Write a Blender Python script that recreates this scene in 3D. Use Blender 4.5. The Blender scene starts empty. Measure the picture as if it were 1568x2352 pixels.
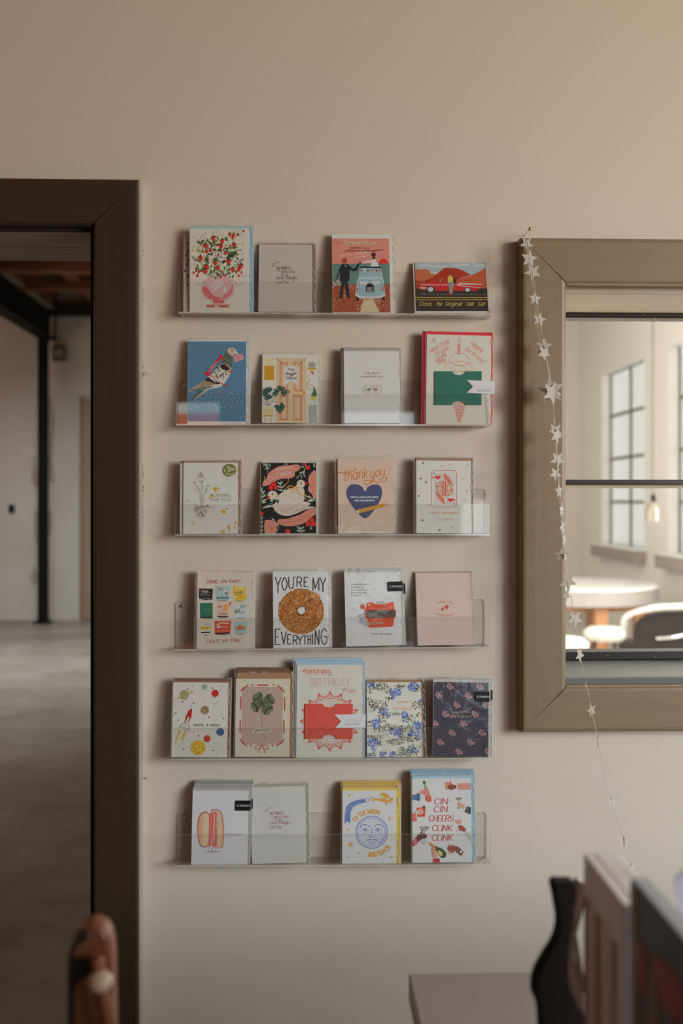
import bpy, bmesh, math, random
from math import sin, cos, tan, pi, radians, sqrt, hypot
from mathutils import Vector, Matrix
S = bpy.context.scene
COL = S.collection
# ------------------------------------------------------------------ camera
CAM_D, CAM_H, FPX, YAW, HOR = 1.9, 1.5, 2287.0, radians(2.0), 1150.0
cam_data = bpy.data.cameras.new('camera'); cam = bpy.data.objects.new('camera', cam_data); COL.objects.link(cam)
cam_data.sensor_width = 36.0; cam_data.lens = FPX / 2352 * 36.0
cam_data.shift_y = -(1176 - HOR) / 2352
cam.location = (0, -CAM_D, CAM_H); cam.rotation_euler = (radians(90), 0, -YAW)
cam_data.clip_start = 0.05; cam_data.clip_end = 200
cam_data.dof.use_dof = True; cam_data.dof.focus_distance = 1.87; cam_data.dof.aperture_fstop = 3.0
S.camera = cam
# ------------------------------------------------------------------ world, lights, exposure
S.view_settings.view_transform = 'Standard'; S.view_settings.look = 'None'
S.view_settings.gamma = 1.0; S.view_settings.use_curve_mapping = False
S.view_settings.exposure = 0.0
S.cycles.max_bounces = 10; S.cycles.diffuse_bounces = 4; S.cycles.glossy_bounces = 4
S.cycles.transparent_max_bounces = 40; S.cycles.use_denoising = True
S.cycles.caustics_reflective = False; S.cycles.caustics_refractive = False
S.cycles.sample_clamp_indirect = 6.0
W = bpy.data.worlds.new('world'); S.world = W; W.use_nodes = True
WB = W.node_tree.nodes['Background']; WB.inputs[0].default_value = (1.0, 1.0, 0.985, 1); WB.inputs[1].default_value = 1.0
WX = 3.5      # inner face of the outer window wall
def area(name, loc, aim, sx, sy, power, color, spread=180):
    d = bpy.data.lights.new(name, 'AREA'); d.shape = 'RECTANGLE'; d.size = sx; d.size_y = sy
    d.energy = power; d.color = color; d.spread = radians(spread)
    o = bpy.data.objects.new(name, d); o.location = loc; o.rotation_euler = Vector(aim).to_track_quat('-Z', 'Y').to_euler(); COL.objects.link(o); return o
COOL = (0.76, 0.91, 1.0); GROUNDC = (1.0, 0.72, 0.44); BACKC = (0.98, 0.98, 0.985)
FRONT_WIN = [(-3.55, -2.15, 89, 42), (-5.50, -4.25, 31, 14)]   # (from, to, sky light, light off the ground)
BACK_WIN = [(0.50, 1.75, 30), (2.45, 3.70, 210), (4.40, 5.65, 215)]
for (a, b, e, g) in FRONT_WIN:
    area('window_skylight', (WX + 0.10, (a + b) / 2, 2.0), (-.60, .62, -.80), b - a, 1.8, e, COOL, 115)
    area('window_ground_light', (WX + 0.08, (a + b) / 2, 2.0), (-.60, .72, .60), b - a, 1.8, g, GROUNDC, 115)
for (a, b, e) in BACK_WIN:
    area('window_daylight', (WX + 0.16, (a + b) / 2, 2.0), (-1, 0, 0), b - a, 2.0, e, BACKC)

area('skylight', (-2.4, 6.3, 3.92), (0, .42, -1), 2.4, 1.2, 84, (0.88, 0.96, 1.0), 120)  # added cool fill for the hall floor; the ceiling has no opening there
area('warm_bounce_fill', (-2.2, -2.6, 3.7), (.15, .9, -.8), 0.5, 0.5, 4, (1.0, 0.42, 0.20))  # added warm fill standing in for bounce high on the left
area('hall_warm_fill', (-5.9, 3.6, 2.2), (1, .25, -.35), 3.0, 1.6, 62, (1.0, 0.80, 0.62))  # added fill for the dim hall; the left wall has no window
area('hall_joist_fill', (-5.9, 7.0, 2.0), (1, .15, .75), 2.4, 1.4, 34, (1.0, 0.62, 0.38))  # added upward fill to warm the ceiling joists
area('window_daylight', (0.61, -6.64, 2.005), (0, 1, 0), 0.60, 0.49, 2.6, COOL)
area('window_daylight', (1.525, -6.64, 1.21), (0, 1, 0), 0.43, 0.60, 2.2, COOL)

# ------------------------------------------------------------------ pixel <-> place
def P(px, py, Y):
    u = (px - 784) / FPX; v = (HOR - py) / FPX
    dx = sin(YAW) + u * cos(YAW); dy = cos(YAW) - u * sin(YAW)
    t = (Y + CAM_D) / dy
    return Vector((t * dx, Y, CAM_H + t * v))

def lin(c):
    c /= 255.0
    return c / 12.92 if c <= 0.04045 else ((c + 0.055) / 1.055) ** 2.4
def hexlin(r, g, b): return (lin(r), lin(g), lin(b))
KE = 0.50   # light falling on the display: seen brightness = albedo * KE
ROW = [(0.50, 0.455, 0.40), (0.50, 0.465, 0.42), (0.50, 0.475, 0.435), (0.50, 0.48, 0.45), (0.49, 0.485, 0.46), (0.485, 0.485, 0.475)]
ROWK = [ROW[0]]
def A(r, g, b):
    """albedo of a thing that shows as this colour on the cards (warmer light high on the wall, cooler low down)"""
    return tuple(min(0.86, lin(c) / k) for c, k in zip((r, g, b), ROWK[0]))

# ------------------------------------------------------------------ materials
MATS = {}
def mat(name, color=(0.8, 0.8, 0.8), rough=0.6, metal=0.0, spec=0.5, **k):
    if name in MATS: return MATS[name]
    m = bpy.data.materials.new(name); m.use_nodes = True; MATS[name] = m
    nt = m.node_tree; b = nt.nodes['Principled BSDF']
    b.inputs['Base Color'].default_value = (*color, 1); b.inputs['Roughness'].default_value = rough
    b.inputs['Metallic'].default_value = metal; b.inputs['Specular IOR Level'].default_value = spec
    N, L = nt.nodes, nt.links
    tc = None
    def coord(scale):
        nonlocal tc
        tc = tc or N.new('ShaderNodeTexCoord')
        mp = N.new('ShaderNodeMapping'); mp.inputs['Scale'].default_value = scale if hasattr(scale, '__len__') else (scale,) * 3
        L.new(tc.outputs['Object'], mp.inputs[0]); return mp.outputs[0]
    if 'var' in k:                       # (scale, amount, second colour)
        sc, lo, hi, col2 = k['var']
        n = N.new('ShaderNodeTexNoise'); n.inputs['Scale'].default_value = 1; n.inputs['Detail'].default_value = 6
        n.inputs['Roughness'].default_value = k.get('vrough', 0.6)
        L.new(coord(sc), n.inputs['Vector'])
        r = N.new('ShaderNodeMapRange'); r.inputs[1].default_value = lo; r.inputs[2].default_value = hi
        mx = N.new('ShaderNodeMix'); mx.data_type = 'RGBA'
        L.new(n.outputs['Fac'], r.inputs[0]); L.new(r.outputs[0], mx.inputs[0])
        mx.inputs[6].default_value = (*color, 1); mx.inputs[7].default_value = (*col2, 1)
        L.new(mx.outputs[2], b.inputs['Base Color'])
        if 'rvar' in k:
            r2 = N.new('ShaderNodeMapRange'); r2.inputs[1].default_value = lo; r2.inputs[2].default_value = hi
            r2.inputs[3].default_value, r2.inputs[4].default_value = k['rvar']
            L.new(n.outputs['Fac'], r2.inputs[0]); L.new(r2.outputs[0], b.inputs['Roughness'])
    if 'bump' in k:                      # (scale, strength, distance)
        sc, st, di = k['bump']
        n = N.new('ShaderNodeTexNoise'); n.inputs['Scale'].default_value = 1; n.inputs['Detail'].default_value = 3
        L.new(coord(sc), n.inputs['Vector'])
        bp = N.new('ShaderNodeBump'); bp.inputs['Strength'].default_value = st; bp.inputs['Distance'].default_value = di
        L.new(n.outputs['Fac'], bp.inputs['Height']); L.new(bp.outputs[0], b.inputs['Normal'])
    return m

def ink_mat():
    m = bpy.data.materials.new('printed_ink'); m.use_nodes = True
    b = m.node_tree.nodes['Principled BSDF']; b.inputs['Roughness'].default_value = 0.7; b.inputs['Specular IOR Level'].default_value = 0.25
    a = m.node_tree.nodes.new('ShaderNodeVertexColor'); a.layer_name = 'ink'
    m.node_tree.links.new(a.outputs[0], b.inputs['Base Color']); return m
INK = ink_mat()

def clear_mat(name, tint, f0, rough, haze=0.0, bump=None, hazecol=(0.8, 0.8, 0.8), power=5):
    """clear sheet: see-through plus a fresnel gloss and a little milky haze"""
    m = bpy.data.materials.new(name); m.use_nodes = True; N, L = m.node_tree.nodes, m.node_tree.links
    N.clear(); out = N.new('ShaderNodeOutputMaterial')
    tr = N.new('ShaderNodeBsdfTransparent'); tr.inputs[0].default_value = (*tint, 1)
    df = N.new('ShaderNodeBsdfDiffuse'); df.inputs[0].default_value = (*hazecol, 1)
    mh = N.new('ShaderNodeMixShader'); mh.inputs[0].default_value = haze
    L.new(tr.outputs[0], mh.inputs[1]); L.new(df.outputs[0], mh.inputs[2])
    g = N.new('ShaderNodeBsdfGlossy'); g.inputs['Roughness'].default_value = rough
    lw = N.new('ShaderNodeLayerWeight'); lw.inputs[0].default_value = 0.5
    pw = N.new('ShaderNodeMath'); pw.operation = 'POWER'; pw.inputs[1].default_value = power
    ma = N.new('ShaderNodeMath'); ma.operation = 'MULTIPLY_ADD'; ma.inputs[1].default_value = 1 - f0; ma.inputs[2].default_value = f0
    L.new(lw.outputs['Facing'], pw.inputs[0]); L.new(pw.outputs[0], ma.inputs[0])
    mg = N.new('ShaderNodeMixShader'); L.new(ma.outputs[0], mg.inputs[0]); L.new(mh.outputs[0], mg.inputs[1]); L.new(g.outputs[0], mg.inputs[2])
    if bump:
        tc = N.new('ShaderNodeTexCoord'); n = N.new('ShaderNodeTexNoise'); n.inputs['Scale'].default_value = bump[0]; n.inputs['Detail'].default_value = 2
        bp = N.new('ShaderNodeBump'); bp.inputs['Strength'].default_value = bump[1]; bp.inputs['Distance'].default_value = bump[2]
        L.new(tc.outputs['Object'], n.inputs['Vector']); L.new(n.outputs['Fac'], bp.inputs['Height']); L.new(bp.outputs[0], g.inputs['Normal']); L.new(bp.outputs[0], lw.inputs['Normal'])
    L.new(mg.outputs[0], out.inputs[0]); MATS[name] = m; return m

# ------------------------------------------------------------------ mesh helpers
def obj(name, bm, m, parent=None, smooth=False, **props):
    me = bpy.data.meshes.new(name); bm.to_mesh(me); bm.free()
    for x in (m if isinstance(m, (list, tuple)) else [m]): me.materials.append(x)
    if smooth:
        for p in me.polygons: p.use_smooth = True
    o = bpy.data.objects.new(name, me); COL.objects.link(o)
    if parent is not None: o.parent = parent
    for k, v in props.items(): o[k] = v
    return o
def empty(name, loc=(0, 0, 0), rot=None, parent=None, **props):
    o = bpy.data.objects.new(name, None); o.empty_display_size = 0.02; COL.objects.link(o)
    o.location = loc
    if rot is not None: o.rotation_euler = rot
    if parent is not None: o.parent = parent
    for k, v in props.items(): o[k] = v
    return o
def thing(name, label, cat, loc=(0, 0, 0), rot=None, group=None):
    o = empty(name, loc, rot, label=label, category=cat)
    if group: o['group'] = group
    return o
def tag(o, label, cat, group=None):
    o['label'] = label; o['category'] = cat
    if group: o['group'] = group
    return o
def box(bm, x0, x1, y0, y1, z0, z1, mi=0, bevel=0.0, seg=2):
    v = [bm.verts.new((x, y, z)) for x in (x0, x1) for y in (y0, y1) for z in (z0, z1)]
    f = [bm.faces.new([v[i] for i in q]) for q in ((0, 1, 3, 2), (4, 6, 7, 5), (0, 4, 5, 1), (2, 3, 7, 6), (0, 2, 6, 4), (1, 5, 7, 3))]
    for q in f: q.material_index = mi
    if bevel > 0:
        es = list({e for q in f for e in q.edges})
        r = bmesh.ops.bevel(bm, geom=es, offset=bevel, segments=seg, profile=0.5, affect='EDGES')
        for q in r['faces']: q.material_index = mi
    return v
def boxo(name, x0, x1, y0, y1, z0, z1, m, parent=None, bevel=0.0, **props):
    bm = bmesh.new(); box(bm, x0, x1, y0, y1, z0, z1, 0, bevel); return obj(name, bm, m, parent, **props)
def prism(bm, pts, fn, d0, d1, mi=0):
    """pts 2-D outline; fn(a, b, d) -> 3-D; solid between depth d0 and d1"""
    lo = [bm.verts.new(fn(a, b, d0)) for a, b in pts]; hi = [bm.verts.new(fn(a, b, d1)) for a, b in pts]
    n = len(pts); fs = [bm.faces.new(lo), bm.faces.new(hi[::-1])]
    fs += [bm.faces.new((lo[i], hi[i], hi[(i + 1) % n], lo[(i + 1) % n])) for i in range(n)]
    for f in fs: f.material_index = mi
    bmesh.ops.recalc_face_normals(bm, faces=fs); return fs
def tube(bm, pts, r, n=8, closed=False, mi=0, caps=True):
    pts = [Vector(p) for p in pts]; rings = []; m = len(pts); up = None
    for i, p in enumerate(pts):
        a = pts[(i - 1) % m] if (closed or i > 0) else p; b = pts[(i + 1) % m] if (closed or i < m - 1) else p
        t = (b - a).normalized()
        if up is None: up = t.orthogonal().normalized()
        up = (up - t * up.dot(t)); up = up.normalized() if up.length > 1e-6 else t.orthogonal().normalized()
        s = t.cross(up); rr = r[i] if hasattr(r, '__len__') else r
        rings.append([bm.verts.new(p + (up * cos(2 * pi * k / n) + s * sin(2 * pi * k / n)) * rr) for k in range(n)])
    for i in range(m if closed else m - 1):
        A_, B_ = rings[i], rings[(i + 1) % m]
        for k in range(n):
            f = bm.faces.new((A_[k], A_[(k + 1) % n], B_[(k + 1) % n], B_[k])); f.material_index = mi
    if caps and not closed:
        bm.faces.new(rings[0][::-1]).material_index = mi; bm.faces.new(rings[-1]).material_index = mi
def lathe(bm, prof, c=(0, 0, 0), n=32, sx=1, sy=1, mi=0):
    rings = []
    for r, z in prof:
        rings.append([bm.verts.new((c[0] + sx * r * cos(2 * pi * k / n), c[1] + sy * r * sin(2 * pi * k / n), c[2] + z)) for k in range(n)] if r > 1e-6
                     else [bm.verts.new((c[0], c[1], c[2] + z))])
    fs = []
    for a, b in zip(rings, rings[1:]):
        for k in range(n):
            q = [a[k % len(a)], a[(k + 1) % len(a)], b[(k + 1) % len(b)], b[k % len(b)]]
            u = []
            for v in q:
                if v not in u: u.append(v)
            if len(u) > 2: fs.append(bm.faces.new(u))
    for f in fs: f.material_index = mi
    bmesh.ops.recalc_face_normals(bm, faces=fs)
def cr(pts, closed=False, n=6):
    """catmull-rom through 2-D or 3-D points"""
    m = len(pts); out = []
    if m < 3: return list(pts)
    for i in range(m if closed else m - 1):
        p0 = pts[(i - 1) % m] if closed or i > 0 else pts[0]; p1 = pts[i]; p2 = pts[(i + 1) % m]
        p3 = pts[(i + 2) % m] if closed or i + 2 < m else pts[-1]
        for k in range(n):
            t = k / n
            out.append(tuple(0.5 * (2 * b + (c - a) * t + (2 * a - 5 * b + 4 * c - d) * t * t + (3 * b - a - 3 * c + d) * t ** 3) for a, b, c, d in zip(p0, p1, p2, p3)))
    if not closed: out.append(tuple(pts[-1]))
    return out
# ================================================================== the setting
M_WALL = mat('wall_paint', (0.75, 0.665, 0.565), 0.55, spec=0.35, bump=(260, 0.2, 0.0012), var=((1.2, 1.2, 1.2), 0.35, 0.7, (0.775, 0.665, 0.56)))
M_WHITE = mat('white_masonry', (0.72, 0.67, 0.60), 0.8, var=(2.0, 0.3, 0.7, (0.80, 0.76, 0.70)), bump=((14, 14, 30), 0.5, 0.01))
M_CONC = mat('concrete', (0.30, 0.25, 0.21), 0.4, var=(0.9, 0.38, 0.66, (0.50, 0.46, 0.41)), rvar=(0.5, 0.3), vrough=0.75, bump=(8, 0.15, 0.004))
M_RED = mat('reddish_timber', (0.32, 0.115, 0.045), 0.7, var=((3, 30, 30), 0.3, 0.7, (0.16, 0.05, 0.02)))
M_STEEL = mat('black_steel', (0.010, 0.011, 0.010), 0.75, spec=0.15)
M_DOORP = mat('dark_brown_paint', (0.060, 0.036, 0.017), 0.42, spec=0.5, var=((60, 60, 2.5), 0.3, 0.7, (0.048, 0.030, 0.015)), bump=((420, 420, 12), 0.25, 0.0008))
M_OLIVE = mat('olive_brown_paint', (0.30, 0.215, 0.125), 0.42, var=((3, 3, 60), 0.3, 0.7, (0.265, 0.190, 0.110)), bump=((14, 14, 420), 0.3, 0.0008))
M_OLIVEV = mat('olive_brown_paint_upright', (0.30, 0.215, 0.125), 0.42, var=((60, 60, 3), 0.3, 0.7, (0.265, 0.190, 0.110)), bump=((420, 420, 14), 0.3, 0.0008))
M_JAMB = mat('tan_jamb_paint', (0.47, 0.38, 0.27), 0.5, var=((4, 40, 4), 0.3, 0.7, (0.52, 0.44, 0.33)))
M_GREYW = mat('weathered_grey_wood', (0.55, 0.50, 0.47), 0.6, var=((5, 70, 40), 0.3, 0.7, (0.33, 0.29, 0.27)), bump=((6, 160, 60), 0.3, 0.001))
M_SASH = mat('chipped_black_paint', (0.018, 0.015, 0.013), 0.35, var=((90, 90, 90), 0.66, 0.70, (0.42, 0.37, 0.31)))
M_SILL = mat('grey_sill_paint', (0.19, 0.20, 0.20), 0.25, bump=((6, 60, 60), 0.12, 0.001))
M_FLOORF = mat('brown_floorboards', (0.20, 0.13, 0.08), 0.5, var=((1, 12, 12), 0.3, 0.7, (0.15, 0.09, 0.055)))
M_CEILF = mat('ceiling_paint', (0.30, 0.20, 0.14), 0.8)
M_PANE = clear_mat('window_glass', (0.99, 0.995, 0.99), 0.035, 0.01, 0.0)
M_PANE2 = clear_mat('dusty_window_glass', (0.97, 0.97, 0.96), 0.03, 0.02, 0.02)

# --- the display wall, 0.25 thick, with a doorway and an inner window
door_R = P(222, 1400, 0).x; door_T = P(600, 531, 0).z
win_L = P(1291, 1100, 0).x; win_T = P(1290, 661, 0).z; win_B = P(1290, 1568, 0).z; win_R = win_L + 1.05
door_L = door_R - 1.15; TH = 0.235
def wall_with_holes(name, a0, a1, z0, z1, holes, fn, d0, d1, m, **props):
    """wall in the (a, z) plane with rectangular holes; grid of solid cells welded together"""
    xs = sorted({a0, a1} | {h[0] for h in holes} | {h[1] for h in holes}); zs = sorted({z0, z1} | {h[2] for h in holes} | {h[3] for h in holes})
    def solid(i, j):
        if i < 0 or j < 0 or i >= len(xs) - 1 or j >= len(zs) - 1: return False
        cx, cz = (xs[i] + xs[i + 1]) / 2, (zs[j] + zs[j + 1]) / 2
        return not any(h[0] < cx < h[1] and h[2] < cz < h[3] for h in holes)
    bm = bmesh.new(); V = {}
    def v(i, j, d):
        if (i, j, d) not in V: V[(i, j, d)] = bm.verts.new(fn(xs[i], zs[j], d))
        return V[(i, j, d)]
    for i in range(len(xs) - 1):
        for j in range(len(zs) - 1):
            if not solid(i, j): continue
            for d in (d0, d1): bm.faces.new((v(i, j, d), v(i + 1, j, d), v(i + 1, j + 1, d), v(i, j + 1, d)))
            for (di, dj, q) in ((-1, 0, ((i, j), (i, j + 1))), (1, 0, ((i + 1, j), (i + 1, j + 1))), (0, -1, ((i, j), (i + 1, j))), (0, 1, ((i, j + 1), (i + 1, j + 1)))):
                if not solid(i + di, j + dj):
                    (a, b), (c, e) = q; bm.faces.new((v(a, b, d0), v(c, e, d0), v(c, e, d1), v(a, b, d1)))
    bmesh.ops.recalc_face_normals(bm, faces=bm.faces)
    return obj(name, bm, m, kind='structure', **props)
XL = -6.0
fnY = lambda a, z, d: (a, d, z)
fnX = lambda a, z, d: (d, a, z)
wall_with_holes('wall_display', XL, WX, 0, 4.0, [(door_L, door_R, 0, door_T), (win_L, win_R, win_B, win_T)], fnY, 0.0, TH, M_WALL)
FAR = 10.75
wins = [(a, b, 1.0, 3.0) for a, b, *e in [(-1.55, -0.45)] + FRONT_WIN + BACK_WIN] + [(6.35, 7.62, 0.98, 3.0), (8.30, 9.80, 0.98, 3.0)]
wall_with_holes('wall_right', -6.5, FAR, 0, 4.0, wins, fnX, WX, WX + 0.13, mat('pale_plaster', (0.81, 0.77, 0.71), 0.7, var=(0.8, 0.3, 0.7, (0.84, 0.80, 0.74)), bump=(5, 0.2, 0.01)))
boxo('wall_left', XL - 0.2, XL, -6.5, FAR, 0, 4.0, mat('brown_plaster', (0.20, 0.13, 0.09), 0.8), kind='structure')
fx = lambda px: P(px, 1150, FAR).x
wall_with_holes('wall_far', XL, WX + 0.32, 0, 4.3, [(fx(1340), fx(1358), 1.35, 2.7)], fnY, FAR, FAR + 0.3, M_WHITE)
wall_with_holes('wall_behind_camera', XL, WX + 0.32, 0, 4.0, [(0.30, 0.92, 1.75, 2.26), (1.30, 1.75, 0.9, 1.52)], fnY, -6.7, -6.5, mat('warm_plaster', (0.28, 0.20, 0.14), 0.8))
boxo('wall_partition', 0.30, 0.42, TH, FAR, 0, 4.3, mat('partition_plaster', (0.80, 0.77, 0.72), 0.7), kind='structure')
boxo('floor_concrete', XL, 0.36, 0.0, FAR, -0.1, 0.0, M_CONC, kind='structure')
boxo('floor_pale', 0.36, WX, 0.0, FAR, -0.1, 0.0, mat('pale_floor', (0.70, 0.64, 0.57), 0.35), kind='structure')
boxo('ceiling_pale', 0.42, WX, TH, FAR, 4.02, 4.06, mat('pale_ceiling', (0.78, 0.75, 0.70), 0.7), kind='structure')
boxo('floor_boards', XL, WX, -6.5, 0.0, -0.1, 0.0, M_FLOORF, kind='structure')
boxo('ceiling_front', XL, WX + 0.32, -6.7, TH, 4.0, 4.1, M_CEILF, kind='structure')
# --- timber ceiling of the big room: boards, joists along the room, trimmers across
bm = bmesh.new(); box(bm, XL, WX + 0.32, TH, FAR + 0.3, 4.14, 4.20)
cl = obj('ceiling_timber', bm, mat('dark_boards', (0.05, 0.022, 0.012), 0.8), kind='structure')
for i in range(10):
    x = XL + 0.25 + i * 0.62
    boxo('joist', x, x + 0.14, TH, FAR, 3.94, 4.14, M_RED, cl)
for y, z0 in ((7.55, 3.80), (8.25, 3.82), (9.3, 3.86)):
    boxo('trimmer', XL, 0.3, y, y + 0.14, z0, 3.94, M_RED, cl)
boxo('wall_plate', XL, 0.3, FAR - 0.16, FAR, 3.82, 3.94, mat('sooty_timber', (0.03, 0.018, 0.012), 0.8), cl)
wall_with_holes('wall_upper', XL, WX, 4.0, 4.36, [], fnY, TH, TH + 0.1, M_WHITE)
# --- steel frame: the post on the far wall and the beam that runs out from it
bx = P(99, 1150, 10.4).x
bb = empty('steel_beam', (bx, 10.4, 3.5), label='black steel beam under the timber joists beyond the doorway', category='beam')
bm = bmesh.new(); box(bm, -0.012, 0.012, -8.6, 0.3, 0.02, 0.38); box(bm, -0.09, 0.09, -8.6, 0.3, 0.0, 0.02)
obj('web', bm, M_STEEL, bb)
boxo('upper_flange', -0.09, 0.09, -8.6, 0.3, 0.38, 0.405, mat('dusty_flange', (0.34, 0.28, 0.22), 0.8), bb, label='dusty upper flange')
pp = thing('steel_post', 'tall black steel post at the white far wall beyond the doorway', 'post', (bx, 10.4, 0))
boxo('shaft', -0.055, 0.055, -0.05, 0.05, 0, 3.5, M_STEEL, pp); boxo('base_plate', -0.10, 0.10, -0.1, 0.1, 0, 0.02, M_STEEL, pp)
q = P(133, 810, 10.6); cbx = thing('junction_box', 'dark electrical box on the far wall right of the black post', 'electrical box', q)
boxo('housing', -0.07, 0.07, 0, 0.15, -0.09, 0.09, mat('grey_metal', (0.10, 0.10, 0.09), 0.5), cbx, bevel=0.008)
boxo('cover', -0.045, 0.045, -0.008, 0, -0.06, 0.05, mat('light_cover', (0.45, 0.42, 0.38), 0.5), cbx)
bm = bmesh.new(); tube(bm, cr([(-0.05, 0.09, 0.09), (-0.05, 0.09, 0.35), (-0.02, 0.09, 0.6), (-0.09, 0.09, 0.72)]), 0.014); obj('conduit', bm, MATS['grey_metal'], cbx)
# patches of flaked render beside the post
for i, (px, py, w, h) in enumerate(((116, 980, .05, .5), (116, 1085, .06, .18), (80, 1085, .05, .22), (112, 1200, .06, .22), (84, 1210, .03, .28), (108, 1310, .04, .2), (78, 1325, .05, .14), (110, 1420, .05, .05))):
    q = P(px, py, FAR); rnd = random.Random(i); pts = [(cos(t * pi / 4) * w * rnd.uniform(.6, 1.1), sin(t * pi / 4) * h * rnd.uniform(.7, 1.1)) for t in range(8)]
    pts = [(a_ * rnd.uniform(.55, 1.2), b_ * rnd.uniform(.8, 1.1)) for a_, b_ in cr(pts, True, 2)]; bm = bmesh.new(); prism(bm, pts, lambda a, b, d: (q.x + a, FAR + d, q.z + b), -0.012, 0.0)
    tag(obj('render_patch', bm, mat('flaked_render', (0.56, 0.46, 0.38), 0.9)), 'flaked patch of render beside the black post, at %s height' % ('head', 'chest', 'left chest', 'waist', 'left waist', 'knee', 'left knee', 'floor')[i], 'wall patch', 'flaked patches around the black post')
q0, q1 = P(186, 917, FAR), P(300, 1425, FAR)
dn = empty('door_2', (q0.x, FAR, 0), kind='structure')
boxo('leaf', 0.02, 0.95, -0.05, 0.0, 0.01, q0.z, mat('tan_door_paint', (0.42, 0.29, 0.19), 0.6), dn, bevel=0.006)
boxo('frame', -0.0, 0.03, -0.07, 0.0, 0.0, q0.z + 0.03, mat('tan_frame_paint', (0.30, 0.20, 0.13), 0.6), dn)
q = P(27, 1169, FAR); tag(boxo('wall_socket', q.x - 0.035, q.x + 0.035, FAR - 0.02, FAR, q.z - 0.055, q.z + 0.055, M_STEEL, bevel=0.006), 'small black socket on the white far wall left of the post', 'socket')

# --- casings (mitred boards)
def casing(parent, x0, x1, z0, z1, w, th, m_side, m_flat, sides='LRTB', bev=0.006, seam=0.0006):
    """boards of width w around the opening x0..x1, z0..z1, mitred at the corners"""
    X0, X1, Z0, Z1 = x0 - w, x1 + w, z0 - w, z1 + w
    quads = {'L': [(X0, Z0), (x0, z0), (x0, z1), (X0, Z1)], 'R': [(x1, z0), (X1, Z0), (X1, Z1), (x1, z1)],
             'T': [(x0, z1), (x1, z1), (X1, Z1), (X0, Z1)], 'B': [(X0, Z0), (X1, Z0), (x1, z0), (x0, z0)]}
    for s in sides:
        q = quads[s]
        if 'B' not in sides and s in 'LR': q = [(a, 0.0 if b in (z0, Z0) else b) for a, b in q]
        cx = sum(a for a, b in q) / 4; cz = sum(b for a, b in q) / 4
        q = [(a + (seam if a < cx else -seam), b + (seam if b < cz else -seam)) for a, b in q]
        bm = bmesh.new(); fs = prism(bm, q, fnY, -th, 0.0)
        es = [e for e in bm.edges if all(abs(v.co.y + th) < 1e-6 for v in e.verts)]
        long_ = [e for e in es if (abs(e.verts[0].co.x - e.verts[1].co.x) < 1e-4 or abs(e.verts[0].co.z - e.verts[1].co.z) < 1e-4)]
        bmesh.ops.bevel(bm, geom=long_, offset=bev, segments=3, profile=0.5, affect='EDGES')
        obj('casing_board', bm, m_side if s in 'LR' else m_flat, parent)
d1 = empty('door_1', (0, 0, 0), kind='structure')
dw = P(327, 1150, 0).x - door_R
M_DOORH = mat('dark_brown_paint_lintel', (0.060, 0.036, 0.017), 0.42, var=((2.5, 60, 60), 0.3, 0.7, (0.048, 0.030, 0.015)), bump=((12, 420, 420), 0.25, 0.0008))
casing(d1, door_L, door_R, 0, door_T - 0.0, dw, 0.036, M_DOORP, M_DOORH, 'LRT')
X0e = door_R + dw; boxo('edge_strip', X0e - 0.002, X0e + 0.0012, -0.033, 0.0, 0, door_T + dw, mat('edge_strip_pale', (0.46, 0.42, 0.34), 0.5, var=((90, 90, 6), .62, .7, (.12, .08, .05))), d1, bevel=.0004)  # outer edge of the casing, lighter than its front
bm = bmesh.new(); box(bm, door_R - 0.006, door_R + 0.004, -0.028, 0.02, 0, door_T, bevel=0.002); obj('jamb_edge', bm, M_STEEL, d1)
boxo('lintel_board', door_L, door_R - 0.003, 0.002, 0.108, door_T - 0.006, door_T + 0.002, M_GREYW, d1, bevel=0.002)
boxo('lintel_board', door_L, door_R - 0.003, 0.112, TH, door_T - 0.005, door_T + 0.002, M_GREYW, d1, bevel=0.002)
boxo('stop_bead', door_L, door_R - 0.002, -0.006, 0.002, door_T - 0.006, door_T + 0.004, mat('stop_bead_paint', (0.03, 0.022, 0.015), 0.5), d1, bevel=0.003)
bm = bmesh.new(); rnd = random.Random(17)
for k in range(34):
    q = P(328.2, rnd.choice((555, 574, 660, 700, 855, 1085, 1128, 1185, 1200, 1440)) + rnd.uniform(-14, 14), 0); r = rnd.uniform(.0004, .0016); h = r * rnd.uniform(1, 3)
    prism(bm, [(q.x + r, q.z), (q.x, q.z + h), (q.x - .001, q.z + h * .5), (q.x - .001, q.z - h)], fnY, -.0008, .0)
obj('paint_chip', bm, mat('dark_chip', (.07, .045, .03), .8), d1, kind='stuff')
w1 = empty('window_1', (0, 0, 0), kind='structure')
ww = win_L - P(1186, 1150, 0).x
casing(w1, win_L, win_R, win_B, win_T, ww, 0.036, M_OLIVEV, M_OLIVE, 'LRTB', 0.009)
bm = bmesh.new(); box(bm, win_L, win_R, 0.0, TH, win_T - 0.012, win_T, bevel=0.002); box(bm, win_L, win_L + 0.004, 0.0, TH, win_B, win_T); box(bm, win_R - 0.012, win_R, 0.0, TH, win_B, win_T)
obj('jamb', bm, M_JAMB, w1)
boxo('stool', win_L, win_R, -0.012, TH, win_B - 0.008, win_B + 0.012, M_SILL, w1, bevel=0.004)
SY = 0.205
zt = P(1290, 709, SY).z; zb = P(1290, 1513, SY).z
zr = lambda y: P(1420, y, SY).z
bm = bmesh.new()
box(bm, win_L, win_R, SY - 0.012, SY + 0.03, zr(733), zr(708), bevel=0.003); box(bm, win_L, win_R, SY - 0.02, SY - 0.010, zr(728), zr(717), bevel=0.002)
obj('head_rail', bm, M_SASH, w1)
bm = bmesh.new(); box(bm, win_L, win_R, SY - 0.012, SY + 0.03, zr(1114), zr(1102), bevel=0.002); obj('meeting_rail', bm, M_SASH, w1)
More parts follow.
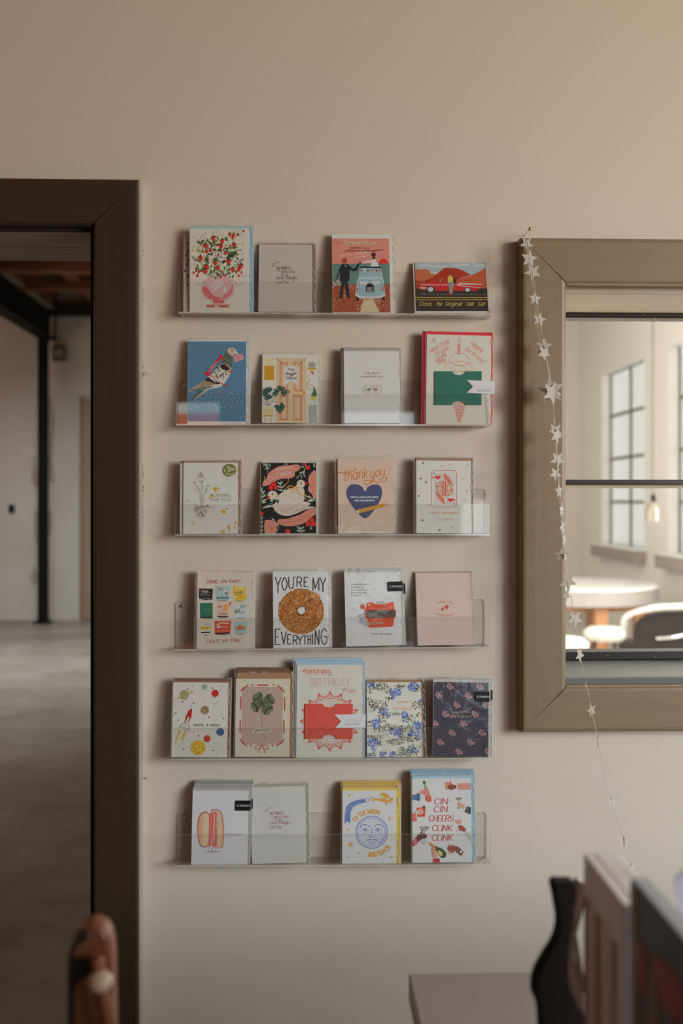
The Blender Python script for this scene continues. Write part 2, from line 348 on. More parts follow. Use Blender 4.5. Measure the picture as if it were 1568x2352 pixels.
boxo('meeting_rail_lower', win_L, win_R, SY - 0.006, SY + 0.03, zr(1121), zr(1113), M_JAMB, w1)
bm = bmesh.new(); box(bm, win_L, win_R, SY - 0.015, SY + 0.03, zr(1514), zr(1494), bevel=0.003); obj('bottom_rail', bm, M_SASH, w1)
boxo('glass_pane', win_L, win_R, SY + 0.008, SY + 0.012, zr(1102), zr(733), M_PANE2, w1)
boxo('glass_pane', win_L, win_R, SY + 0.008, SY + 0.012, zr(1496), zr(1121), M_PANE2, w1)
# --- outer windows in the right wall (steel bars, ledge)
M_BAR = mat('window_bar_paint', (0.19, 0.165, 0.12), 0.5); M_LEDGE = mat('ledge_paint', (0.33, 0.29, 0.24), 0.6); M_REV = mat('white_reveal_paint', (0.86, 0.85, 0.80), 0.6)
for i, (a, b, c, d) in enumerate(wins):
    w = empty('window_%d' % (i + 2), (0, 0, 0), kind='structure')
    X = WX + 0.09
    for k in range(3):
        y = a + (b - a) * k / 2; boxo('glazing_bar', X, X + 0.02, y - 0.022, y + 0.022, c, d, M_BAR, w)
    for k in range(5):
        z = c + (d - c) * k / 4; boxo('glazing_bar', X, X + 0.02, a, b, z - 0.018, z + 0.018, M_BAR, w)
    bm = bmesh.new(); box(bm, WX - 0.004, WX + 0.135, b - 0.012, b, c, d); box(bm, WX - 0.004, WX + 0.135, a, a + 0.012, c, d); box(bm, WX - 0.004, WX + 0.135, a, b, d - 0.012, d)
    obj('reveal', bm, M_REV, w)
    boxo('ledge', WX - 0.12, WX + 0.14, a - 0.05, b + 0.05, c - 0.13, c, M_LEDGE, w)
    boxo('ledge_top', WX - 0.125, WX + 0.14, a - 0.05, b + 0.05, c, c + 0.012, M_REV, w)
    if i >= 6: boxo('glass_pane', X + 0.008, X + 0.012, a, b, c, d, M_PANE, w)
boxo('ground', WX + 0.4, 40, -20, 40, -0.3, -0.2, mat('pale_ground', (0.85, 0.85, 0.83), 0.9), kind='structure')
# ================================================================== stroke lettering
GL = {}
for ln in '''A 4|0d2j4d 1f3f
B 4|0d0j ~0j2j3i2g0g ~0g3g4e2d0d
C 4|~4i2j0h0f2d4e
D 4|0d0j ~0j2j4h4f2d0d
E 3|3j0j0d3d 0g2g
F 3|3j0j0d 0g2g
G 4|~4i2j0h0f2d4e4g 4g2g
H 4|0d0j 4d4j 0g4g
I 0|0d0j
J 3|~3j3f2d0e
K 4|0d0j 4j0f 1g4d
L 3|0j0d3d
M 5|0d0j2e5j5d
N 4|0d0j4d4j
O 4|@2j0h0f2d4f4h
P 4|0d0j ~0j3j4h3g0g
Q 4|@2j0h0f2d4f4h 2f4d
R 4|0d0j ~0j3j4h3g0g 2g4d
S 4|~4i2j0i1g3g4e2d0e
T 4|0j4j 2j2d
U 4|~0j0f1d3d4f4j
V 4|0j2d4j
W 5|0j1d2i4d5j
X 4|0j4d 4j0d
Y 4|0j2g4j 2g2d
Z 4|0j4j0d4d
a 3|@3g2h0g0e1d3e 3h3d
b 3|0j0d @0g2h3f2d0e
c 3|~3h1h0f1d3d
d 3|@3g1h0f1d3e 3j3d
e 3|~0f3f2h1h0f1d3d
f 2|~3j2j1h1d 0h2h
g 3|@3g1h0f1d3e ~3h3d3b1a0b
h 3|0j0d ~0f1h3g3d
i 0|0h0d 0i0i
j 1|~1h1c0a 1i1i
k 3|0j0d 3h0f 1f3d
l 0|0j0d
m 5|0h0d ~0g1h2g2d ~2g4h5g5d
n 3|0h0d ~0f1h3g3d
o 3|@1h0f1d3e3g
p 3|0h0a @0g2h3f2d0e
q 3|@3g1h0f1d3e 3h3a
r 2|0h0d ~0f1h2h
s 3|~3h1h0g3e2d0d
t 2|~1j1e2d 0h2h
u 3|~0h0e1d3e 3h3d
v 3|0h1d3h
w 4|0h1d2g3d4h
x 3|0h3d 3h0d
y 3|~0h0e1d3e ~3h3d3b1a0b
z 3|0h3h0d3d
! 0|0j0f 0d0d
' 0|0j0i
. 0|0d0d
, 1|1d0c
- 2|0g2g
& 4|4d1i2j3i0f1d2d4f
; 1|1h1h 1d0c'''.split('\n'):
    k, w_, body = ln[0], ln[2:].split('|')[0], ln.split('|')[1]
    st = []
    for s in body.split(' '):
        cv = s[0] in '~@'; cl_ = s[0] == '@'; s = s.lstrip('~@')
        pts = [(int(s[i]), ord(s[i + 1]) - 100) for i in range(0, len(s), 2)]
        st.append((pts, cv, cl_))
    GL[k] = (int(w_), st)

class Art:
    """print on a card; shapes are given in the frame they were drawn in (q = its TL, TR, BR, BL corners)"""
    def __init__(s, q, W, H, z0=0.00005):
        s.W, s.H = W, H; TL, TR, BR, BL = [Vector(p) for p in q]
        s.c = (TL + TR + BR + BL) / 4; e1 = ((TR - TL) + (BR - BL)) / 2; e2 = ((BL - TL) + (BR - TR)) / 2
        det = e1.x * e2.y - e1.y * e2.x
        s.inv = (e2.y / det, -e2.x / det, -e1.y / det, e1.x / det); s.z = z0; s.clear()
        s.sc = W / e1.length
    def clear(s): s.P, s.F, s.C = [], [], []
    def m(s, x, y):
        dx, dy = x - s.c.x, y - s.c.y; a = s.inv[0] * dx + s.inv[1] * dy; b = s.inv[2] * dx + s.inv[3] * dy
        return (min(.5, max(-.5, a)) * s.W, (0.5 - min(.5, max(-.5, b))) * s.H)
    def up(s, k=1): s.z += 0.00003 * k; return s
    def poly(s, pts, col, smooth=0):
        if smooth: pts = cr(pts, True, smooth)
        pp = []
        for p in pts:
            q = s.m(*p)
            if not pp or hypot(q[0] - pp[-1][0], q[1] - pp[-1][1]) > 1e-6: pp.append(q)
        if len(pp) < 3: return s
        b = len(s.P); zz = s.z + (len(s.F) % 15) * 1.8e-6; s.P += [(a, c, zz) for a, c in pp]; s.F.append(list(range(b, b + len(pp)))); s.C.append(col); return s
    def ell(s, x, y, rx, ry, col, rot=0, n=20):
        r = radians(rot); return s.poly([(x + rx * cos(t) * cos(r) - ry * sin(t) * sin(r), y + rx * cos(t) * sin(r) + ry * sin(t) * cos(r)) for t in [2 * pi * k / n for k in range(n)]], col)
    def rect(s, x0, y0, x1, y1, col): return s.poly([(x0, y0), (x1, y0), (x1, y1), (x0, y1)], col)
    def line(s, pts, w, col, smooth=0, closed=False, capn=6):
        if smooth: pts = cr(pts, closed, smooth)
        pts = list(pts) + ([pts[0]] if closed else [])
        h = w / 2
        for p, q in zip(pts, pts[1:]):
            dx, dy = q[0] - p[0], q[1] - p[1]; l = hypot(dx, dy)
            if l < 1e-6: continue
            nx, ny = -dy / l * h, dx / l * h
            s.poly([(p[0] + nx, p[1] + ny), (q[0] + nx, q[1] + ny), (q[0] - nx, q[1] - ny), (p[0] - nx, p[1] - ny)], col)
        if capn:
            for p in pts: s.ell(p[0], p[1], h, h, col, 0, capn)
        return s
    def text(s, t, x0, x1, y, cap, col, w, slant=0.0, rot=0, serif=0, gap=1.6, space=2.6, arc=None, jit=0, lean=None):
        """t from x0 to x1 on baseline y, capitals cap high; arc=(cx, cy, r, deg0, deg1) lays it on a circle"""
        adv = []; X = 0.0; last = 0
        for ch in t:
            if ch == ' ': X += space; continue
            adv.append((ch, X)); X += GL[ch][0] + gap
        tot = X - gap; rnd = random.Random(t)
        sx = (x1 - x0) / max(tot, .01); sy = cap / 6.0; R = radians(rot)
        def mp(gx, gy):
            if arc:
                cx, cy, r, a0, a1 = arc; a = radians(a0 + (a1 - a0) * (gx + slant * gy * sy / max(sx, .01)) / tot); sg = 1 if a1 > a0 else -1
                rr = r + sg * gy * sy
                return (cx + rr * sin(a), cy - rr * cos(a))
            u = gx * sx + slant * gy * sy; v = -gy * sy
            return (x0 + u * cos(R) - v * sin(R), y + u * sin(R) + v * cos(R))
        for ch, X in adv:
            jy = rnd.uniform(-jit, jit)
            for pts, cv, cl_ in GL[ch][1]:
                pp = cr(pts, cl_, 4) if cv else pts
                qq = [mp(X + a, b + jy) for a, b in pp]
                if len(qq) == 2 and qq[0] == qq[1]: s.ell(qq[0][0], qq[0][1], w * .7, w * .7, col, 0, 6); continue
                s.line(qq, w, col, 0, cl_, 5 if w * s.sc > 0.0006 else 0)
                if serif and not cl_:
                    for g in (pts[0], pts[-1]):
                        if g[1] in (0, 6, 4) and not (cv and ch in 'CSGcs'): s.line([mp(X + g[0] - serif, g[1] + jy), mp(X + g[0] + serif, g[1] + jy)], w * .75, col, 0, False, 0)
        return s
    def heart(s, x, y, r, col, rot=0, w=0):
        R = radians(rot); pts = []
        for k in range(24):
            t = 2 * pi * k / 24; a = 16 * sin(t) ** 3 / 16 * r; b = -(13 * cos(t) - 5 * cos(2 * t) - 2 * cos(3 * t) - cos(4 * t)) / 16 * r
            pts.append((x + a * cos(R) - b * sin(R), y + a * sin(R) + b * cos(R)))
        return s.line(pts, w, col, 0, True, 0) if w else s.poly(pts, col)
    def star(s, x, y, r, col, n=5, inner=.42, rot=0):
        return s.poly([(x + (r if k % 2 == 0 else r * inner) * sin(radians(rot) + pi * k / n), y - (r if k % 2 == 0 else r * inner) * cos(radians(rot) + pi * k / n)) for k in range(2 * n)], col)
    def speck(s, n, fn, rad, cols, seed=1, asp=1.0, k=5):
        rnd = random.Random(seed)
        for i in range(n):
            p = fn(rnd)
            if p is None: continue
            r = rad * rnd.uniform(.6, 1.3); s.ell(p[0], p[1], r, r * asp * rnd.uniform(.6, 1.2), rnd.choice(cols), rnd.uniform(0, 180), k)
        return s
    def leaf(s, x, y, l, w, rot, col):
        R = radians(rot); f = lambda a, b: (x + a * cos(R) - b * sin(R), y + a * sin(R) + b * cos(R))
        return s.poly([f(0, 0), f(l * .3, w * .5), f(l * .65, w * .42), f(l, 0), f(l * .65, -w * .42), f(l * .3, -w * .5)], col)
    def commit(s, name, parent, **props):
        if not s.P: return None
        me = bpy.data.meshes.new(name); me.from_pydata(s.P, [], s.F); me.materials.append(INK)
        ca = me.color_attributes.new('ink', 'FLOAT_COLOR', 'CORNER'); buf = []
        for f, c in zip(s.F, s.C): buf += [c[0], c[1], c[2], 1.0] * len(f)
        ca.data.foreach_set('color', buf)
        me.validate()
        # every face looks out of the card
        bm = bmesh.new(); bm.from_mesh(me)
        for f in bm.faces:
            if f.normal.z < 0: f.normal_flip()
        bm.to_mesh(me); bm.free()
        o = bpy.data.objects.new(name, me); COL.objects.link(o); o.parent = parent
        for k, v in props.items(): o[k] = v
        s.clear(); return o

# ================================================================== clear display ledges
M_ACR = clear_mat('clear_acrylic', (0.995, 0.993, 0.99), 0.028, 0.0, 0.004, None, (0.8, 0.78, 0.74))
M_ACRE = clear_mat('acrylic_edge', (0.9, 0.88, 0.84), 0.14, 0.1, 0.52, None, (0.95, 0.90, 0.82))
M_ACRB = clear_mat('acrylic_base', (0.99, 0.985, 0.98), 0.03, 0.02, 0.012, None, (0.8, 0.72, 0.62))
M_SCREW = mat('screw_steel', (0.6, 0.6, 0.6), 0.25, 1.0)
LIP = 0.042
SH = [  # bottom-left px, bottom-right px, label
    ((410, 719.5), (1130, 724.5), 'clear acrylic display ledge, topmost of the six, holding the strawberry vase card', 4),
    ((404.5, 977), (1128, 978), 'clear acrylic display ledge holding the blue pigeon card, second from the top', 4),
    ((402, 1231), (1125, 1230), 'clear acrylic display ledge holding the black lovebirds card', 4),
    ((399.5, 1495), (1122.5, 1488.5), 'clear acrylic display ledge holding the bagel card', 4),
    ((394, 1746), (1121, 1744), 'clear acrylic display ledge holding five stacks with the rocket card at one end', 5),
    ((401, 1991), (1126, 1988.5), 'clear acrylic display ledge, lowest of the six, holding the moon face card', 4)]
SHELF = []
for i, (bl, br, lab, n) in enumerate(SH):
    L = P(*bl, -LIP); R = P(*br, -LIP); Wd = (R - L).length; ang = -math.atan2(R.z - L.z, R.x - L.x)
    t = thing('display_ledge', lab, 'display shelf', (L.x, 0, L.z), (0, ang, 0), 'clear display ledges on the wall')
    T = 0.0028
    def plate(name, y0, y1, z0, z1, m, edges):
        bm = bmesh.new(); box(bm, 0, Wd, y0, y1, z0, z1)
        for f in bm.faces:
            n_ = f.normal if f.normal.length else f.normal
        bm.normal_update()
        for f in bm.faces:
            f.material_index = 1 if any(f.normal.dot(Vector(e)) > .9 for e in edges) else 0
        return obj(name, bm, [m, M_ACRE], t)
    X_, mX, Z_ = (1, 0, 0), (-1, 0, 0), (0, 0, 1)
    rc = 0.006   # back plate with rounded upper corners
    bm = bmesh.new(); pts = [(0, T), (Wd, T)] + [(Wd - rc + rc * sin(a), 0.088 - rc + rc * cos(a)) for a in (pi / 2, pi / 4, 0)] + [(rc - rc * sin(a), 0.088 - rc + rc * cos(a)) for a in (0, pi / 4, pi / 2)]
    prism(bm, pts, fnY, -0.0045, -0.0015); bm.normal_update()
    for f in bm.faces: f.material_index = 0 if abs(f.normal.y) > .9 else 1
    obj('back_plate', bm, [M_ACR, M_ACRE], t)
    plate('base_plate', -LIP, -0.0015, 0, T, M_ACRB, [X_, mX, (0, -1, 0)])
    plate('front_lip', -LIP, -LIP + T, T, 0.0590, M_ACR, [X_, mX, Z_])
    for k, fxx in enumerate((0.012, Wd - 0.031)):
        bm = bmesh.new(); lathe(bm, [(0, 0), (0.0024, 0.0), (0.0030, 0.0008), (0.0030, 0.0014), (0, 0.0018)][::-1], n=12)
        bmesh.ops.rotate(bm, verts=bm.verts, matrix=Matrix.Rotation(radians(90), 3, 'X'))
        bmesh.ops.translate(bm, verts=bm.verts, vec=(fxx, -0.0045, 0.080)); obj('screw', bm, M_SCREW, t, smooth=True)
    if i in (3, 5):   # scuffs on the back plate
        rnd = random.Random(i); bm = bmesh.new()
        cen = (0.026, 0.081) if i == 3 else (0.28, 0.035)
        for k in range(26):
            a = rnd.uniform(0, 2 * pi); rr = rnd.uniform(.3, 1) * (0.010 if i == 3 else 0.03); x, z = cen[0] + rr * cos(a), cen[1] + rr * sin(a) * .9; r = rnd.uniform(.0002, .0008) * (1 if i == 3 else .6)
            if not 0.003 < z < 0.087: continue
            prism(bm, [(x + r, z), (x, z + r * 1.8), (x - r, z), (x, z - r * 1.8)], fnY, -0.0048, -0.0046)
        obj('scuff_marks', bm, mat('white_scuff', (0.75, 0.68, 0.6), 0.8), t)
    SHELF.append((L.z, R.z, L.x, R.x))

# ================================================================== cards
PAPER = {}
def paper(rgb, rough=0.75):
    rgb = (*rgb, ROW.index(ROWK[0]))
    if rgb not in PAPER: PAPER[rgb] = mat('paper_%02x%02x%02x_%d' % rgb, A(*rgb[:3]), rough, spec=0.25, bump=(900, 0.05, 0.0003))
    return PAPER[rgb]
M_SLV = clear_mat('cellophane', (0.995, 0.995, 0.99), 0.03, 0.08, 0.006, (35, 0.2, 0.004), (0.9, 0.9, 0.88))
M_CRK = clear_mat('cellophane_seam_glint', (0.92, 0.92, 0.92), 0.14, 0.15, 0.42, (60, 0.5, 0.004), (0.95, 0.96, 0.96))  # milky: weld seams, and crinkle highlights painted as streaks
M_STK = mat('black_sticker', (0.012, 0.012, 0.017), 0.3)
KRAFT = (124, 96, 72); WHITE = (184, 180, 174); BLUE = (132, 152, 160); CREAM = (176, 168, 152)
def zq(z, *pts):
    """zoom frame (ox, oy, scale) -> photo pixels"""
    return [(z[0] + x / z[2], z[1] + y / z[2]) for x, y in pts]
def rough_sheet(bm, a0, a1, b0, b1, c, amp, seed, mi=0, nx=5, ny=6):
    rnd = random.Random(seed); g = [[bm.verts.new((a0 + (a1 - a0) * i / nx, b0 + (b1 - b0) * j / ny, c + (0 if i in (0, nx) and 0 else rnd.uniform(0, amp)))) for j in range(ny + 1)] for i in range(nx + 1)]
    for i in range(nx):
        for j in range(ny): bm.faces.new((g[i][j], g[i + 1][j], g[i + 1][j + 1], g[i][j + 1])).material_index = mi
def sleeve(t, W, H, l, r, top, bot, thick, seed):
    rnd = random.Random(seed); bm = bmesh.new(); a0, a1, b0, b1 = -W / 2 - l, W / 2 + r, -bot, H + top
    rough_sheet(bm, a0, a1, b0, b1, 0.0011, 0.0003, seed)
    rough_sheet(bm, a0, a1, b0, b1, -thick, 0.0, seed)
    # welded side seams; pale streaks further down paint highlights on the right and top
    for (x0, x1) in ((a0, a0 + 0.0007), (a1 - 0.0011, a1)):
        v = [bm.verts.new(p) for p in ((x0, b0, 0.0015), (x1, b0, 0.0015), (x1, b1, 0.0015), (x0, b1, 0.0015))]; bm.faces.new(v).material_index = 1
    y = b0
    while y < b1 - 0.01 and r > 0.002:      # right margin: crease highlights painted as pale streaks
        h = rnd.uniform(.006, .02); w = rnd.uniform(.3, 1) * min(r, .005); x = a1 - rnd.uniform(.001, .002)
        v = [bm.verts.new(p) for p in ((x - w * .3, y, .0016), (x, y, .0016), (x - w * .4, y + h, .0017), (x - w, y + h * .9, .0017))]; bm.faces.new(v).material_index = 1; y += h + rnd.uniform(0, .012)
    for k in range(6):  # top flap: highlights painted as pale streaks
        x = a0 + (a1 - a0) * rnd.choice((0.02, 0.04, .3, .5, .9, .95, .98)); w = rnd.uniform(.002, .008); h = rnd.uniform(.0008, .002)
        v = [bm.verts.new(p) for p in ((max(a0, x - w), b1 - h, .0016), (min(a1, x + w), b1 - h * .6, .0016), (min(a1, x + w * .8), b1, .0016), (max(a0, x - w * .7), b1 + .0002, .0016))]; bm.faces.new(v).material_index = 1
    return obj('clear_sleeve', bm, [M_SLV, M_CRK], t)
def slab(name, t, a0, a1, b0, b1, c0, c1, m, **k):
    bm = bmesh.new(); box(bm, a0, a1, b0, b1, c0, c1, bevel=min(.0002, (c1 - c0) * .3), seg=1); return obj(name, bm, m, t, **k)
CARDS = {}
SHORT = {'mugs_card': 'two mug card', 'ice_cream_card': 'red bordered ice cream cone card', 'rooting_card': 'cream seed paper card', 'pencil_heart_card': 'peach pencil and heart card', 'queen_card': 'playing card queen card',
    'matchbooks_card': 'nine matchbook card', 'bagel_card': 'seeded bagel card', 'red_viewer_card': 'red picture viewer card', 'rocket_card': 'red rocket and planet card', 'clover_card': 'four leaf clover card', 'doily_card': 'tall red lace doily card',
    'heart_bouquets_card': 'navy heart bouquet card', 'hot_dog_card': 'hot dog card', 'moon_card': 'blue moon face card', 'cheers_card': 'painted drinks and hands card'}
def card(name, label, shelf, z, q, face, env=None, slv=(1, 3, 3, 1.5), behind=(), n=None, group=None, ytop=None, roundc=0):
    """q: corners TL TR BR BL in the zoom frame z; env=(rgb, left, top, right, bottom in zoom px); slv in zoom px; behind: list of (rgb envelope, dx, rise, dtilt) in zoom px"""
    ROWK[0] = ROW[shelf]; px = zq(z, *q); n = len(behind) if n is None else n
    Yb = -0.0355; Yt = (-0.0065 if n == 0 else -0.0235) if ytop is None else ytop
    TL, TR, BR, BL = P(*px[0], Yt), P(*px[1], Yt), P(*px[2], Yb), P(*px[3], Yb)
    u = (BR - BL).normalized(); v = ((TL - BL) + (TR - BR)) / 2; v = (v - u * v.dot(u)); Hh = v.length; v.normalize(); nn = u.cross(v)
    Wd = ((BR - BL).length + (TR - TL).length) / 2; O = (BL + BR) / 2
    mm = Wd / ((Vector(q[1]) - Vector(q[0])).length)      # metres per zoom px
    t = thing(name, label, 'greeting card', group=group)
    t.matrix_world = Matrix.LocRotScale(O, Matrix((u, v, nn)).transposed().to_quaternion(), None)
    pf = paper(face)
    if roundc:
        bm = bmesh.new(); r = roundc; pts = []
        for cx, cy, a0 in ((Wd / 2 - r, r, -90), (Wd / 2 - r, Hh - r, 0), (-Wd / 2 + r, Hh - r, 90), (-Wd / 2 + r, r, 180)):
            pts += [(cx + r * cos(radians(a0 + k * 22.5)), cy + r * sin(radians(a0 + k * 22.5))) for k in range(5)]
        prism(bm, pts, lambda a, b, d: (a, b, d), -0.0004, 0); obj('card_front', bm, pf, t)
    else: slab('card_front', t, -Wd / 2, Wd / 2, 0, Hh, -0.0004, 0, pf)
    slab('card_back', t, -Wd / 2, Wd / 2, 0, Hh, -0.0010, -0.0005, pf)
    er = et = 0
    if env:
        c, el, et_, er_, eb = env; et, er = et_ * mm, er_ * mm
        slab('envelope', t, -Wd / 2 - el * mm, Wd / 2 + er, -eb * mm, Hh + et, -0.0019, -0.0011, paper(c), label='envelope tucked behind the card')
    if slv: sleeve(t, Wd, Hh, slv[0] * mm, slv[2] * mm, slv[1] * mm, slv[3] * mm, 0.0021, hash(name) % 1000 if 0 else sum(map(ord, label)))
    ORD = ('second', 'third', 'fourth', 'fifth', 'sixth')
    for k, b in enumerate(behind):
        rgb, dx, rise, tilt = b[:4]; fc = b[4] if len(b) > 4 else face
        off = 0.0026 * (k + 1)
        tb = thing(name, '%s from the front in the stack of %ss' % (ORD[k], SHORT[name]), 'greeting card', group=(group or 'stack of ' + name.replace('_', ' ') + 's'))
        tb.matrix_world = t.matrix_world @ Matrix.Translation((dx * mm, 0, -off)) @ Matrix.Rotation(radians(tilt), 4, 'Z')
        slab('card_front', tb, -Wd / 2, Wd / 2, 0, Hh, -0.0010, -0.0003, paper(fc))
        slab('envelope', tb, -Wd / 2 - (env[1] if env else 0) * mm, Wd / 2 + er, -0.0005, Hh + et + rise * mm, -0.0019, -0.0011, paper(rgb))
        bm = bmesh.new(); a0, a1, b0, b1 = -Wd / 2 - slv[0] * mm, Wd / 2 + slv[2] * mm, -0.0005, Hh + et + rise * mm + 0.0012
        for cc in (0.0001, -0.0021): bm.faces.new([bm.verts.new(p) for p in ((a0, b0, cc), (a1, b0, cc), (a1, b1, cc), (a0, b1, cc))])
        for (x0, x1) in ((a0, a0 + .0006), (a1 - .0009, a1)): bm.faces.new([bm.verts.new(p) for p in ((x0, b0, .0002), (x1, b0, .0002), (x1, b1, .0002), (x0, b1, .0002))]).material_index = 1
        obj('clear_sleeve', bm, [M_SLV, M_CRK], tb)
    a = Art(q, Wd, Hh); a.row = shelf; CARDS[name] = (t, a); return t, a
def sticker(t, a, x0, y0, x1, y1, tab=None):
    """black rounded maker's sticker with white capitals"""
    c = (0.012, 0.012, 0.017)
    # lies on the sleeve, so it may pass the card's edge
    p0 = a.inv; f = lambda x, y: ((p0[0] * (x - a.c.x) + p0[1] * (y - a.c.y)) * a.W, (0.5 - (p0[2] * (x - a.c.x) + p0[3] * (y - a.c.y))) * a.H)
    ax, ay = f(x0, y1); bx_, by = f(x1, y0); r = 0.0016
    pts = [(bx_, ay), (bx_, by)] + [(ax + r - r * sin(k * pi / 6), by - r + r * cos(k * pi / 6)) for k in range(4)] + [(ax + r - r * cos(k * pi / 6), ay + r - r * sin(k * pi / 6)) for k in range(4)]
    bm = bmesh.new(); prism(bm, pts, lambda p, q_, d: (p, q_, d), 0.0016, 0.0018); s = obj('black_sticker', bm, M_STK, t, label='small black sticker with white capitals')
    if tab:
        ax, ay = f(tab[0], tab[3]); bx_, by = f(tab[2], tab[1]); bm = bmesh.new(); box(bm, ax, bx_, ay, by, -0.003, -0.001); obj('sticker_fold', bm, M_STK, t)
    b = Art([(x0, y0), (x1, y0), (x1, y1), (x0, y1)], 1, 1)
    bb_ = Art.__new__(Art); bb_.__dict__.update(a.__dict__); bb_.clear(); bb_.m = f; bb_.z = 0.00185
    h = (y1 - y0) * .16; ym = (y0 + y1) / 2 + h * .55
    bb_.text('E. FRANCES', x0 + (x1 - x0) * .13, x1 - (x1 - x0) * .04, ym, h, (0.62, 0.62, 0.64), h * .24, serif=.5)
    bb_.commit('sticker_lettering', s)
Z1 = (400, 500, 4.126); Z1b = (750, 500, 3.92); Z2 = (400, 750, 4.126); Z2b = (750, 750, 3.92)
Z3 = (390, 1030, 4.126); Z3b = (750, 1030, 3.92); Z4 = (390, 1290, 4.126); Z4b = (760, 1290, 4.0205)
Z5 = (380, 1500, 5.2267); Z5m = (660, 1500, 7.84); Z5b = (830, 1540, 5.058); Z6 = (390, 1760, 4.2378); Z6b = (750, 1760, 3.92)
GREYE = (146, 142, 136)
# --- first ledge
card('strawberry_card', 'strawberries and white blossoms in a pink glass vase card reading many thanks', 0, Z1, [(141, 102), (702, 102), (708, 898), (147, 898)], (176, 165, 147), ((128, 150, 156), 0, 22, 43, 0), (5, 36, 47, 8), ytop=-0.024)
t_, a_ = card('floral_card', 'pinkish card with small dark flowers, peeking out behind the strawberry vase card', 0, Z1, [(82, 162), (600, 162), (604, 896), (86, 896)], (168, 138, 124), ((168, 138, 124), 0, 0, 6, 0), (3, 4, 6, 0), ytop=-0.0185)
t_.location.y += 0.0045
for x, y in ((118, 238), (122, 318), (108, 348), (126, 552), (122, 632), (96, 500), (112, 440), (128, 400)):
    for k in range(4): a_.ell(x + 5 * cos(k * 1.6), y + 7 * sin(k * 1.6), 5, 7, A(70, 40, 36), 0, 6)
a_.up().commit('printed_flowers', t_)
HN1 = card('hearts_note_card', 'grey card with three hearts and handwriting my heart is with you, on the topmost ledge', 0, Z1, [(808, 258), (1312, 252), (1305, 893), (800, 890)], (158, 146, 132), ((112, 98, 80), 0, 14, 36, 4), (2, 30, 42, 6), roundc=.0012)
card('honeymoon_card', 'congratulations card with groom and bride in a blue car against a pink sky', 0, Z1b, [(50, 190), (562, 186), (576, 852), (52, 852)], (190, 120, 100), ((176, 168, 154), 0, 46, 48, 8), (2, 50, 62, 10), ytop=-0.016)
card('red_car_card', 'wide card with a man leaning on a long red convertible under red hills', 0, Z1b, [(790, 405), (1425, 405), (1457, 838), (808, 838)], (60, 52, 46), ((172, 162, 148), 16, 2, 6, 22), (18, 4, 22, 22), ytop=-0.0075)
# --- second ledge
card('pigeon_card', 'blue card with a grey pigeon carrying a red tube and pink envelope', 1, Z2, [(130, 141), (677, 141), (677, 898), (123, 898)], (72, 104, 124), ((184, 176, 168), 0, 16, 43, 34), (3, 26, 46, 32), ytop=-0.014)
card('front_door_card', 'card with a peach door hung with a pennant between houseplants and a bottle', 1, Z2, [(833, 262), (1368, 262), (1373, 914), (833, 914)], (180, 172, 156), None, (4, 12, 12, 10))
card('mugs_card', 'white card with two small mugs side by side, in a stack of three', 1, Z2b, [(156, 220), (657, 222), (665, 868), (158, 868)], (174, 170, 168), ((138, 130, 120), 0, 26, 10, 0), (3, 34, 20, 4), behind=[((138, 130, 120), -14, 6, 0), ((130, 122, 112), -26, 10, 0)], group='stack of mug cards')
card('ice_cream_card', 'ice cream cone birthday card with a green envelope tucked across it, red border', 1, Z2b, [(880, 70), (1457, 82), (1480, 890), (890, 878)], (178, 168, 152), ((178, 42, 50), 10, 29, 14, 0), (14, 32, 20, 4), behind=[((168, 36, 46), -26, 2, 0, (178, 42, 50))], group='stack of ice cream cards')
# --- third ledge
card('rooting_card', 'cream seed paper card with line drawn roots and a round green sticker', 2, Z3, [(129, 138), (642, 134), (645, 808), (127, 812)], (176, 172, 160), ((132, 104, 80), 0, 21, 34, 2), (3, 34, 38, 6), behind=[((116, 90, 68), -34, 0, 0)], group='stack of seed paper cards')
card('lovebirds_card', 'black card with two white birds, pink leaves and red berries', 2, Z3, [(860, 137), (1380, 135), (1386, 804), (856, 804)], (26, 24, 20), ((182, 172, 158), 3, 14, 18, 10), (6, 16, 26, 12))
card('pencil_heart_card', 'peach thank you card with a dark blue heart and an orange pencil', 2, Z3b, [(98, 94), (600, 90), (606, 742), (104, 745)], (184, 150, 130), ((180, 168, 148), 0, 0, 6, 22), (20, 30, 26, 26), behind=[((184, 150, 130), -10, 3, 0)], group='stack of pencil heart cards')
card('queen_card', 'cream card with a red queen playing card and scattered gold hearts', 2, Z3b, [(803, 112), (1296, 108), (1305, 765), (805, 762)], (178, 172, 160), ((128, 100, 80), 0, 26, 18, 4), (14, 42, 26, 8), behind=[((128, 100, 80), -9, 2, 0)], group='stack of queen cards')
# --- fourth ledge
card('matchbooks_card', 'cream card with nine painted matchbooks in three rows', 3, Z4, [(247, 106), (772, 106), (778, 828), (252, 828)], (168, 158, 142), ((170, 162, 148), 0, 4, 22, 0), (8, 34, 28, 4), behind=[((166, 156, 142), -14, 8, 0), ((160, 150, 138), -22, 12, 0)], group='stack of matchbook cards')
card('bagel_card', 'white card with a round seeded bagel between hand lettered black capitals', 3, Z4, [(970, 104), (1484, 92), (1494, 812), (984, 820)], (178, 174, 178), ((176, 170, 168), 0, 4, 36, 0), (2, 36, 44, 4), behind=[((170, 164, 160), -6, 10, 0)], group='stack of bagel cards')
card('red_viewer_card', 'white card with a red picture viewer toy drawn on it and a black sticker', 3, Z4b, [(113, 108), (632, 92), (658, 768), (140, 783)], (180, 178, 178), ((150, 146, 140), -3, 15, 22, 4), (1, 17, 24, 4), behind=[((140, 136, 128), 12, 26, 0.6)], group='stack of red viewer cards')
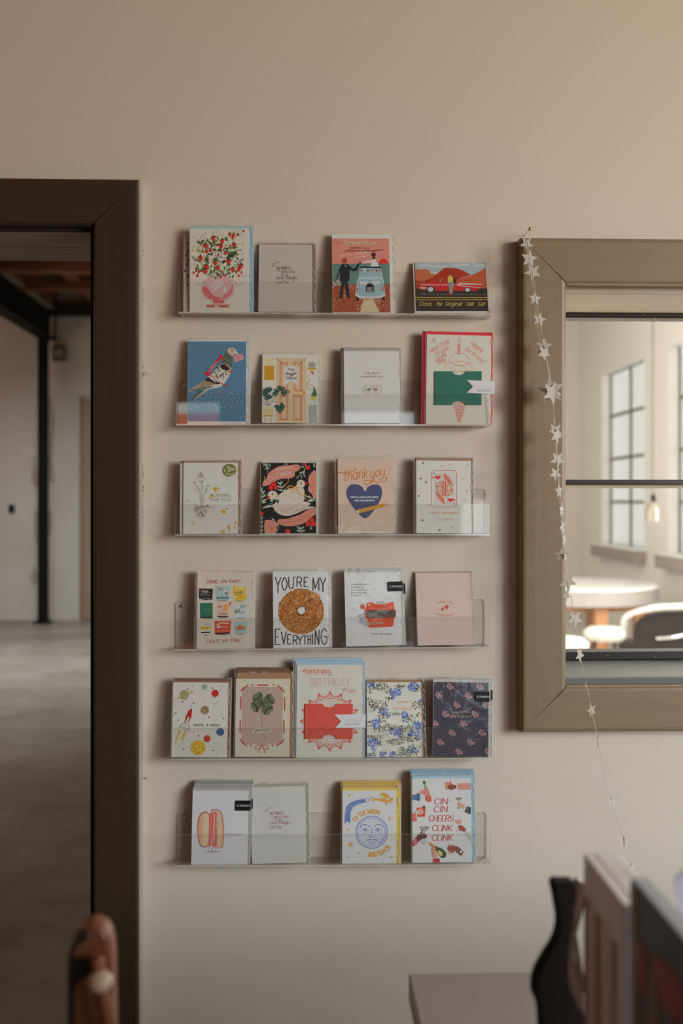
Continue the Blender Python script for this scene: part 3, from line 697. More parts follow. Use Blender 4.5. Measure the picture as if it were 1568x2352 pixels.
card('berry_card', 'plain pink card with two tiny strawberries at its centre', 3, Z4b, [(772, 105), (1280, 104), (1322, 768), (800, 775)], (188, 152, 140), ((140, 122, 106), 4, 14, 8, 0), (6, 16, 14, 3))
# --- fifth ledge
card('rocket_card', 'white card with a red rocket, planets and an orange sun', 4, Z5, [(76, 354), (738, 352), (738, 1252), (68, 1248)], (172, 168, 158), ((112, 84, 64), 0, 22, 34, 6), (10, 60, 38, 20), behind=[((102, 78, 60), 4, 26, 0)], group='stack of rocket cards')
card('clover_card', 'cream card with a four leaf clover inside a red stitched ribbon border', 4, Z5, [(834, 310), (1487, 310), (1484, 1246), (832, 1246)], (170, 162, 143), ((134, 102, 76), -6, 74, 46, 0), (14, 86, 54, 6), behind=[((104, 76, 56), 4, 20, 0), ((98, 70, 52), 2, 38, 0), ((92, 66, 48), 0, 58, 0)], group='stack of clover cards')
card('doily_card', 'tall birthday card with a coral envelope on a red lace doily', 4, Z5m, [(158, 212), (1340, 212), (1345, 1884), (152, 1884)], (174, 170, 158), ((134, 152, 160), 22, 68, 42, 6), (28, 76, 52, 10), behind=[((132, 152, 164), -8, 48, 1.2)], group='stack of doily cards')
card('wisteria_card', 'white card covered in blue wisteria and dark leaves with copper lettering', 4, Z5b, [(40, 137), (664, 135), (710, 1003), (62, 1005)], (178, 172, 160), ((124, 96, 70), -4, 28, 20, 0), (4, 50, 46, 6))
card('heart_bouquets_card', 'dark navy card patterned with little pink heart bouquets', 4, Z5b, [(810, 136), (1445, 138), (1474, 1003), (824, 996)], (54, 50, 60), ((150, 146, 138), 0, 32, 22, 0), (2, 34, 24, 4), behind=[((132, 128, 120), 22, 18, 0)], group='stack of navy bouquet cards')
# --- sixth ledge
card('hot_dog_card', 'white card with a hot dog in buns standing on thin legs', 5, Z6, [(202, 240), (746, 236), (752, 962), (208, 962)], (170, 168, 172), ((138, 134, 130), -2, 30, 28, 0), (1, 32, 30, 3), behind=[((128, 126, 122), 10, 14, 0), ((134, 130, 126), 12, 30, 0), ((118, 116, 114), 14, 48, 0), ((126, 124, 120), 16, 62, 0)], group='stack of hot dog cards')
HN2 = card('hearts_note_card', 'pale three hearts note card with handwriting, standing beside the hot dog card', 5, Z6, [(795, 205), (1322, 192), (1328, 935), (803, 952)], (160, 159, 154), ((130, 126, 114), 0, 24, 30, 4), (2, 44, 42, 14), roundc=.0012)
card('moon_card', 'pale blue card with an engraved blue moon face and yellow capitals', 5, Z6b, [(136, 220), (617, 220), (620, 876), (138, 878)], (170, 170, 170), ((190, 154, 84), 0, 24, 44, 6), (12, 62, 50, 6), behind=[((172, 138, 72), 2, 16, 0), ((176, 142, 76), 0, 34, 0), ((166, 132, 68), -2, 56, 0)], group='stack of moon cards')
card('cheers_card', 'white card with painted hands raising drinks around red lettering', 5, Z6b, [(760, 112), (1288, 104), (1302, 862), (773, 868)], (172, 170, 168), ((128, 152, 162), -2, 24, 38, 4), (8, 42, 46, 6), behind=[((120, 144, 154), -4, 24, 0), ((108, 132, 142), -8, 50, 0)], group='stack of cheers cards')
# ================================================================== the prints on the cards
C = A
def get(n): ROWK[0] = ROW[CARDS[n][1].row]; return CARDS[n]
RED, DRED, GREEN, DGREEN, LEAFG = C(168, 34, 26), C(130, 20, 18), C(66, 82, 52), C(38, 52, 34), C(128, 130, 84)
# ---- strawberries in a vase
t, a = get('strawberry_card'); rnd = random.Random(4)
a.ell(410, 690, 155, 108, C(196, 130, 122), 0, 36); a.rect(290, 560, 530, 600, C(180, 166, 150)); a.up()
a.poly([(300, 590), (340, 545), (480, 545), (530, 590), (556, 620), (262, 620)], C(190, 128, 120)); a.ell(410, 660, 148, 92, C(190, 136, 128), 0, 36); a.up()
a.poly([(262, 660), (280, 720), (340, 770), (400, 780), (440, 762), (372, 740), (330, 690), (300, 660)], C(186, 84, 80), 4); a.poly([(470, 770), (530, 730), (556, 660), (548, 630), (520, 700), (460, 745)], C(182, 96, 92), 4)
a.ell(400, 640, 70, 40, C(186, 156, 146), -20); a.up()
a.poly([(470, 660), (492, 655), (488, 700), (456, 726)], C(198, 170, 160)); a.line([(370, 700), (420, 655)], 10, C(196, 168, 158)); a.up()
for y in (785, 797, 808): a.line([(368, y), (472, y)], 9, C(176, 60, 62), 0, False, 4)
a.up()
for p in (((400, 560), (395, 400), (370, 200)), ((420, 560), (440, 380), (450, 230)), ((440, 560), (520, 400), (560, 200), (650, 130)), ((380, 560), (300, 420), (250, 250), (200, 200)), ((460, 560), (560, 470), (650, 400)), ((350, 560), (250, 500), (180, 480)), ((300, 590), (240, 640), (190, 620)), ((540, 580), (600, 640), (650, 610))):
    a.line(p, 4, C(110, 112, 80), 6, False, 0)
for p in (((362, 170), (370, 125), (400, 122), (415, 180)), ((415, 175), (430, 155), (455, 175), (452, 205)), ((240, 235), (250, 180), (280, 172), (310, 220)), ((520, 150), (540, 118), (570, 140), (600, 160)), ((580, 150), (610, 110), (640, 120)), ((165, 480), (170, 450), (200, 450), (205, 500)), ((610, 480), (640, 560), (675, 560))):
    a.line(p, 3, C(120, 120, 96), 5, False, 0)
a.up()
lf = [(250, 250, -60, 50, 22), (250, 250, -150, 56, 24), (385, 260, -120, 62, 26), (385, 270, -40, 46, 22), (500, 225, -120, 52, 26), (560, 330, 160, 70, 34), (590, 315, 130, 88, 40), (600, 280, 160, 50, 20), (420, 330, -90, 40, 34), (450, 320, 200, 46, 30), (250, 420, -150, 62, 28), (300, 400, 60, 50, 26), (280, 390, 20, 56, 24), (390, 460, 110, 40, 22), (410, 380, 160, 52, 20), (450, 440, -50, 56, 24), (560, 400, 170, 60, 24), (520, 470, 100, 60, 26), (400, 520, 60, 44, 22), (350, 520, -30, 56, 20), (480, 280, 60, 46, 22), (330, 230, 60, 44, 22), (310, 200, 80, 40, 18), (210, 440, 60, 40, 16), (540, 350, 140, 70, 30), (360, 290, 40, 54, 18), (580, 170, -40, 40, 14), (560, 540, 110, 40, 14), (650, 380, 110, 40, 14), (320, 360, 110, 56, 14), (200, 470, 60, 30, 12), (600, 440, 60, 40, 16), (430, 500, 40, 50, 20)]
for i, (x, y, r, l, w) in enumerate(lf): a.leaf(x, y, l, w, r, (DGREEN, GREEN, GREEN)[i % 3])
for i in range(330):
    x, y = rnd.uniform(180, 660), rnd.uniform(150, 570)
    if hypot((x - 410) / 235, (y - 380) / 200) < 1: a.leaf(x, y, rnd.uniform(18, 40), rnd.uniform(9, 17), rnd.uniform(0, 360), rnd.choice((GREEN, LEAFG, DGREEN, GREEN, C(90, 104, 70), C(150, 146, 108))))
for (x, y) in ((180, 272), (170, 308), (644, 255), (262, 330), (540, 300), (210, 300)): a.ell(x, y, 10, 14, C(150, 150, 90), 20, 8)
a.up()
bs = [(363, 195, 18), (450, 225, 19), (438, 270, 20), (290, 268, 22), (522, 160, 16), (558, 162, 14), (548, 188, 14), (603, 168, 9), (563, 258, 19), (340, 310, 15), (303, 325, 16), (482, 335, 16), (246, 385, 22), (383, 430, 20), (511, 418, 22), (298, 468, 21), (408, 478, 19), (552, 492, 19), (288, 510, 22), (628, 460, 20), (608, 490, 18), (205, 505, 11), (230, 518, 11), (182, 525, 10), (218, 552, 12), (636, 519, 9), (584, 520, 10), (610, 553, 10), (437, 567, 9), (491, 545, 9), (466, 540, 9), (441, 515, 8), (652, 127, 9), (370, 245, 9), (415, 352, 10)]
for x, y, r in bs:
    a.poly([(x - r, y - r * .7), (x - r * .2, y - r * 1.0), (x + r * .9, y - r * .7), (x + r * .85, y + r * .4), (x, y + r * 1.35), (x - r * .85, y + r * .4)], RED, 3)
a.up()
for x, y, r in bs:
    a.poly([(x - r * .1, y - r * .8), (x + r * .8, y - r * .6), (x + r * .5, y + r * .2), (x, y - r * .1)], C(186, 52, 40), 2)
    for k in range(5): a.leaf(x, y - r * .85, r * .8, r * .4, 20 + k * 35 + 180 * 0, DGREEN) if k in (0, 4) else a.leaf(x, y - r * .9, r * .7, r * .4, -20 - k * 35, DGREEN)
a.up()
for i, (x, y) in enumerate(((182, 190), (290, 152), (372, 352), (332, 398), (437, 393), (633, 165), (645, 345), (551, 400), (515, 245), (195, 612), (318, 618), (333, 652), (622, 610), (676, 545), (153, 476))):
    for k in range(5): a.ell(x + 9 * cos(k * 1.257), y + 9 * sin(k * 1.257), 9, 5, C(196, 186, 172), k * 72, 6)
    a.up(.3); a.ell(x, y, 6, 6, C(186, 84, 50), 0, 6); a.up(-.3)
a.up(); a.commit('printed_bouquet', t)
a.text('MANY THANKS', 310, 520, 850, 26, C(160, 50, 40), 5.5, jit=.1); a.commit('lettering', t)
# ---- handwriting card (two copies)
for nm, z, dy, dx in (('hearts_note_card', 0, 0, 0),):
    pass
def hearts_note(t, a, dx, dy, col):
    for x, y, r in ((938, 460, 9), (955, 437, 9), (988, 425, 9)): a.heart(x + dx, y + dy, r, col, 10, 3)
    X = lambda *v: [k + dx for k in v]
    a.text('my', *X(972, 1000), 495 + dy, 38, col, 3.4, .1); a.text('heart is', *X(1018, 1104), 494 + dy, 40, col, 3.4, .1, space=2)
    a.text('WITH', *X(1018, 1082), 528 + dy, 20, col, 3.6, .1); a.text('YOU', *X(1096, 1146), 528 + dy, 22, col, 3.4, .2)
    a.line([(1008 + dx, 541 + dy), (1084 + dx, 537 + dy)], 3, col); a.line([(1008 + dx, 548 + dy), (1082 + dx, 545 + dy)], 2.4, col)
    a.text('even', *X(972, 1040), 587 + dy, 34, col, 3.4, .1); a.text('though', *X(1056, 1154), 586 + dy, 36, col, 3.4, .1); a.text('i', *X(1168, 1169), 586 + dy, 30, col, 3.6, .1); a.line([(1050 + dx, 558 + dy), (1106 + dx, 550 + dy)], 3, col)
    a.text("can't be.", *X(972, 1088), 627 + dy, 30, col, 3.4, .1, space=2); a.commit('lettering', t)
ROWK[0] = ROW[0]; hearts_note(*HN1, 0, 0, C(72, 44, 36)); HN1[1].ell(1026, 870, 5, 5, C(50, 34, 28), 0, 8); HN1[1].commit('printed_dot', HN1[0])
ROWK[0] = ROW[5]; hearts_note(*HN2, 2, -24 + 4, C(122, 62, 66))
# ---- honeymoon card
t, a = get('honeymoon_card'); rnd = random.Random(7)
a.poly([(50, 190), (562, 186), (568, 415), (51, 420)], C(188, 108, 92)); a.up()
for i in range(26):
    y = rnd.uniform(200, 400); x = rnd.uniform(60, 500); a.ell(x, y, rnd.uniform(30, 90), rnd.uniform(5, 14), rnd.choice((C(194, 122, 104), C(180, 96, 82), C(198, 134, 116), C(184, 112, 100))), -8, 12)
a.up(); a.poly([(51, 418), (568, 413), (574, 605), (52, 600)], C(78, 104, 92)); a.up()
for i in range(170):
    x, y = rnd.uniform(55, 560), rnd.uniform(420, 596); l = rnd.uniform(8, 22); a.line([(x, y), (x + l, y - l * .25)], 3, rnd.choice((C(44, 66, 62), C(112, 134, 112), C(54, 82, 76), C(128, 144, 124))), 0, False, 0)
a.up(); a.ell(512, 410, 42, 40, C(186, 38, 32), 0, 20); a.rect(468, 412, 560, 455, C(78, 104, 92)); a.rect(480, 414, 545, 420, C(170, 60, 50)); a.up()
a.poly([(52, 604), (574, 602), (576, 852), (52, 852)], C(134, 66, 40)); a.up()
for i in range(260):
    x, y = rnd.uniform(54, 572), rnd.uniform(606, 848); l = rnd.uniform(6, 22); r = rnd.uniform(-.9, .9)
    near = 250 < x < 470 and y > 720
    a.line([(x, y), (x + l * cos(r), y - l * sin(r))], rnd.uniform(3, 7), rnd.choice((C(184, 150, 120), C(178, 138, 104)) if near else (C(96, 40, 24), C(156, 84, 50), C(170, 108, 74), C(74, 34, 22), C(182, 140, 108))), 0, False, 0)
a.up(); a.poly([(300, 850), (330, 740), (420, 735), (470, 850)], C(184, 156, 128)); a.up()
for i in range(60):
    x, y = rnd.uniform(300, 480), rnd.uniform(740, 848); a.line([(x, y), (x + 10, y - 5)], 4, rnd.choice((C(170, 130, 98), C(190, 168, 144))), 0, False, 0)
a.up()
cb, cb2, cw, ck = C(128, 148, 150), C(104, 130, 134), C(188, 180, 166), C(22, 24, 28)
a.poly([(312, 452), (482, 448), (506, 600), (524, 700), (490, 722), (300, 722), (262, 696), (268, 630), (290, 560)], cb); a.up()
a.poly([(318, 470), (480, 470), (486, 530), (312, 532)], C(120, 140, 136)); a.poly([(376, 490), (462, 488), (484, 528), (366, 530)], cw); a.poly([(292, 545), (500, 543), (512, 610), (280, 612)], C(116, 142, 146)); a.up()
a.line([(308, 447), (482, 452)], 12, ck, 0, False, 6)
for i, x in enumerate((318, 346, 372, 400, 425, 450, 478)): a.poly([(x - 11, 470), (x + 11, 470), (x, 488)], (RED, cw, ck, RED, RED, ck, RED)[i])
a.line([(290, 548), (500, 546)], 5, cw); a.line([(282, 600), (300, 470)], 5, cw); a.line([(512, 600), (488, 470)], 5, cw); a.ell(393, 550, 7, 8, cw)
a.poly([(300, 578), (368, 576), (366, 606), (302, 606)], C(172, 164, 150)); a.poly([(414, 572), (480, 572), (476, 604), (414, 604)], C(172, 164, 150)); a.up()
a.poly([(256, 684), (300, 706), (390, 712), (490, 704), (528, 684), (526, 706), (490, 724), (390, 732), (300, 728), (258, 708)], cw); a.rect(272, 636, 284, 668, C(170, 60, 50)); a.rect(496, 632, 508, 664, C(170, 60, 50)); a.line([(276, 560), (262, 690)], 4, cw); a.line([(510, 560), (524, 690)], 4, cw)
a.poly([(264, 706), (290, 714), (290, 752), (268, 752)], ck); a.poly([(498, 716), (522, 704), (522, 744), (502, 750)], ck); a.up()
a.poly([(352, 672), (352, 624), (362, 602), (390, 594), (416, 604), (428, 626), (428, 672)], ck, 0); a.up()
a.text('JUST', 360, 412, 650, 22, cw, 3.5); a.text('MARRIED', 358, 422, 668, 11, cw, 2.2); a.rect(422, 628, 425, 648, cw); a.up()
a.poly([(406, 376), (440, 374), (446, 400), (464, 410), (466, 440), (396, 442), (402, 410)], cw); a.poly([(404, 392), (380, 384), (330, 402), (302, 406), (300, 412), (340, 412), (384, 402), (404, 408)], cw)
a.ell(424, 334, 19, 20, C(52, 34, 26)); a.ell(426, 362, 14, 13, C(58, 36, 28)); a.up()   # bride
a.poly([(128, 436), (152, 418), (186, 418), (214, 444), (240, 462), (262, 450), (282, 416), (296, 420), (272, 482), (238, 486), (206, 470), (208, 545), (200, 572), (186, 574), (198, 640), (206, 716), (184, 716), (172, 650), (164, 580), (152, 640), (140, 718), (116, 718), (128, 640), (136, 574), (122, 570), (124, 480), (100, 550), (90, 572), (76, 562), (96, 500)], C(24, 27, 36)); a.ell(162, 388, 24, 24, C(150, 56, 44)); a.rect(150, 404, 172, 420, C(150, 70, 56)); a.ell(302, 408, 12, 8, C(52, 34, 26)); a.up()
a.rect(165, 428, 169, 444, cw); a.rect(173, 430, 177, 446, cw); a.line([(110, 470), (80, 560)], 3, C(130, 150, 150)); a.line([(196, 590), (208, 690)], 3, C(100, 110, 124)); a.ell(90, 570, 12, 10, C(160, 70, 60))
for i in range(40): x, y = rnd.uniform(54, 124), rnd.uniform(572, 630); a.ell(x, y, 7, 5, rnd.choice((C(186, 176, 160), C(60, 90, 60), C(196, 110, 60), C(190, 180, 160))), rnd.uniform(0, 90), 6)
a.ell(128, 724, 14, 7, ck); a.ell(200, 720, 15, 7, ck); a.up(); a.commit('printed_scene', t)
a.text('Congratulations', 162, 444, 243, 36, C(188, 172, 128), 4.5, .1); a.text('WISHING YOU A', 218, 392, 279, 12, C(110, 52, 44), 3, serif=.5); a.text('LIFETIME OF HAPPINESS', 168, 442, 306, 12, C(110, 52, 44), 3, serif=.5); a.commit('lettering', t)
# ---- red car card
t, a = get('red_car_card')
a.poly([(790, 405), (1425, 405), (1440, 560), (1442, 640), (800, 640)], C(134, 142, 140)); a.up()
for x, y, w in ((1000, 440, 90), (1200, 425, 90), (1380, 430, 60), (880, 430, 60), (940, 500, 60)): a.ell(x, y, w, 10, C(156, 158, 150))
a.up(); a.poly([(790, 462), (820, 466), (900, 468), (925, 480), (935, 505), (990, 512), (940, 560), (850, 590), (795, 590)], C(150, 80, 48)); a.poly([(1428, 458), (1300, 520), (1160, 560), (1150, 640), (1442, 640)], C(150, 66, 36)); a.up()
a.poly([(800, 590), (880, 570), (950, 540), (1000, 500), (1040, 464), (1070, 450), (1160, 456), (1220, 474), (1295, 516), (1190, 550), (1150, 590), (1150, 640), (800, 640)], C(136, 40, 22)); a.up(); a.poly([(795, 560), (850, 575), (900, 640), (798, 640)], C(128, 48, 34)); a.up()
a.poly([(800, 640), (1444, 638), (1457, 838), (808, 838)], C(42, 38, 34)); a.up()
a.poly([(835, 600), (950, 580), (1010, 582), (1160, 590), (1200, 600), (1400, 596), (1380, 640), (1340, 660), (1000, 664), (850, 652), (830, 630)], C(168, 28, 26)); a.up()
a.poly([(1128, 540), (1140, 535), (1158, 560), (1162, 592), (1120, 590)], ck); a.line([(1016, 582), (1040, 548)], 4, C(190, 180, 166), 0); a.ell(1040, 566, 5, 14, ck)
a.line([(850, 608), (1150, 606)], 6, C(196, 184, 176)); a.poly([(1160, 608), (1200, 588), (1398, 600), (1396, 607), (1200, 604)], C(190, 170, 168)); a.line([(1170, 612), (1380, 633)], 6, C(190, 170, 168)); a.line([(840, 634), (894, 636)], 10, C(192, 184, 176)); a.line([(1020, 584), (1022, 660)], 2, C(90, 14, 14))
a.ell(934, 648, 40, 30, ck); a.ell(1265, 654, 34, 22, ck); a.up(); a.ell(934, 647, 26, 23, C(160, 162, 164)); a.ell(1266, 652, 24, 17, C(160, 162, 164))
a.line([(850, 688), (1430, 696)], 3, C(120, 114, 104)); a.line([(808, 722), (1450, 722)], 5, C(176, 140, 50)); a.line([(808, 742), (1450, 740)], 5, C(176, 140, 50)); a.up()
a.poly([(1086, 540), (1092, 528), (1122, 528), (1136, 545), (1136, 580), (1088, 580)], C(176, 146, 50)); a.poly([(1088, 580), (1136, 578), (1140, 620), (1128, 686), (1102, 684), (1100, 640)], C(116, 122, 108)); a.ell(1110, 518, 9, 12, C(170, 110, 86)); a.poly([(1100, 508), (1120, 508), (1118, 516), (1102, 516)], ck); a.ell(1112, 690, 16, 6, C(150, 40, 30)); a.up(); a.commit('printed_scene', t)
yc = C(186, 150, 60)
for w_, x0, x1 in (('Dad,', 832, 960), ('the', 986, 1044), ('Original', 1066, 1218), ('Cool', 1252, 1324), ('Cat', 1358, 1430)): a.text(w_, x0, x1 - 12, 792, 32, yc, 4.2, .35)
a.commit('lettering', t)
# ---- pigeon
t, a = get('pigeon_card'); rnd = random.Random(3)
gr, lt, dk, tl = C(150, 138, 122), C(172, 162, 146), C(36, 30, 26), C(58, 84, 74)
a.poly([(145, 712), (200, 640), (240, 606), (300, 600), (240, 650), (190, 690)], tl); a.poly([(300, 598), (340, 590), (270, 640), (200, 690), (180, 694), (240, 640)], C(150, 140, 120)); a.up()
a.poly([(135, 608), (200, 566), (280, 520), (340, 460), (400, 400), (440, 360), (500, 350), (535, 390), (530, 440), (500, 500), (470, 545), (430, 575), (360, 590), (280, 600), (200, 606), (145, 618)], lt, 4); a.up()
a.poly([(136, 606), (210, 562), (290, 512), (340, 520), (400, 545), (350, 560), (250, 590), (150, 616)], C(132, 110, 88), 3); a.poly([(150, 612), (250, 588), (350, 566), (352, 578), (240, 604)], tl, 2)
a.poly([(310, 490), (340, 480), (380, 520), (440, 540), (400, 548), (330, 524), (290, 512)], dk, 3); a.poly([(430, 372), (470, 358), (500, 372), (520, 400), (500, 420), (450, 400)], dk, 3); a.up()
a.poly([(322, 478), (336, 474), (390, 506), (460, 514), (456, 524), (380, 524)], C(184, 176, 164), 3)
for i in range(150):
    x, y = rnd.uniform(150, 400), rnd.uniform(490, 610); f_ = (y - 610) + (x - 140) * .47
    if -6 < f_ < 28 + (x - 150) * .06: a.ell(x, y, 4, 3, rnd.choice((dk, C(90, 72, 56), C(178, 160, 136))), rnd.uniform(0, 90), 5)
for i in range(90):
    x, y = rnd.uniform(365, 520), rnd.uniform(380, 500)
    if hypot((x - 440) / 78, (y - 440) / 58) < 1: a.ell(x, y, 7, 5, rnd.choice((dk, dk, C(184, 174, 158))), rnd.uniform(0, 90), 6)
a.up(); a.poly([(478, 250), (500, 214), (540, 200), (570, 210), (590, 240), (566, 268), (548, 290), (540, 330), (536, 400), (500, 360), (444, 345)], C(74, 84, 70), 4); a.up()
a.poly([(496, 232), (510, 210), (545, 200), (575, 214), (588, 240), (570, 262), (545, 280), (520, 262)], C(164, 148, 128), 4)
for i in range(50): x, y = rnd.uniform(455, 540), rnd.uniform(265, 370); a.ell(x, y, 5, 4, rnd.choice((tl, C(44, 58, 48), C(110, 112, 90))), 30, 5)
a.up(); a.poly([(572, 240), (590, 244), (620, 276), (600, 268), (566, 262)], C(200, 190, 176)); a.poly([(590, 262), (622, 278), (570, 266)], dk); a.ell(545, 226, 8, 8, C(120, 90, 60)); a.up(); a.ell(545, 226, 4, 4, dk)
for x in (414, 438): a.line([(x, 586), (x, 640)], 4, C(134, 100, 96), 0)
a.line([(400, 652), (414, 640), (424, 652)], 4, C(134, 96, 92)); a.line([(430, 636), (466, 642)], 4, C(134, 96, 92))
a.poly([(278, 438), (300, 440), (430, 282), (418, 268), (430, 262), (462, 294), (456, 304), (444, 298), (326, 446), (330, 466), (318, 474), (280, 448)], C(178, 22, 28)); a.up()
a.text('HURRAY', 330, 424, 432, 22, C(196, 130, 120), 3, rot=-51, jit=.2) if 0 else a.text('HURRAY', 334, 452, 436, 20, C(200, 140, 128), 3.4, rot=-51, jit=.2)
for p in (((345, 440), (380, 500), (440, 540), (480, 556)), ((450, 296), (470, 350), (520, 400), (534, 430)), ((330, 460), (350, 480))): a.line(p, 6, C(176, 24, 38), 5)
for x, y in ((532, 430), (482, 558)): a.ell(x - 9, y, 9, 6, C(176, 24, 38), 20, 8); a.ell(x + 10, y - 3, 9, 6, C(176, 24, 38), -20, 8); a.line([(x, y), (x + 8, y + 12)], 4, C(176, 24, 38))
a.poly([(551, 282), (640, 254), (660, 310), (572, 342)], C(190, 120, 124)); a.up(); a.line([(551, 282), (612, 296), (640, 254)], 2.5, C(150, 80, 90)); a.line([(572, 342), (600, 300)], 2.5, C(150, 80, 90)); a.line([(660, 310), (620, 298)], 2.5, C(150, 80, 90))
for i, (x, y) in enumerate([(352, 637), (305, 647), (530, 633), (558, 647), (597, 650), (512, 652), (252, 678), (292, 682), (338, 672), (392, 672), (442, 674), (474, 680), (505, 678), (535, 692), (565, 680), (614, 686), (212, 712), (250, 715), (337, 718), (382, 708), (415, 716), (466, 700), (512, 730), (552, 716), (594, 712), (632, 712), (302, 738), (270, 750), (388, 742), (366, 752), (468, 728), (572, 746), (640, 738), (598, 730), (212, 764), (240, 775), (325, 774), (402, 770), (440, 762), (474, 760), (366, 782), (408, 794), (500, 786), (540, 766), (575, 778), (624, 772), (196, 744), (164, 778), (146, 744)]): a.ell(x, y, 4.5, 4, C(182, 178, 168), 0, 6)
a.up(); a.commit('printed_pigeon', t)
# ---- front door
t, a = get('front_door_card'); peach, tr_, gold, pgr, pdg = C(188, 152, 116), C(160, 56, 34), C(168, 118, 26), C(52, 84, 68), C(30, 58, 48)
a.poly([(961, 297), (1246, 297), (1252, 912), (961, 910)], peach); a.rect(856, 298, 934, 374, C(182, 166, 122)); a.rect(850, 374, 942, 511, gold); a.rect(844, 762, 936, 842, C(174, 160, 116)); a.line([(848, 847), (940, 847)], 9, gold, 0, False, 0); a.line([(866, 850), (862, 910)], 6, gold, 0, False, 0); a.line([(916, 850), (920, 910)], 6, gold, 0, False, 0)
a.rect(1270, 745, 1350, 910, C(134, 140, 124)); a.up()
for x0, y0, x1, y1 in ((998, 338, 1070, 612), (1132, 336, 1206, 614), (1000, 656, 1074, 882), (1130, 656, 1206, 884)):
    a.line([(x0, y0), (x1, y0), (x1 + 1, y1), (x0 + 1, y1)], 5, tr_, 0, True, 4); a.line([(x0 + 12, y0 + 14), (x1 - 12, y0 + 14), (x1 - 12, y1 - 13), (x0 + 13, y1 - 13)], 3.5, tr_, 0, True, 4); a.line([(x0, y0), (x0 + 12, y0 + 14)], 3, tr_); a.line([(x1, y1), (x1 - 12, y1 - 13)], 3, tr_)
a.up(); a.line([(964, 300), (1044, 380)], 3, C(70, 50, 36)); a.line([(1244, 298), (1164, 380)], 3, C(70, 50, 36))
a.poly([(1040, 378), (1166, 378), (1166, 566), (1104, 514), (1042, 564)], C(186, 180, 168)); a.ell(1224, 630, 17, 17, C(184, 118, 36)); a.up()
for p in (((888, 750), (885, 700), (880, 630)), ((892, 752), (940, 690), (990, 640)), ((898, 754), (920, 715), (960, 710), (990, 725)), ((880, 750), (850, 735), (834, 725)), ((885, 752), (860, 712), (836, 712))): a.line(p, 4, C(84, 100, 76), 5)
def palm(cx, cy, specs):
    for r, l, w in specs:
        R_ = radians(r); 
        for k in range(5):
            f_ = .2 + k * .18; s_ = (1 - abs(f_ - .5)) * w
            for sg in (-1, 1): a.leaf(cx + l * f_ * cos(R_), cy + l * f_ * sin(R_), s_, s_ * .42, r + sg * 50, pgr if k % 2 else pdg)
        a.leaf(cx, cy, l, 7, r, pdg)
palm(890, 640, [(-70, 60, 34), (-150, 60, 34), (110, 60, 34), (170, 50, 30), (-110, 60, 30), (60, 50, 30)]); palm(1000, 622, [(-100, 56, 32), (160, 76, 34), (0, 84, 34), (-50, 60, 28), (30, 60, 28), (200, 60, 26)]); palm(1000, 748, [(90, 76, 30), (160, 50, 26), (20, 46, 26), (60, 60, 26), (120, 60, 24), (-30, 30, 20)])
a.up()
for x, y, r in ((1284, 362, 17), (1304, 352, 17), (1322, 362, 17)): a.line([(x + r * cos(k), y + r * sin(k)) for k in range(0, 7)], 2.4, dk, 3)
for x in (1284, 1304, 1324): a.line([(x - 8, 390), (x, 340), (x + 8, 390)], 2.2, C(90, 84, 76), 4)
a.rect(1263, 390, 1340, 409, gold); a.line([(1266, 472), (1290, 430)], 5, gold); a.ell(1296, 426, 9, 9, gold); a.poly([(1298, 425), (1310, 418), (1322, 440), (1308, 466), (1300, 446)], C(178, 84, 50))
a.line([(1278, 492), (1282, 520), (1262, 540), (1300, 560), (1320, 580), (1290, 600), (1260, 590), (1258, 530)], 2.4, C(70, 64, 58), 5); a.rect(1322, 568, 1332, 584, C(176, 100, 50)); a.poly([(1320, 584), (1332, 584), (1350, 640), (1346, 666), (1292, 662), (1312, 620)], C(58, 88, 60)); a.poly([(1292, 655), (1344, 668), (1330, 702), (1300, 694)], C(186, 148, 52)); a.line([(1286, 745), (1290, 700), (1328, 704), (1330, 745)], 3, C(140, 134, 110))
rnd = random.Random(2)
for i in range(60): x, y = rnd.uniform(1276, 1344), rnd.uniform(752, 900); a.line([(x, y), (x + 8, y - 8)], 2, C(156, 160, 146), 0, False, 0)
for i in range(40): x, y = rnd.uniform(856, 936), rnd.uniform(380, 505); a.line([(x, y), (x + 6, y - 6)], 2, C(182, 134, 40), 0, False, 0)
a.up(); a.commit('printed_doorway', t)
for w_, x0, x1, y, c_ in (('You', 1068, 1134, 420, 26), ('Bought', 1058, 1152, 460, 26), ('a', 1098, 1112, 476, 20), ('House!', 1060, 1154, 502, 26)): a.text(w_, x0, x1, y, c_, dk, 4, .2)
a.commit('lettering', t)
# ---- mugs
t, a = get('mugs_card')
a.text('i really really wish', 338, 476, 426, 14, C(110, 92, 92), 2.2, serif=.4); a.text('you lived down the street', 312, 506, 457, 14, C(110, 92, 92), 2.2, serif=.4); a.commit('lettering', t)
for x0, x1, hx in ((340, 402, 326), (420, 482, 488)):
    a.line([(hx + 14 * cos(k), 564 + 20 * sin(k)) for k in range(7)], 4, C(130, 122, 116), 3)
    a.up(); a.poly([(x0, 532), (x1, 532), (x1 - 5, 600), (x1 - 14, 606), (x0 + 14, 606), (x0 + 5, 600)], C(176, 168, 148)); a.up(); a.line([(x0, 532), (x1, 532), (x1 - 5, 600), (x1 - 14, 606), (x0 + 14, 606), (x0 + 5, 600)], 2.4, C(96, 88, 78), 0, True)
a.text('Lukes', 358, 398, 576, 24, C(50, 50, 30), 3, .2); a.line([(360, 584), (392, 582)], 3, C(120, 110, 40)); a.rect(422, 552, 458, 560, C(170, 90, 50)); a.text('CAFE', 424, 458, 580, 16, C(60, 40, 30), 3); a.commit('printed_mugs', t)
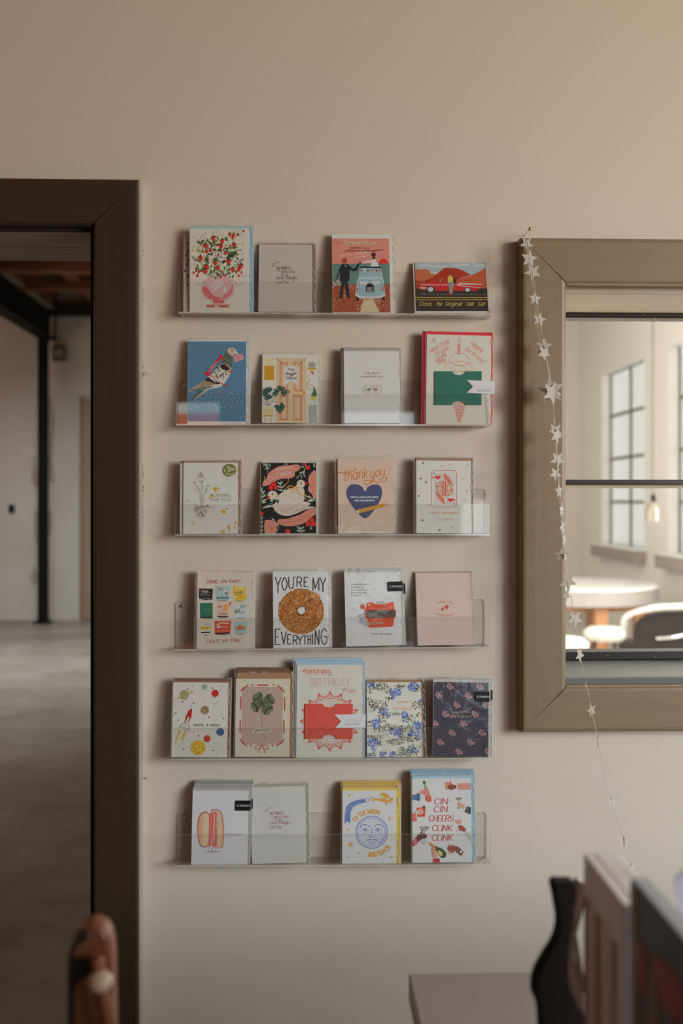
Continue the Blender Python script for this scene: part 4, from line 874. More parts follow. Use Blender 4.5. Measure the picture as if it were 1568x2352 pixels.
# ---- ice cream card
t, a = get('ice_cream_card'); co = C(196, 100, 84)
def scal(cx, cy, rx, ry, a0, a1, n, amp):
    return [(cx + (rx + amp * abs(sin(n * pi * k / 60))) * cos(radians(a0 + (a1 - a0) * k / 60)), cy + (ry + amp * abs(sin(n * pi * k / 60))) * sin(radians(a0 + (a1 - a0) * k / 60))) for k in range(61)]
a.line(scal(1172, 312, 86, 72, 180, 360, 7, 6), 3.6, co, 0, False, 0); a.line(scal(1170, 378, 124, 60, 170, 370, 9, 6), 3.6, co, 0, False, 0); a.line([(1085, 312), (1110, 330), (1140, 345), (1180, 352), (1215, 350), (1250, 335), (1300, 320)], 5, co, 4)
a.line([(1060, 372), (1100, 380), (1130, 395), (1190, 405), (1240, 402), (1290, 385)], 3, co, 4); a.line([(1130, 420), (1160, 402), (1215, 402), (1232, 420)], 3, co, 4)
a.poly([(1158, 158), (1182, 158), (1184, 248), (1158, 250)], co); a.up()
for k in range(4): a.line([(1160, 178 + k * 20), (1182, 168 + k * 20)], 4, C(182, 172, 158))
a.line([(1170, 96), (1158, 128), (1170, 152), (1186, 130)], 4, co, 4, True); a.line([(1170, 140), (1172, 118)], 4, co)
for k in range(24): rr = random.Random(k); x, y = rr.uniform(1100, 1250), rr.uniform(270, 395); a.line([(x, y), (x + 14, y + 5)], 2.4, co, 0, False, 0)
a.poly([(1128, 708), (1140, 680), (1165, 670), (1215, 670), (1238, 682), (1248, 706), (1238, 720), (1200, 860), (1190, 866), (1182, 858), (1144, 722)], C(186, 150, 136)); a.up(); a.line([(1138, 700), (1186, 860), (1200, 860), (1244, 700)], 5, co)
for k in range(6): a.line([(1143 + k * 8, 690 + k * 30), (1242 - k * 7, 694 + k * 28)], 4, co, 0, False, 0)
for k in range(4): a.line([(1152 + k * 24, 676), (1178 + k * 9, 850)], 4, co, 0, False, 0)
a.commit('printed_sundae', t)
for tx, x0, x1, y, c_, r_ in (('A', 918, 958, 160, 58, -10), ('sweet treat', 908, 1082, 242, 46, -28), ('for your', 958, 1084, 270, 42, -28), ('special', 962, 1060, 322, 40, -28), ('day', 1000, 1056, 338, 40, -24)):
    L_ = (x1 - x0) / cos(radians(r_)); a.text(tx, x0, x0 + L_, y, c_, co, 4.2, .3, r_, space=2)
for tx, x0, y0, L_, c_, r_ in (('Happy', 1268, 156, 128, 40, 36), ('Birthday!', 1222, 214, 205, 36, 34)): a.text(tx, x0, x0 + L_, y0, c_, co, 4.2, .3, r_)
a.commit('lettering', t)
def gift(t, a, env_, dark, light, x0, y0, x1, y1, tip, notch, tag_, ec, zz):
    """small envelope tucked through the card plus a swallow tail paper tag"""
    f = lambda x, y: ((a.inv[0] * (x - a.c.x) + a.inv[1] * (y - a.c.y)) * a.W, (0.5 - (a.inv[2] * (x - a.c.x) + a.inv[3] * (y - a.c.y))) * a.H)
    nx0, nx1, ntop, nbot = notch; cx = (nx0 + nx1) / 2; rr = (nx1 - nx0) / 2
    pts = [(x0, y0), (nx0, y0)] + [(cx - rr * cos(pi * k / 8), y0 + ntop * sin(pi * k / 8)) for k in range(1, 8)] + [(nx1, y0), (x1, y0), (x1 + 6 * ec, y1), (nx1 + 6 * ec, y1)] + [(cx + 4 * ec + rr * cos(pi * k / 8), y1 - nbot * sin(pi * k / 8)) for k in range(1, 8)] + [(nx0 + 6 * ec, y1), (x0 + 6 * ec, y1)]
    bm = bmesh.new(); prism(bm, [f(*p) for p in pts], lambda p, q_, d: (p, q_, d), zz, zz + .0005)
    e = obj('small_envelope', bm, mat('envelope_%s' % env_, light, .8, bump=(900, .1, .0003)), t, label='%s envelope tucked into the card' % env_)
    bm = bmesh.new(); fl = [(x0 + 2, y0 + 14), (x0 + 16, y0 + 2), (x1 - 16, y0 + 2), (x1, y0 + 12), tip]
    for p, q_ in (((x0, y0 + 10), tip), (tip, (x1, y0 + 10)), ((x0 + 4, y1 - 6), ((x0 + tip[0]) / 2, (y0 + 2 * y1) / 3 - 20)), ((x1, y1 - 6), ((x1 + tip[0]) / 2, (y0 + 2 * y1) / 3 - 20))):
        A0, B0 = Vector((*f(*p), 0)), Vector((*f(*q_), 0)); tube(bm, [A0 + Vector((0, 0, zz + .0005)), B0 + Vector((0, 0, zz + .0005))], .00022, 4)
    obj('flap_fold', bm, mat('fold_%s' % env_, dark, .8), e)
    bm = bmesh.new(); prism(bm, [f(*p) for p in tag_], lambda p, q_, d: (p, q_, d), zz + .0012, zz + .0014); g = obj('paper_tag', bm, mat('pale_tag', C(172, 166, 162), .7), t, label='pale swallow tail paper tag')
    b = Art.__new__(Art); b.__dict__.update(a.__dict__); b.clear(); b.m = f; b.z = zz + .00145; return g, b
g, b = gift(t, a, 'green', C(24, 58, 46), C(38, 86, 70), 958, 405, 1380, 708, (1178, 662), (1118, 1238, 34, 34), [(1250, 485), (1500, 496), (1498, 612), (1250, 600), (1305, 545)], 1, .0013)
b.text('gift card', 1334, 1478, 566, 34, C(154, 150, 150), 2.6, .3); b.text('HOLDERS', 1340, 1466, 588, 18, C(128, 122, 118), 3, serif=.5); b.commit('tag_lettering', g)
# ---- rooting card
t, a = get('rooting_card'); rnd = random.Random(5); ln_ = C(104, 98, 84)
for i in range(70): x, y = rnd.uniform(130, 640), rnd.uniform(140, 805); a.ell(x, y, 2.5, 2, rnd.choice((C(130, 110, 84), C(150, 130, 90), C(104, 70, 60))), 0, 5)
for x, y, r, c_ in ((430, 395, 26, C(178, 130, 34)), (400, 450, 22, C(176, 142, 70)), (505, 590, 28, C(176, 130, 40)), (380, 460, 16, C(180, 150, 90)), (558, 750, 18, C(170, 120, 50)), (610, 745, 18, C(172, 134, 60)), (560, 780, 16, C(176, 130, 50)), (160, 495, 22, C(172, 156, 120)), (225, 715, 30, C(172, 156, 120)), (400, 560, 22, C(172, 156, 120)), (500, 795, 26, C(172, 150, 100)), (625, 710, 14, C(176, 120, 60))):
    for k in range(7): a.ell(x + rnd.uniform(-r, r) * .6, y + rnd.uniform(-r, r) * .8, r * .5, r * .3, c_, rnd.uniform(-60, 0), 7)
for p in (((440, 372), (462, 388)), ((520, 572), (550, 576)), ((556, 725), (568, 765)), ((540, 285), (544, 296)), ((616, 700), (625, 715))): a.line(p, 6, C(96, 48, 34))
a.up()
a.line([(292, 275), (300, 330), (298, 400), (302, 470), (300, 540)], 3, ln_, 5, False, 0)
for p in (((232, 345), (262, 375), (280, 420), (290, 490), (296, 530)), ((350, 370), (330, 400), (318, 440), (306, 500)), ((285, 500), (282, 470), (290, 430)), ((318, 520), (322, 480), (312, 440)), ((318, 430), (345, 405), (362, 402)), ((286, 480), (300, 528), (316, 482))): a.line(p, 2.8, ln_, 5, False, 0)
for x, y, l, r_ in ((300, 335, 40, -125), (300, 335, 48, -60), (300, 390, 40, -55), (286, 410, 36, -120), (262, 380, 26, -100), (335, 400, 26, -40), (330, 430, 30, -20), (250, 385, 24, 100)): 
    R_ = radians(r_); a.line([(x, y), (x + l * .5 * cos(R_) - 6 * sin(R_), y + l * .5 * sin(R_) + 6 * cos(R_)), (x + l * cos(R_), y + l * sin(R_)), (x + l * .5 * cos(R_) + 6 * sin(R_), y + l * .5 * sin(R_) - 6 * cos(R_))], 2.2, ln_, 3, True, 0)
a.poly([(276, 250), (280, 226), (290, 222), (300, 228), (306, 250), (290, 256)], C(136, 130, 112))
for k in range(6): a.line([(270 + k * 8, 250), (254 + k * 14, 272 + (k % 2) * 5), (262 + k * 13, 278), (278 + k * 7, 252)], 2.2, ln_, 2, False, 0)
for x, y in ((232, 326), (356, 356)):
    a.ell(x, y - 6, 9, 8, C(140, 134, 116), 0, 8)
    for k in range(5): a.line([(x, y), (x + 20 * cos(k * .8 - .4), y + 14 * sin(k * .8 - .4))], 3, ln_, 0, False, 0)
def root(x, y, r, l, d):
    x1, y1 = x + l * cos(r), y + l * sin(r); a.line([(x, y), ((x + x1) / 2 + rnd.uniform(-3, 3), (y + y1) / 2), (x1, y1)], 1.6 + d * .5, ln_, 2, False, 0)
    if d > 0:
        for k in range(2 if d < 3 else 3): root(x + (x1 - x) * rnd.uniform(.5, 1), y + (y1 - y) * rnd.uniform(.5, 1), r + rnd.uniform(-.8, .8), l * .66, d - 1)
for r_, l in ((10, 42), (170, 46), (50, 46), (130, 46), (90, 60), (75, 56), (110, 56), (28, 34), (152, 36)): root(300, 545, radians(r_), l, 3)
a.commit('printed_flower', t)
a.text('ROOTING', 384, 568, 457, 25, C(96, 88, 74), 3.6, serif=.7); a.text('FOR YOU!', 384, 572, 502, 25, C(96, 88, 74), 3.6, serif=.7); a.commit('lettering', t)
f_ = lambda x, y: ((a.inv[0] * (x - a.c.x) + a.inv[1] * (y - a.c.y)) * a.W, (0.5 - (a.inv[2] * (x - a.c.x) + a.inv[3] * (y - a.c.y))) * a.H)
bm = bmesh.new(); prism(bm, [f_(566 + 62 * cos(k * pi / 20), 206 + 60 * sin(k * pi / 20)) for k in range(40)], lambda p, q_, d: (p, q_, d), .0015, .0016); s_ = obj('round_sticker', bm, mat('moss_green_label', C(96, 96, 40), .6), t, label='round moss green sticker')
a.z = .00165; gc = C(176, 172, 150); a.text('PLANT', 540, 612, 186, 20, gc, 3.6, rot=22); a.text('ME', 548, 574, 216, 16, gc, 3.2, rot=16)
for x, y in ((520, 210), (512, 200), (532, 238), (560, 248), (576, 252), (596, 244), (608, 240), (515, 218), (586, 256), (550, 242)): a.line([(x - 7, y), (x, y - 6), (x + 6, y + 2), (x, y + 6)], 2.4, gc, 3, True, 0)
a.commit('sticker_lettering', s_)
# ---- lovebirds
t, a = get('lovebirds_card'); a.z = .00005; pk, pk2, sg, be, br = C(196, 112, 94), C(150, 74, 60), C(140, 148, 134), C(192, 162, 144), C(184, 40, 26)
a.poly([(880, 360), (878, 320), (910, 285), (930, 235), (975, 200), (1030, 170), (1120, 160), (1200, 152), (1230, 170), (1226, 200), (1180, 230), (1180, 260), (1140, 285), (1060, 290), (1000, 310), (960, 340)], pk, 4)
a.poly([(1345, 222), (1382, 225), (1386, 470), (1360, 468), (1345, 440), (1310, 405), (1305, 380), (1318, 340), (1306, 300), (1318, 260)], pk, 3); a.poly([(1022, 712), (1030, 675), (1100, 670), (1160, 652), (1240, 625), (1300, 585), (1386, 570), (1386, 620), (1340, 650), (1300, 690), (1240, 720), (1160, 738), (1080, 735)], pk, 3)
a.poly([(898, 700), (905, 682), (960, 680), (1010, 710), (1012, 750), (1000, 805), (910, 805), (895, 760)], pk, 3); a.up()
for p in (((882, 340), (960, 280), (1060, 225), (1200, 175)), ((1340, 240), (1345, 330), (1352, 460)), ((1040, 705), (1150, 695), (1260, 665), (1370, 590)), ((930, 700), (960, 750), (970, 800)), ((1345, 330), (1370, 290)), ((1345, 380), (1375, 350)), ((1345, 380), (1320, 340)), ((1350, 420), (1375, 400)), ((1200, 690), (1240, 640)), ((1120, 700), (1140, 665)), ((950, 740), (920, 740)), ((965, 770), (990, 740))): a.line(p, 3.5, pk2, 4)
def sprig(pts, ls):
    a.line(pts, 5, sg, 5)
    for x, y, r_, l in ls: a.leaf(x, y, l, l * .34, r_, sg)
sprig([(916, 140), (918, 180), (916, 240)], [(900, 140, 120, 40), (905, 142, 80, 42), (930, 142, 60, 40), (916, 180, 130, 34), (918, 178, 40, 36), (885, 138, 110, 24)])
sprig([(1280, 150), (1275, 200), (1200, 280)], [(1275, 205, 110, 44), (1262, 225, 170, 44), (1270, 180, 200, 40), (1240, 250, 80, 36), (1215, 262, 130, 36), (1260, 240, 60, 40)])
sprig([(1042, 305), (1045, 350), (1064, 420)], [(1045, 345, -140, 44), (1045, 345, -60, 42), (1050, 375, -150, 44), (1052, 375, -30, 44), (1060, 405, -160, 44), (1060, 405, -20, 40)])
sprig([(872, 370), (870, 420), (868, 500)], [(870, 420, -110, 50), (872, 440, -60, 50), (868, 470, -150, 30), (870, 470, -40, 56), (866, 505, -20, 60), (866, 520, -10, 46)])
sprig([(1384, 500), (1340, 480), (1310, 455)], [(1340, 480, -130, 46), (1345, 485, 160, 50), (1360, 495, 170, 56), (1330, 470, 200, 44), (1362, 495, -100, 40)])
sprig([(1015, 790), (1028, 730), (990, 690), (960, 660)], [(962, 660, 40, 44), (1024, 735, -120, 30)])
sprig([(866, 800), (868, 640)], [(862, 680, -60, 40), (862, 720, -60, 40), (864, 760, -60, 40), (862, 800, -60, 40)])
sprig([(1100, 140), (1104, 156)], [(1098, 142, 60, 24), (1090, 140, 120, 26)]); sprig([(1360, 140), (1362, 170)], [(1360, 150, 60, 34), (1365, 140, 100, 36)]); sprig([(1325, 760), (1340, 730)], [(1330, 770, -60, 30)]); sprig([(1240, 800), (1230, 740)], [(1235, 770, -140, 50), (1235, 770, -40, 50), (1240, 790, -160, 50), (1240, 790, -20, 46), (1210, 740, 60, 30)])
a.up()
for x, y, r_ in ((977, 340, 24), (952, 375, 22), (1003, 373, 22), (1302, 180, 23), (1270, 142, 16), (868, 620, 18), (1343, 678, 25), (1308, 716, 25), (1360, 716, 25), (1116, 788, 24)): a.ell(x, y, r_, r_, br, 0, 18)
a.up(); a.ell(1332, 708, 6, 6, C(90, 20, 16)); a.ell(977, 362, 5, 5, C(90, 20, 16))
a.poly([(1200, 350), (1180, 370), (1110, 390), (1020, 450), (1000, 500), (1240, 510), (1272, 440), (1262, 380)], be, 4); a.ell(1238, 338, 40, 40, be); a.poly([(1266, 326), (1322, 322), (1275, 346)], C(188, 60, 40)); a.ell(1240, 330, 8, 8, dk); a.up()
for p in (((1085, 440), (1150, 470), (1190, 490)), ((1180, 400), (1200, 440), (1220, 490)), ((1205, 400), (1225, 450), (1235, 485))): a.line(p, 2.4, C(150, 118, 100), 4)
a.poly([(870, 568), (930, 540), (985, 530), (1040, 460), (1100, 450), (1180, 480), (1330, 522), (1300, 546), (1386, 560), (1280, 582), (1240, 600), (1140, 638), (1060, 636), (1000, 600), (970, 556), (920, 566)], be, 4); a.ell(970, 446, 48, 42, be); a.poly([(906, 488), (930, 452), (950, 462), (935, 482)], C(190, 56, 36)); a.ell(969, 436, 8, 8, dk); a.up()
a.line([(1018, 452), (1000, 478), (980, 486)], 4, dk, 3); a.poly([(982, 487), (940, 520), (964, 552)], C(46, 80, 66)); a.poly([(985, 487), (1036, 490), (1024, 530)], C(46, 80, 66)); a.ell(962, 496, 14, 8, be)
for k in range(5): a.line([(1010 + 22 * k, 600 - 14 * k), (1080 + 20 * k, 602 - 10 * k), (1150 + 20 * k, 575 - 10 * k), (1200 + 10 * k, 545 - 6 * k)], 2.6, C(160, 128, 112), 4)
for k in range(10): a.line([(1160 + 12 * k, 610 - k * 4), (1180 + 12 * k, 592 - k * 4)], 3, C(146, 112, 96))
gd = C(172, 122, 54)
for p in (((1122, 292), (1110, 330), (1070, 356)), ((1090, 388), (1130, 356), (1190, 368), (1240, 378), (1262, 380)), ((1200, 372), (1150, 360), (1120, 372), (1140, 392), (1200, 378)), ((1205, 375), (1160, 400), (1150, 425), (1190, 410), (1205, 380)), ((1205, 378), (1225, 430), (1270, 455), (1290, 440), (1280, 490))): a.line(p, 6, gd, 5)
a.up(); a.commit('printed_lovebirds', t)
lt2 = C(200, 160, 140); a.text('CONGRATS', 994, 1170, 212, 20, lt2, 4, rot=-6); a.text('Love', 900, 1040, 325, 60, lt2, 4.5, .2, -22); a.text('BIRDS', 1044, 1156, 268, 34, lt2, 5, rot=-10); a.commit('lettering', t)
# ---- pencil heart card
t, a = get('pencil_heart_card'); nv = C(62, 66, 92); og = C(188, 108, 44)
a.heart(340, 470, 162, nv) if 0 else a.poly([(344, 388), (320, 348), (270, 324), (212, 330), (180, 375), (180, 430), (215, 500), (262, 560), (342, 630), (420, 565), (460, 505), (492, 440), (498, 385), (478, 335), (430, 326), (375, 345)], nv, 5); a.up()
rnd = random.Random(8)
for i in range(60):
    x, y, r_ = rnd.uniform(215, 470), rnd.uniform(350, 560), rnd.uniform(0, 6)
    if abs(x - 342) < 150 - (y - 350) * .55: a.line([(x + 14 * cos(r_ + k * .3), y + 14 * sin(r_ + k * .3)) for k in range(5)], 1.8, C(78, 82, 116), 0, False, 0)
a.up(); a.poly([(264, 566), (288, 552), (294, 582), (268, 582)], C(188, 168, 144)); a.poly([(288, 550), (518, 494), (526, 524), (294, 584)], C(190, 122, 46)); a.poly([(518, 494), (532, 490), (538, 522), (526, 526)], C(150, 140, 130)); a.poly([(532, 492), (546, 492), (552, 518), (538, 524)], C(190, 118, 112)); a.up(); a.line([(292, 572), (522, 514)], 3, C(166, 98, 40)); a.poly([(258, 576), (266, 568), (268, 582)], C(80, 60, 50)); a.up(); a.commit('printed_heart', t)
og = C(180, 104, 42)
a.text('thank', 152, 372, 296, 96, og, 7, .22, -8); a.text('you', 392, 520, 262, 84, og, 7, .22, -8, gap=1.3)
for p in (((100, 214), (150, 222), (210, 214), (250, 200), (264, 184), (256, 176)), ((412, 262), (400, 310), (360, 324), (340, 300), (352, 286), (400, 292), (470, 306), (530, 290), (540, 268), (510, 266), (484, 284))): a.line(p, 7, og, 6)
a.up(); a.text('FOR FILLING OUR MINDS', 214, 466, 446, 12, C(182, 176, 184), 4); a.text('AND OUR HEARTS', 252, 428, 476, 12, C(182, 176, 184), 4); a.commit('lettering', t)
# ---- queen card
t, a = get('queen_card'); rc_ = C(170, 60, 56); gh = C(138, 104, 60)
for x, y in ((866, 134), (844, 274), (893, 308), (826, 431), (862, 648), (1016, 736)): a.heart(x, y, 11, C(112, 80, 46))
for x, y in ((1034, 162), (1105, 144), (1270, 148), (1228, 278), (1262, 384), (912, 514), (1240, 568), (1280, 644), (1128, 707), (1236, 470)): a.heart(x, y, 11, C(170, 138, 96))
a.line([(960, 198), (1146, 198), (1166, 215), (1168, 514), (1150, 530), (960, 528), (942, 510), (944, 214)], 4, rc_, 0, True)
a.line([(976, 228), (1136, 228), (1136, 498), (976, 498)], 2.2, C(120, 60, 60), 0, True); a.up()
a.heart(999, 262, 24, C(180, 50, 44)); a.heart(1112, 466, 24, C(180, 50, 44)); a.heart(960, 263, 11, C(170, 46, 42)); a.heart(1148, 464, 11, C(170, 46, 42)); a.line([(960 + 7 * cos(k), 228 + 14 * sin(k)) for k in range(7)], 3, C(80, 60, 70), 3); a.line([(1148 + 7 * cos(k), 500 + 14 * sin(k)) for k in range(7)], 3, C(80, 60, 70), 3)
sal, ink_ = C(186, 104, 84), C(70, 44, 48)
for sg_ in (1, -1):
    m_ = lambda x, y: (x, y) if sg_ == 1 else (2 * 1056 - x, 2 * 363 - y)
    a.poly([m_(*p) for p in ((1046, 230), (1070, 230), (1120, 300), (1132, 330), (1110, 332), (1080, 292), (1052, 280))], sal); a.poly([m_(*p) for p in ((976, 330), (1010, 298), (1050, 290), (1110, 310), (1136, 360), (1100, 380), (1056, 363), (1000, 380), (976, 370))], C(184, 140, 120))
    a.up()
    for k in range(5): a.line([m_(1060 + k * 12, 232 + k * 4), m_(1088 + k * 10, 300 + k * 4)], 2.6, C(180, 70, 56))
    a.line([m_(1030, 236), m_(1024, 256), m_(1032, 276), m_(1046, 284)], 2.6, ink_, 4)
    for k in range(9): a.ell(*m_(1010 + k * 11, 300 + 5 * sin(k * .8)), 4, 4, ink_ if k % 2 else sal, 0, 6)
    a.line([m_(1010, 310), m_(1030, 340), m_(1024, 363)], 7, sal, 3); a.line([m_(1100, 312), m_(1084, 345), m_(1090, 363)], 7, sal, 3); a.line([m_(1046, 300), m_(1044, 360)], 9, rc_); a.line([m_(1066, 300), m_(1068, 360)], 9, rc_)
    for k in range(6): a.line([m_(980 + k * 6, 330 + k * 4), m_(990 + k * 4, 350)], 2.2, ink_)
    a.line([m_(976, 322), m_(1004, 300), m_(1040, 290)], 2.4, ink_); a.line([m_(1110, 300), m_(1135, 340)], 2.4, ink_); a.ell(*m_(988, 356), 9, 9, rc_); a.ell(*m_(988, 356), 5, 5, C(184, 170, 150)); a.line([m_(1096, 300), m_(1116, 362)], 3, ink_)
a.line([(1000, 345), (1115, 385)], 7, C(186, 120, 100)); a.line([(1000, 340), (1115, 380)], 2, ink_); a.ell(1020, 363, 14, 14, C(182, 150, 130)); a.ell(1092, 363, 14, 14, C(182, 150, 130)); a.up(); a.commit('printed_queen', t)
gl = C(172, 128, 84); a.text('HAPPY BIRTHDAY', 922, 1192, 592, 18, gl, 3.6); a.text('Queen', 972, 1136, 650, 36, C(160, 130, 102), 2.6, .35); a.commit('lettering', t)
# ---- nine matchbooks
t, a = get('matchbooks_card'); rnd = random.Random(9); bl = C(24, 22, 22)
def shade(x0, x1, y): a.ell((x0 + x1) / 2, y, (x1 - x0) * .42, 7, C(132, 112, 94), 0, 12)
for x0, x1, y in ((280, 380, 362), (430, 540, 370), (600, 700, 372), (300, 395, 540), (450, 545, 534), (612, 712, 540), (310, 370, 698), (440, 555, 694), (612, 712, 686)): shade(x0, x1, y)
a.up()
a.poly([(262, 256), (396, 258), (392, 360), (330, 364), (266, 352)], bl); a.poly([(416, 232), (552, 228), (552, 364), (430, 370), (418, 300)], C(130, 148, 146)); a.poly([(588, 240), (600, 234), (708, 238), (710, 360), (650, 370), (596, 366)], C(186, 144, 40))
a.poly([(276, 398), (284, 394), (396, 392), (399, 538), (281, 534)], C(34, 88, 66)); a.poly([(438, 398), (548, 398), (548, 516), (444, 518)], C(176, 144, 128)); a.poly([(606, 404), (716, 408), (716, 536), (612, 536)], C(158, 162, 156))
a.poly([(288, 612), (382, 612), (382, 640), (288, 640)], C(182, 146, 52)); a.poly([(288, 584), (382, 588), (382, 680), (292, 690), (288, 640)], C(172, 168, 162)); a.poly([(418, 566), (574, 562), (568, 686), (424, 692)], C(166, 56, 36)); a.poly([(602, 566), (726, 564), (722, 680), (606, 684)], C(132, 150, 146)); a.up()
a.rect(281, 522, 399, 536, C(18, 48, 40)); a.rect(442, 515, 548, 528, bl); a.poly([(288, 610), (382, 610), (382, 646), (290, 652)], C(182, 146, 52)); a.poly([(292, 668), (382, 664), (382, 674), (292, 680)], bl); a.poly([(425, 676), (566, 672), (564, 686), (426, 692)], C(36, 16, 16)); a.rect(378, 592, 382, 620, C(170, 40, 34)); a.rect(548, 250, 552, 266, C(60, 40, 40)); a.rect(394, 400, 398, 416, C(150, 40, 34)); a.rect(712, 412, 716, 428, C(170, 40, 34))
a.text('Tonys', 284, 350, 296, 22, C(168, 164, 156), 3, .35, -6); a.text('BISTRO', 280, 370, 328, 16, C(110, 106, 100), 2.6); a.line([(276, 306), (380, 292)], 2, C(140, 136, 130)); a.text('in San Diego', 284, 372, 352, 10, C(120, 116, 110), 2, .2)
a.poly([(438, 256), (480, 258), (496, 272), (470, 270)], C(128, 84, 44)); a.poly([(500, 288), (540, 296), (530, 312), (510, 300)], C(128, 84, 44)); a.poly([(438, 318), (520, 266), (545, 262), (500, 300)], C(160, 166, 160)); a.ell(480, 293, 5, 5, bl, 0, 6); a.text('AIR FRANCE', 434, 546, 352, 14, bl, 3.6)
for i in range(16): a.ell(rnd.uniform(612, 690), rnd.uniform(244, 276), 7, 5, C(184, 176, 150), rnd.uniform(0, 90), 6)
for i in range(8): a.ell(rnd.choice((606, 690)) + rnd.uniform(-6, 10), rnd.uniform(325, 350), 7, 4, C(184, 176, 150), rnd.uniform(0, 90), 6)
a.line([(660, 298), (654, 322), (658, 344)], 4, C(110, 70, 30)); [a.leaf(662, 294, 24, 7, r, C(46, 100, 90)) for r in (-150, -110, -60, -20, 20, 160, 200)]; a.text('the lucky', 594, 640, 298, 10, C(80, 56, 20), 2, .2); a.text('motel', 600, 636, 316, 9, C(80, 56, 20), 2, .2)
a.text('Verdi', 300, 372, 470, 30, C(84, 120, 76), 2.4, .4, -6); a.line([(290, 480), (386, 474)], 1.6, C(60, 108, 80))
a.poly([(448, 426), (480, 418), (484, 430), (454, 440)], C(140, 84, 50)); a.poly([(506, 414), (516, 402), (530, 406), (536, 430), (528, 474), (504, 472), (500, 434)], C(186, 128, 40)); a.poly([(548, 430), (556, 390), (570, 372), (572, 396), (560, 420)], C(178, 76, 34)); a.line([(470, 456), (500, 464), (508, 430)], 2, C(140, 100, 90)); a.text('LOS ANGELES', 456, 536, 494, 8, C(70, 50, 46), 2); a.text('CALIFORNIA', 452, 540, 508, 9, C(70, 50, 46), 2.2)
a.text('Hotel &', 606, 656, 492, 34, C(40, 66, 58), 3, .35, -12); a.text('love', 664, 706, 440, 30, C(40, 66, 58), 3, .35, -12); a.text('ST. MARYS', 656, 704, 482, 8, C(60, 60, 60), 2); a.text('INN', 668, 690, 496, 8, C(60, 60, 60), 2); a.line([(626, 530), (700, 526)], 1.6, C(90, 90, 90))
a.text('Ducks', 322, 372, 604, 16, C(60, 60, 110), 2.4, .35, -6); a.line([(290, 600), (300, 588), (310, 600), (320, 586)], 2, C(90, 90, 110), 3); a.poly([(304, 638), (296, 618), (310, 626), (318, 616)], C(150, 86, 30)); a.text('BAR BEER', 324, 370, 636, 9, C(60, 50, 40), 2.4)
a.poly([(438, 592), (500, 574), (556, 584), (560, 596), (500, 586), (438, 604)], C(182, 168, 150)); a.text('SPICY SPOONS', 456, 536, 588, 8, C(150, 60, 40), 1.8); a.ell(458, 619, 20, 11, C(160, 160, 160)); a.line([(470, 619), (548, 621)], 6, C(160, 160, 160)); a.text('HAPPY DINER', 434, 556, 668, 16, C(190, 110, 80), 2.4, .3); a.text('V', 496, 506, 640, 10, C(150, 90, 60), 2)
a.poly([(612, 628), (630, 618), (642, 626), (646, 602), (678, 602), (680, 624), (700, 612), (714, 622), (704, 640), (650, 646), (620, 642)], C(152, 92, 48), 2); a.line([(620, 654), (700, 654)], 2, C(90, 90, 90)); a.line([(618, 600), (640, 588), (680, 586), (706, 598)], 2, C(160, 170, 168), 3); a.up(); a.commit('printed_matchbooks', t)
rc2 = C(142, 62, 50)
a.text('COME', 332, 436, 206, 32, rc2, 5, .12, 0, jit=.2); a.text('ON', 470, 522, 202, 28, rc2, 5, .12, jit=.2); a.text('BABY,', 548, 664, 200, 28, rc2, 5, .12, jit=.2)
a.text('LIGHT', 348, 468, 772, 32, rc2, 5, .12, jit=.2); a.text('MY', 498, 552, 766, 28, rc2, 5, .12, jit=.2); a.text('FIRE', 578, 668, 762, 30, rc2, 5, .12, jit=.2); a.commit('lettering', t)
# ---- bagel
t, a = get('bagel_card'); rnd = random.Random(12); bk = C(34, 24, 28)
a.ell(1240, 472, 215, 215, C(146, 88, 38), 0, 56); a.up()
for i in range(90):
    r_, th = 205 * sqrt(rnd.random()), rnd.uniform(0, 6.28)
    if r_ > 60: a.ell(1240 + r_ * cos(th), 472 + r_ * sin(th), rnd.uniform(14, 34), rnd.uniform(10, 22), rnd.choice((C(138, 80, 32), C(150, 92, 42), C(134, 76, 30))), rnd.uniform(0, 180), 10)
a.up(); a.ell(1375, 330, 55, 34, C(162, 110, 64), 40, 16); a.ell(1410, 480, 22, 60, C(164, 106, 56), 10, 14); a.up()
for i in range(620):
    r_, th = 214 * sqrt(rnd.random()), rnd.uniform(0, 6.28)
    if r_ < 36: continue
    x, y = 1240 + r_ * cos(th), 472 + r_ * sin(th); k = rnd.random()
    if k < .55: a.ell(x, y, 3.6, 3.2, C(44, 26, 22), 0, 5)
    elif k < .8: a.ell(x, y, 7.5, 4, rnd.choice((C(196, 152, 104), C(190, 140, 90))), rnd.uniform(0, 180), 7)
    else: a.ell(x, y, 3.6, 3.6, rnd.choice((C(120, 56, 24), C(204, 170, 120))), 0, 5)
for i in range(46):
    th = rnd.uniform(0, 6.28); r_ = rnd.uniform(212, 222); a.ell(1240 + r_ * cos(th), 472 + r_ * sin(th), 3.6, 3.4, C(44, 26, 22), 0, 5)
a.up(); a.poly([(1216, 434), (1246, 430), (1276, 428), (1274, 450), (1282, 474), (1262, 486), (1254, 500), (1230, 496), (1214, 484), (1208, 462)], C(178, 174, 178)); a.up()
for i in range(60):
    th = rnd.uniform(0, 6.28); r_ = rnd.uniform(36, 52); a.ell(1243 + r_ * cos(th), 466 + r_ * sin(th), 4, 3.6, bk, 0, 5)
a.up(); a.commit('printed_bagel', t)
HW = 8.5
def L_(ch, x0, x1, yb, h): a.text(ch, x0, x1, yb, h, bk, HW)
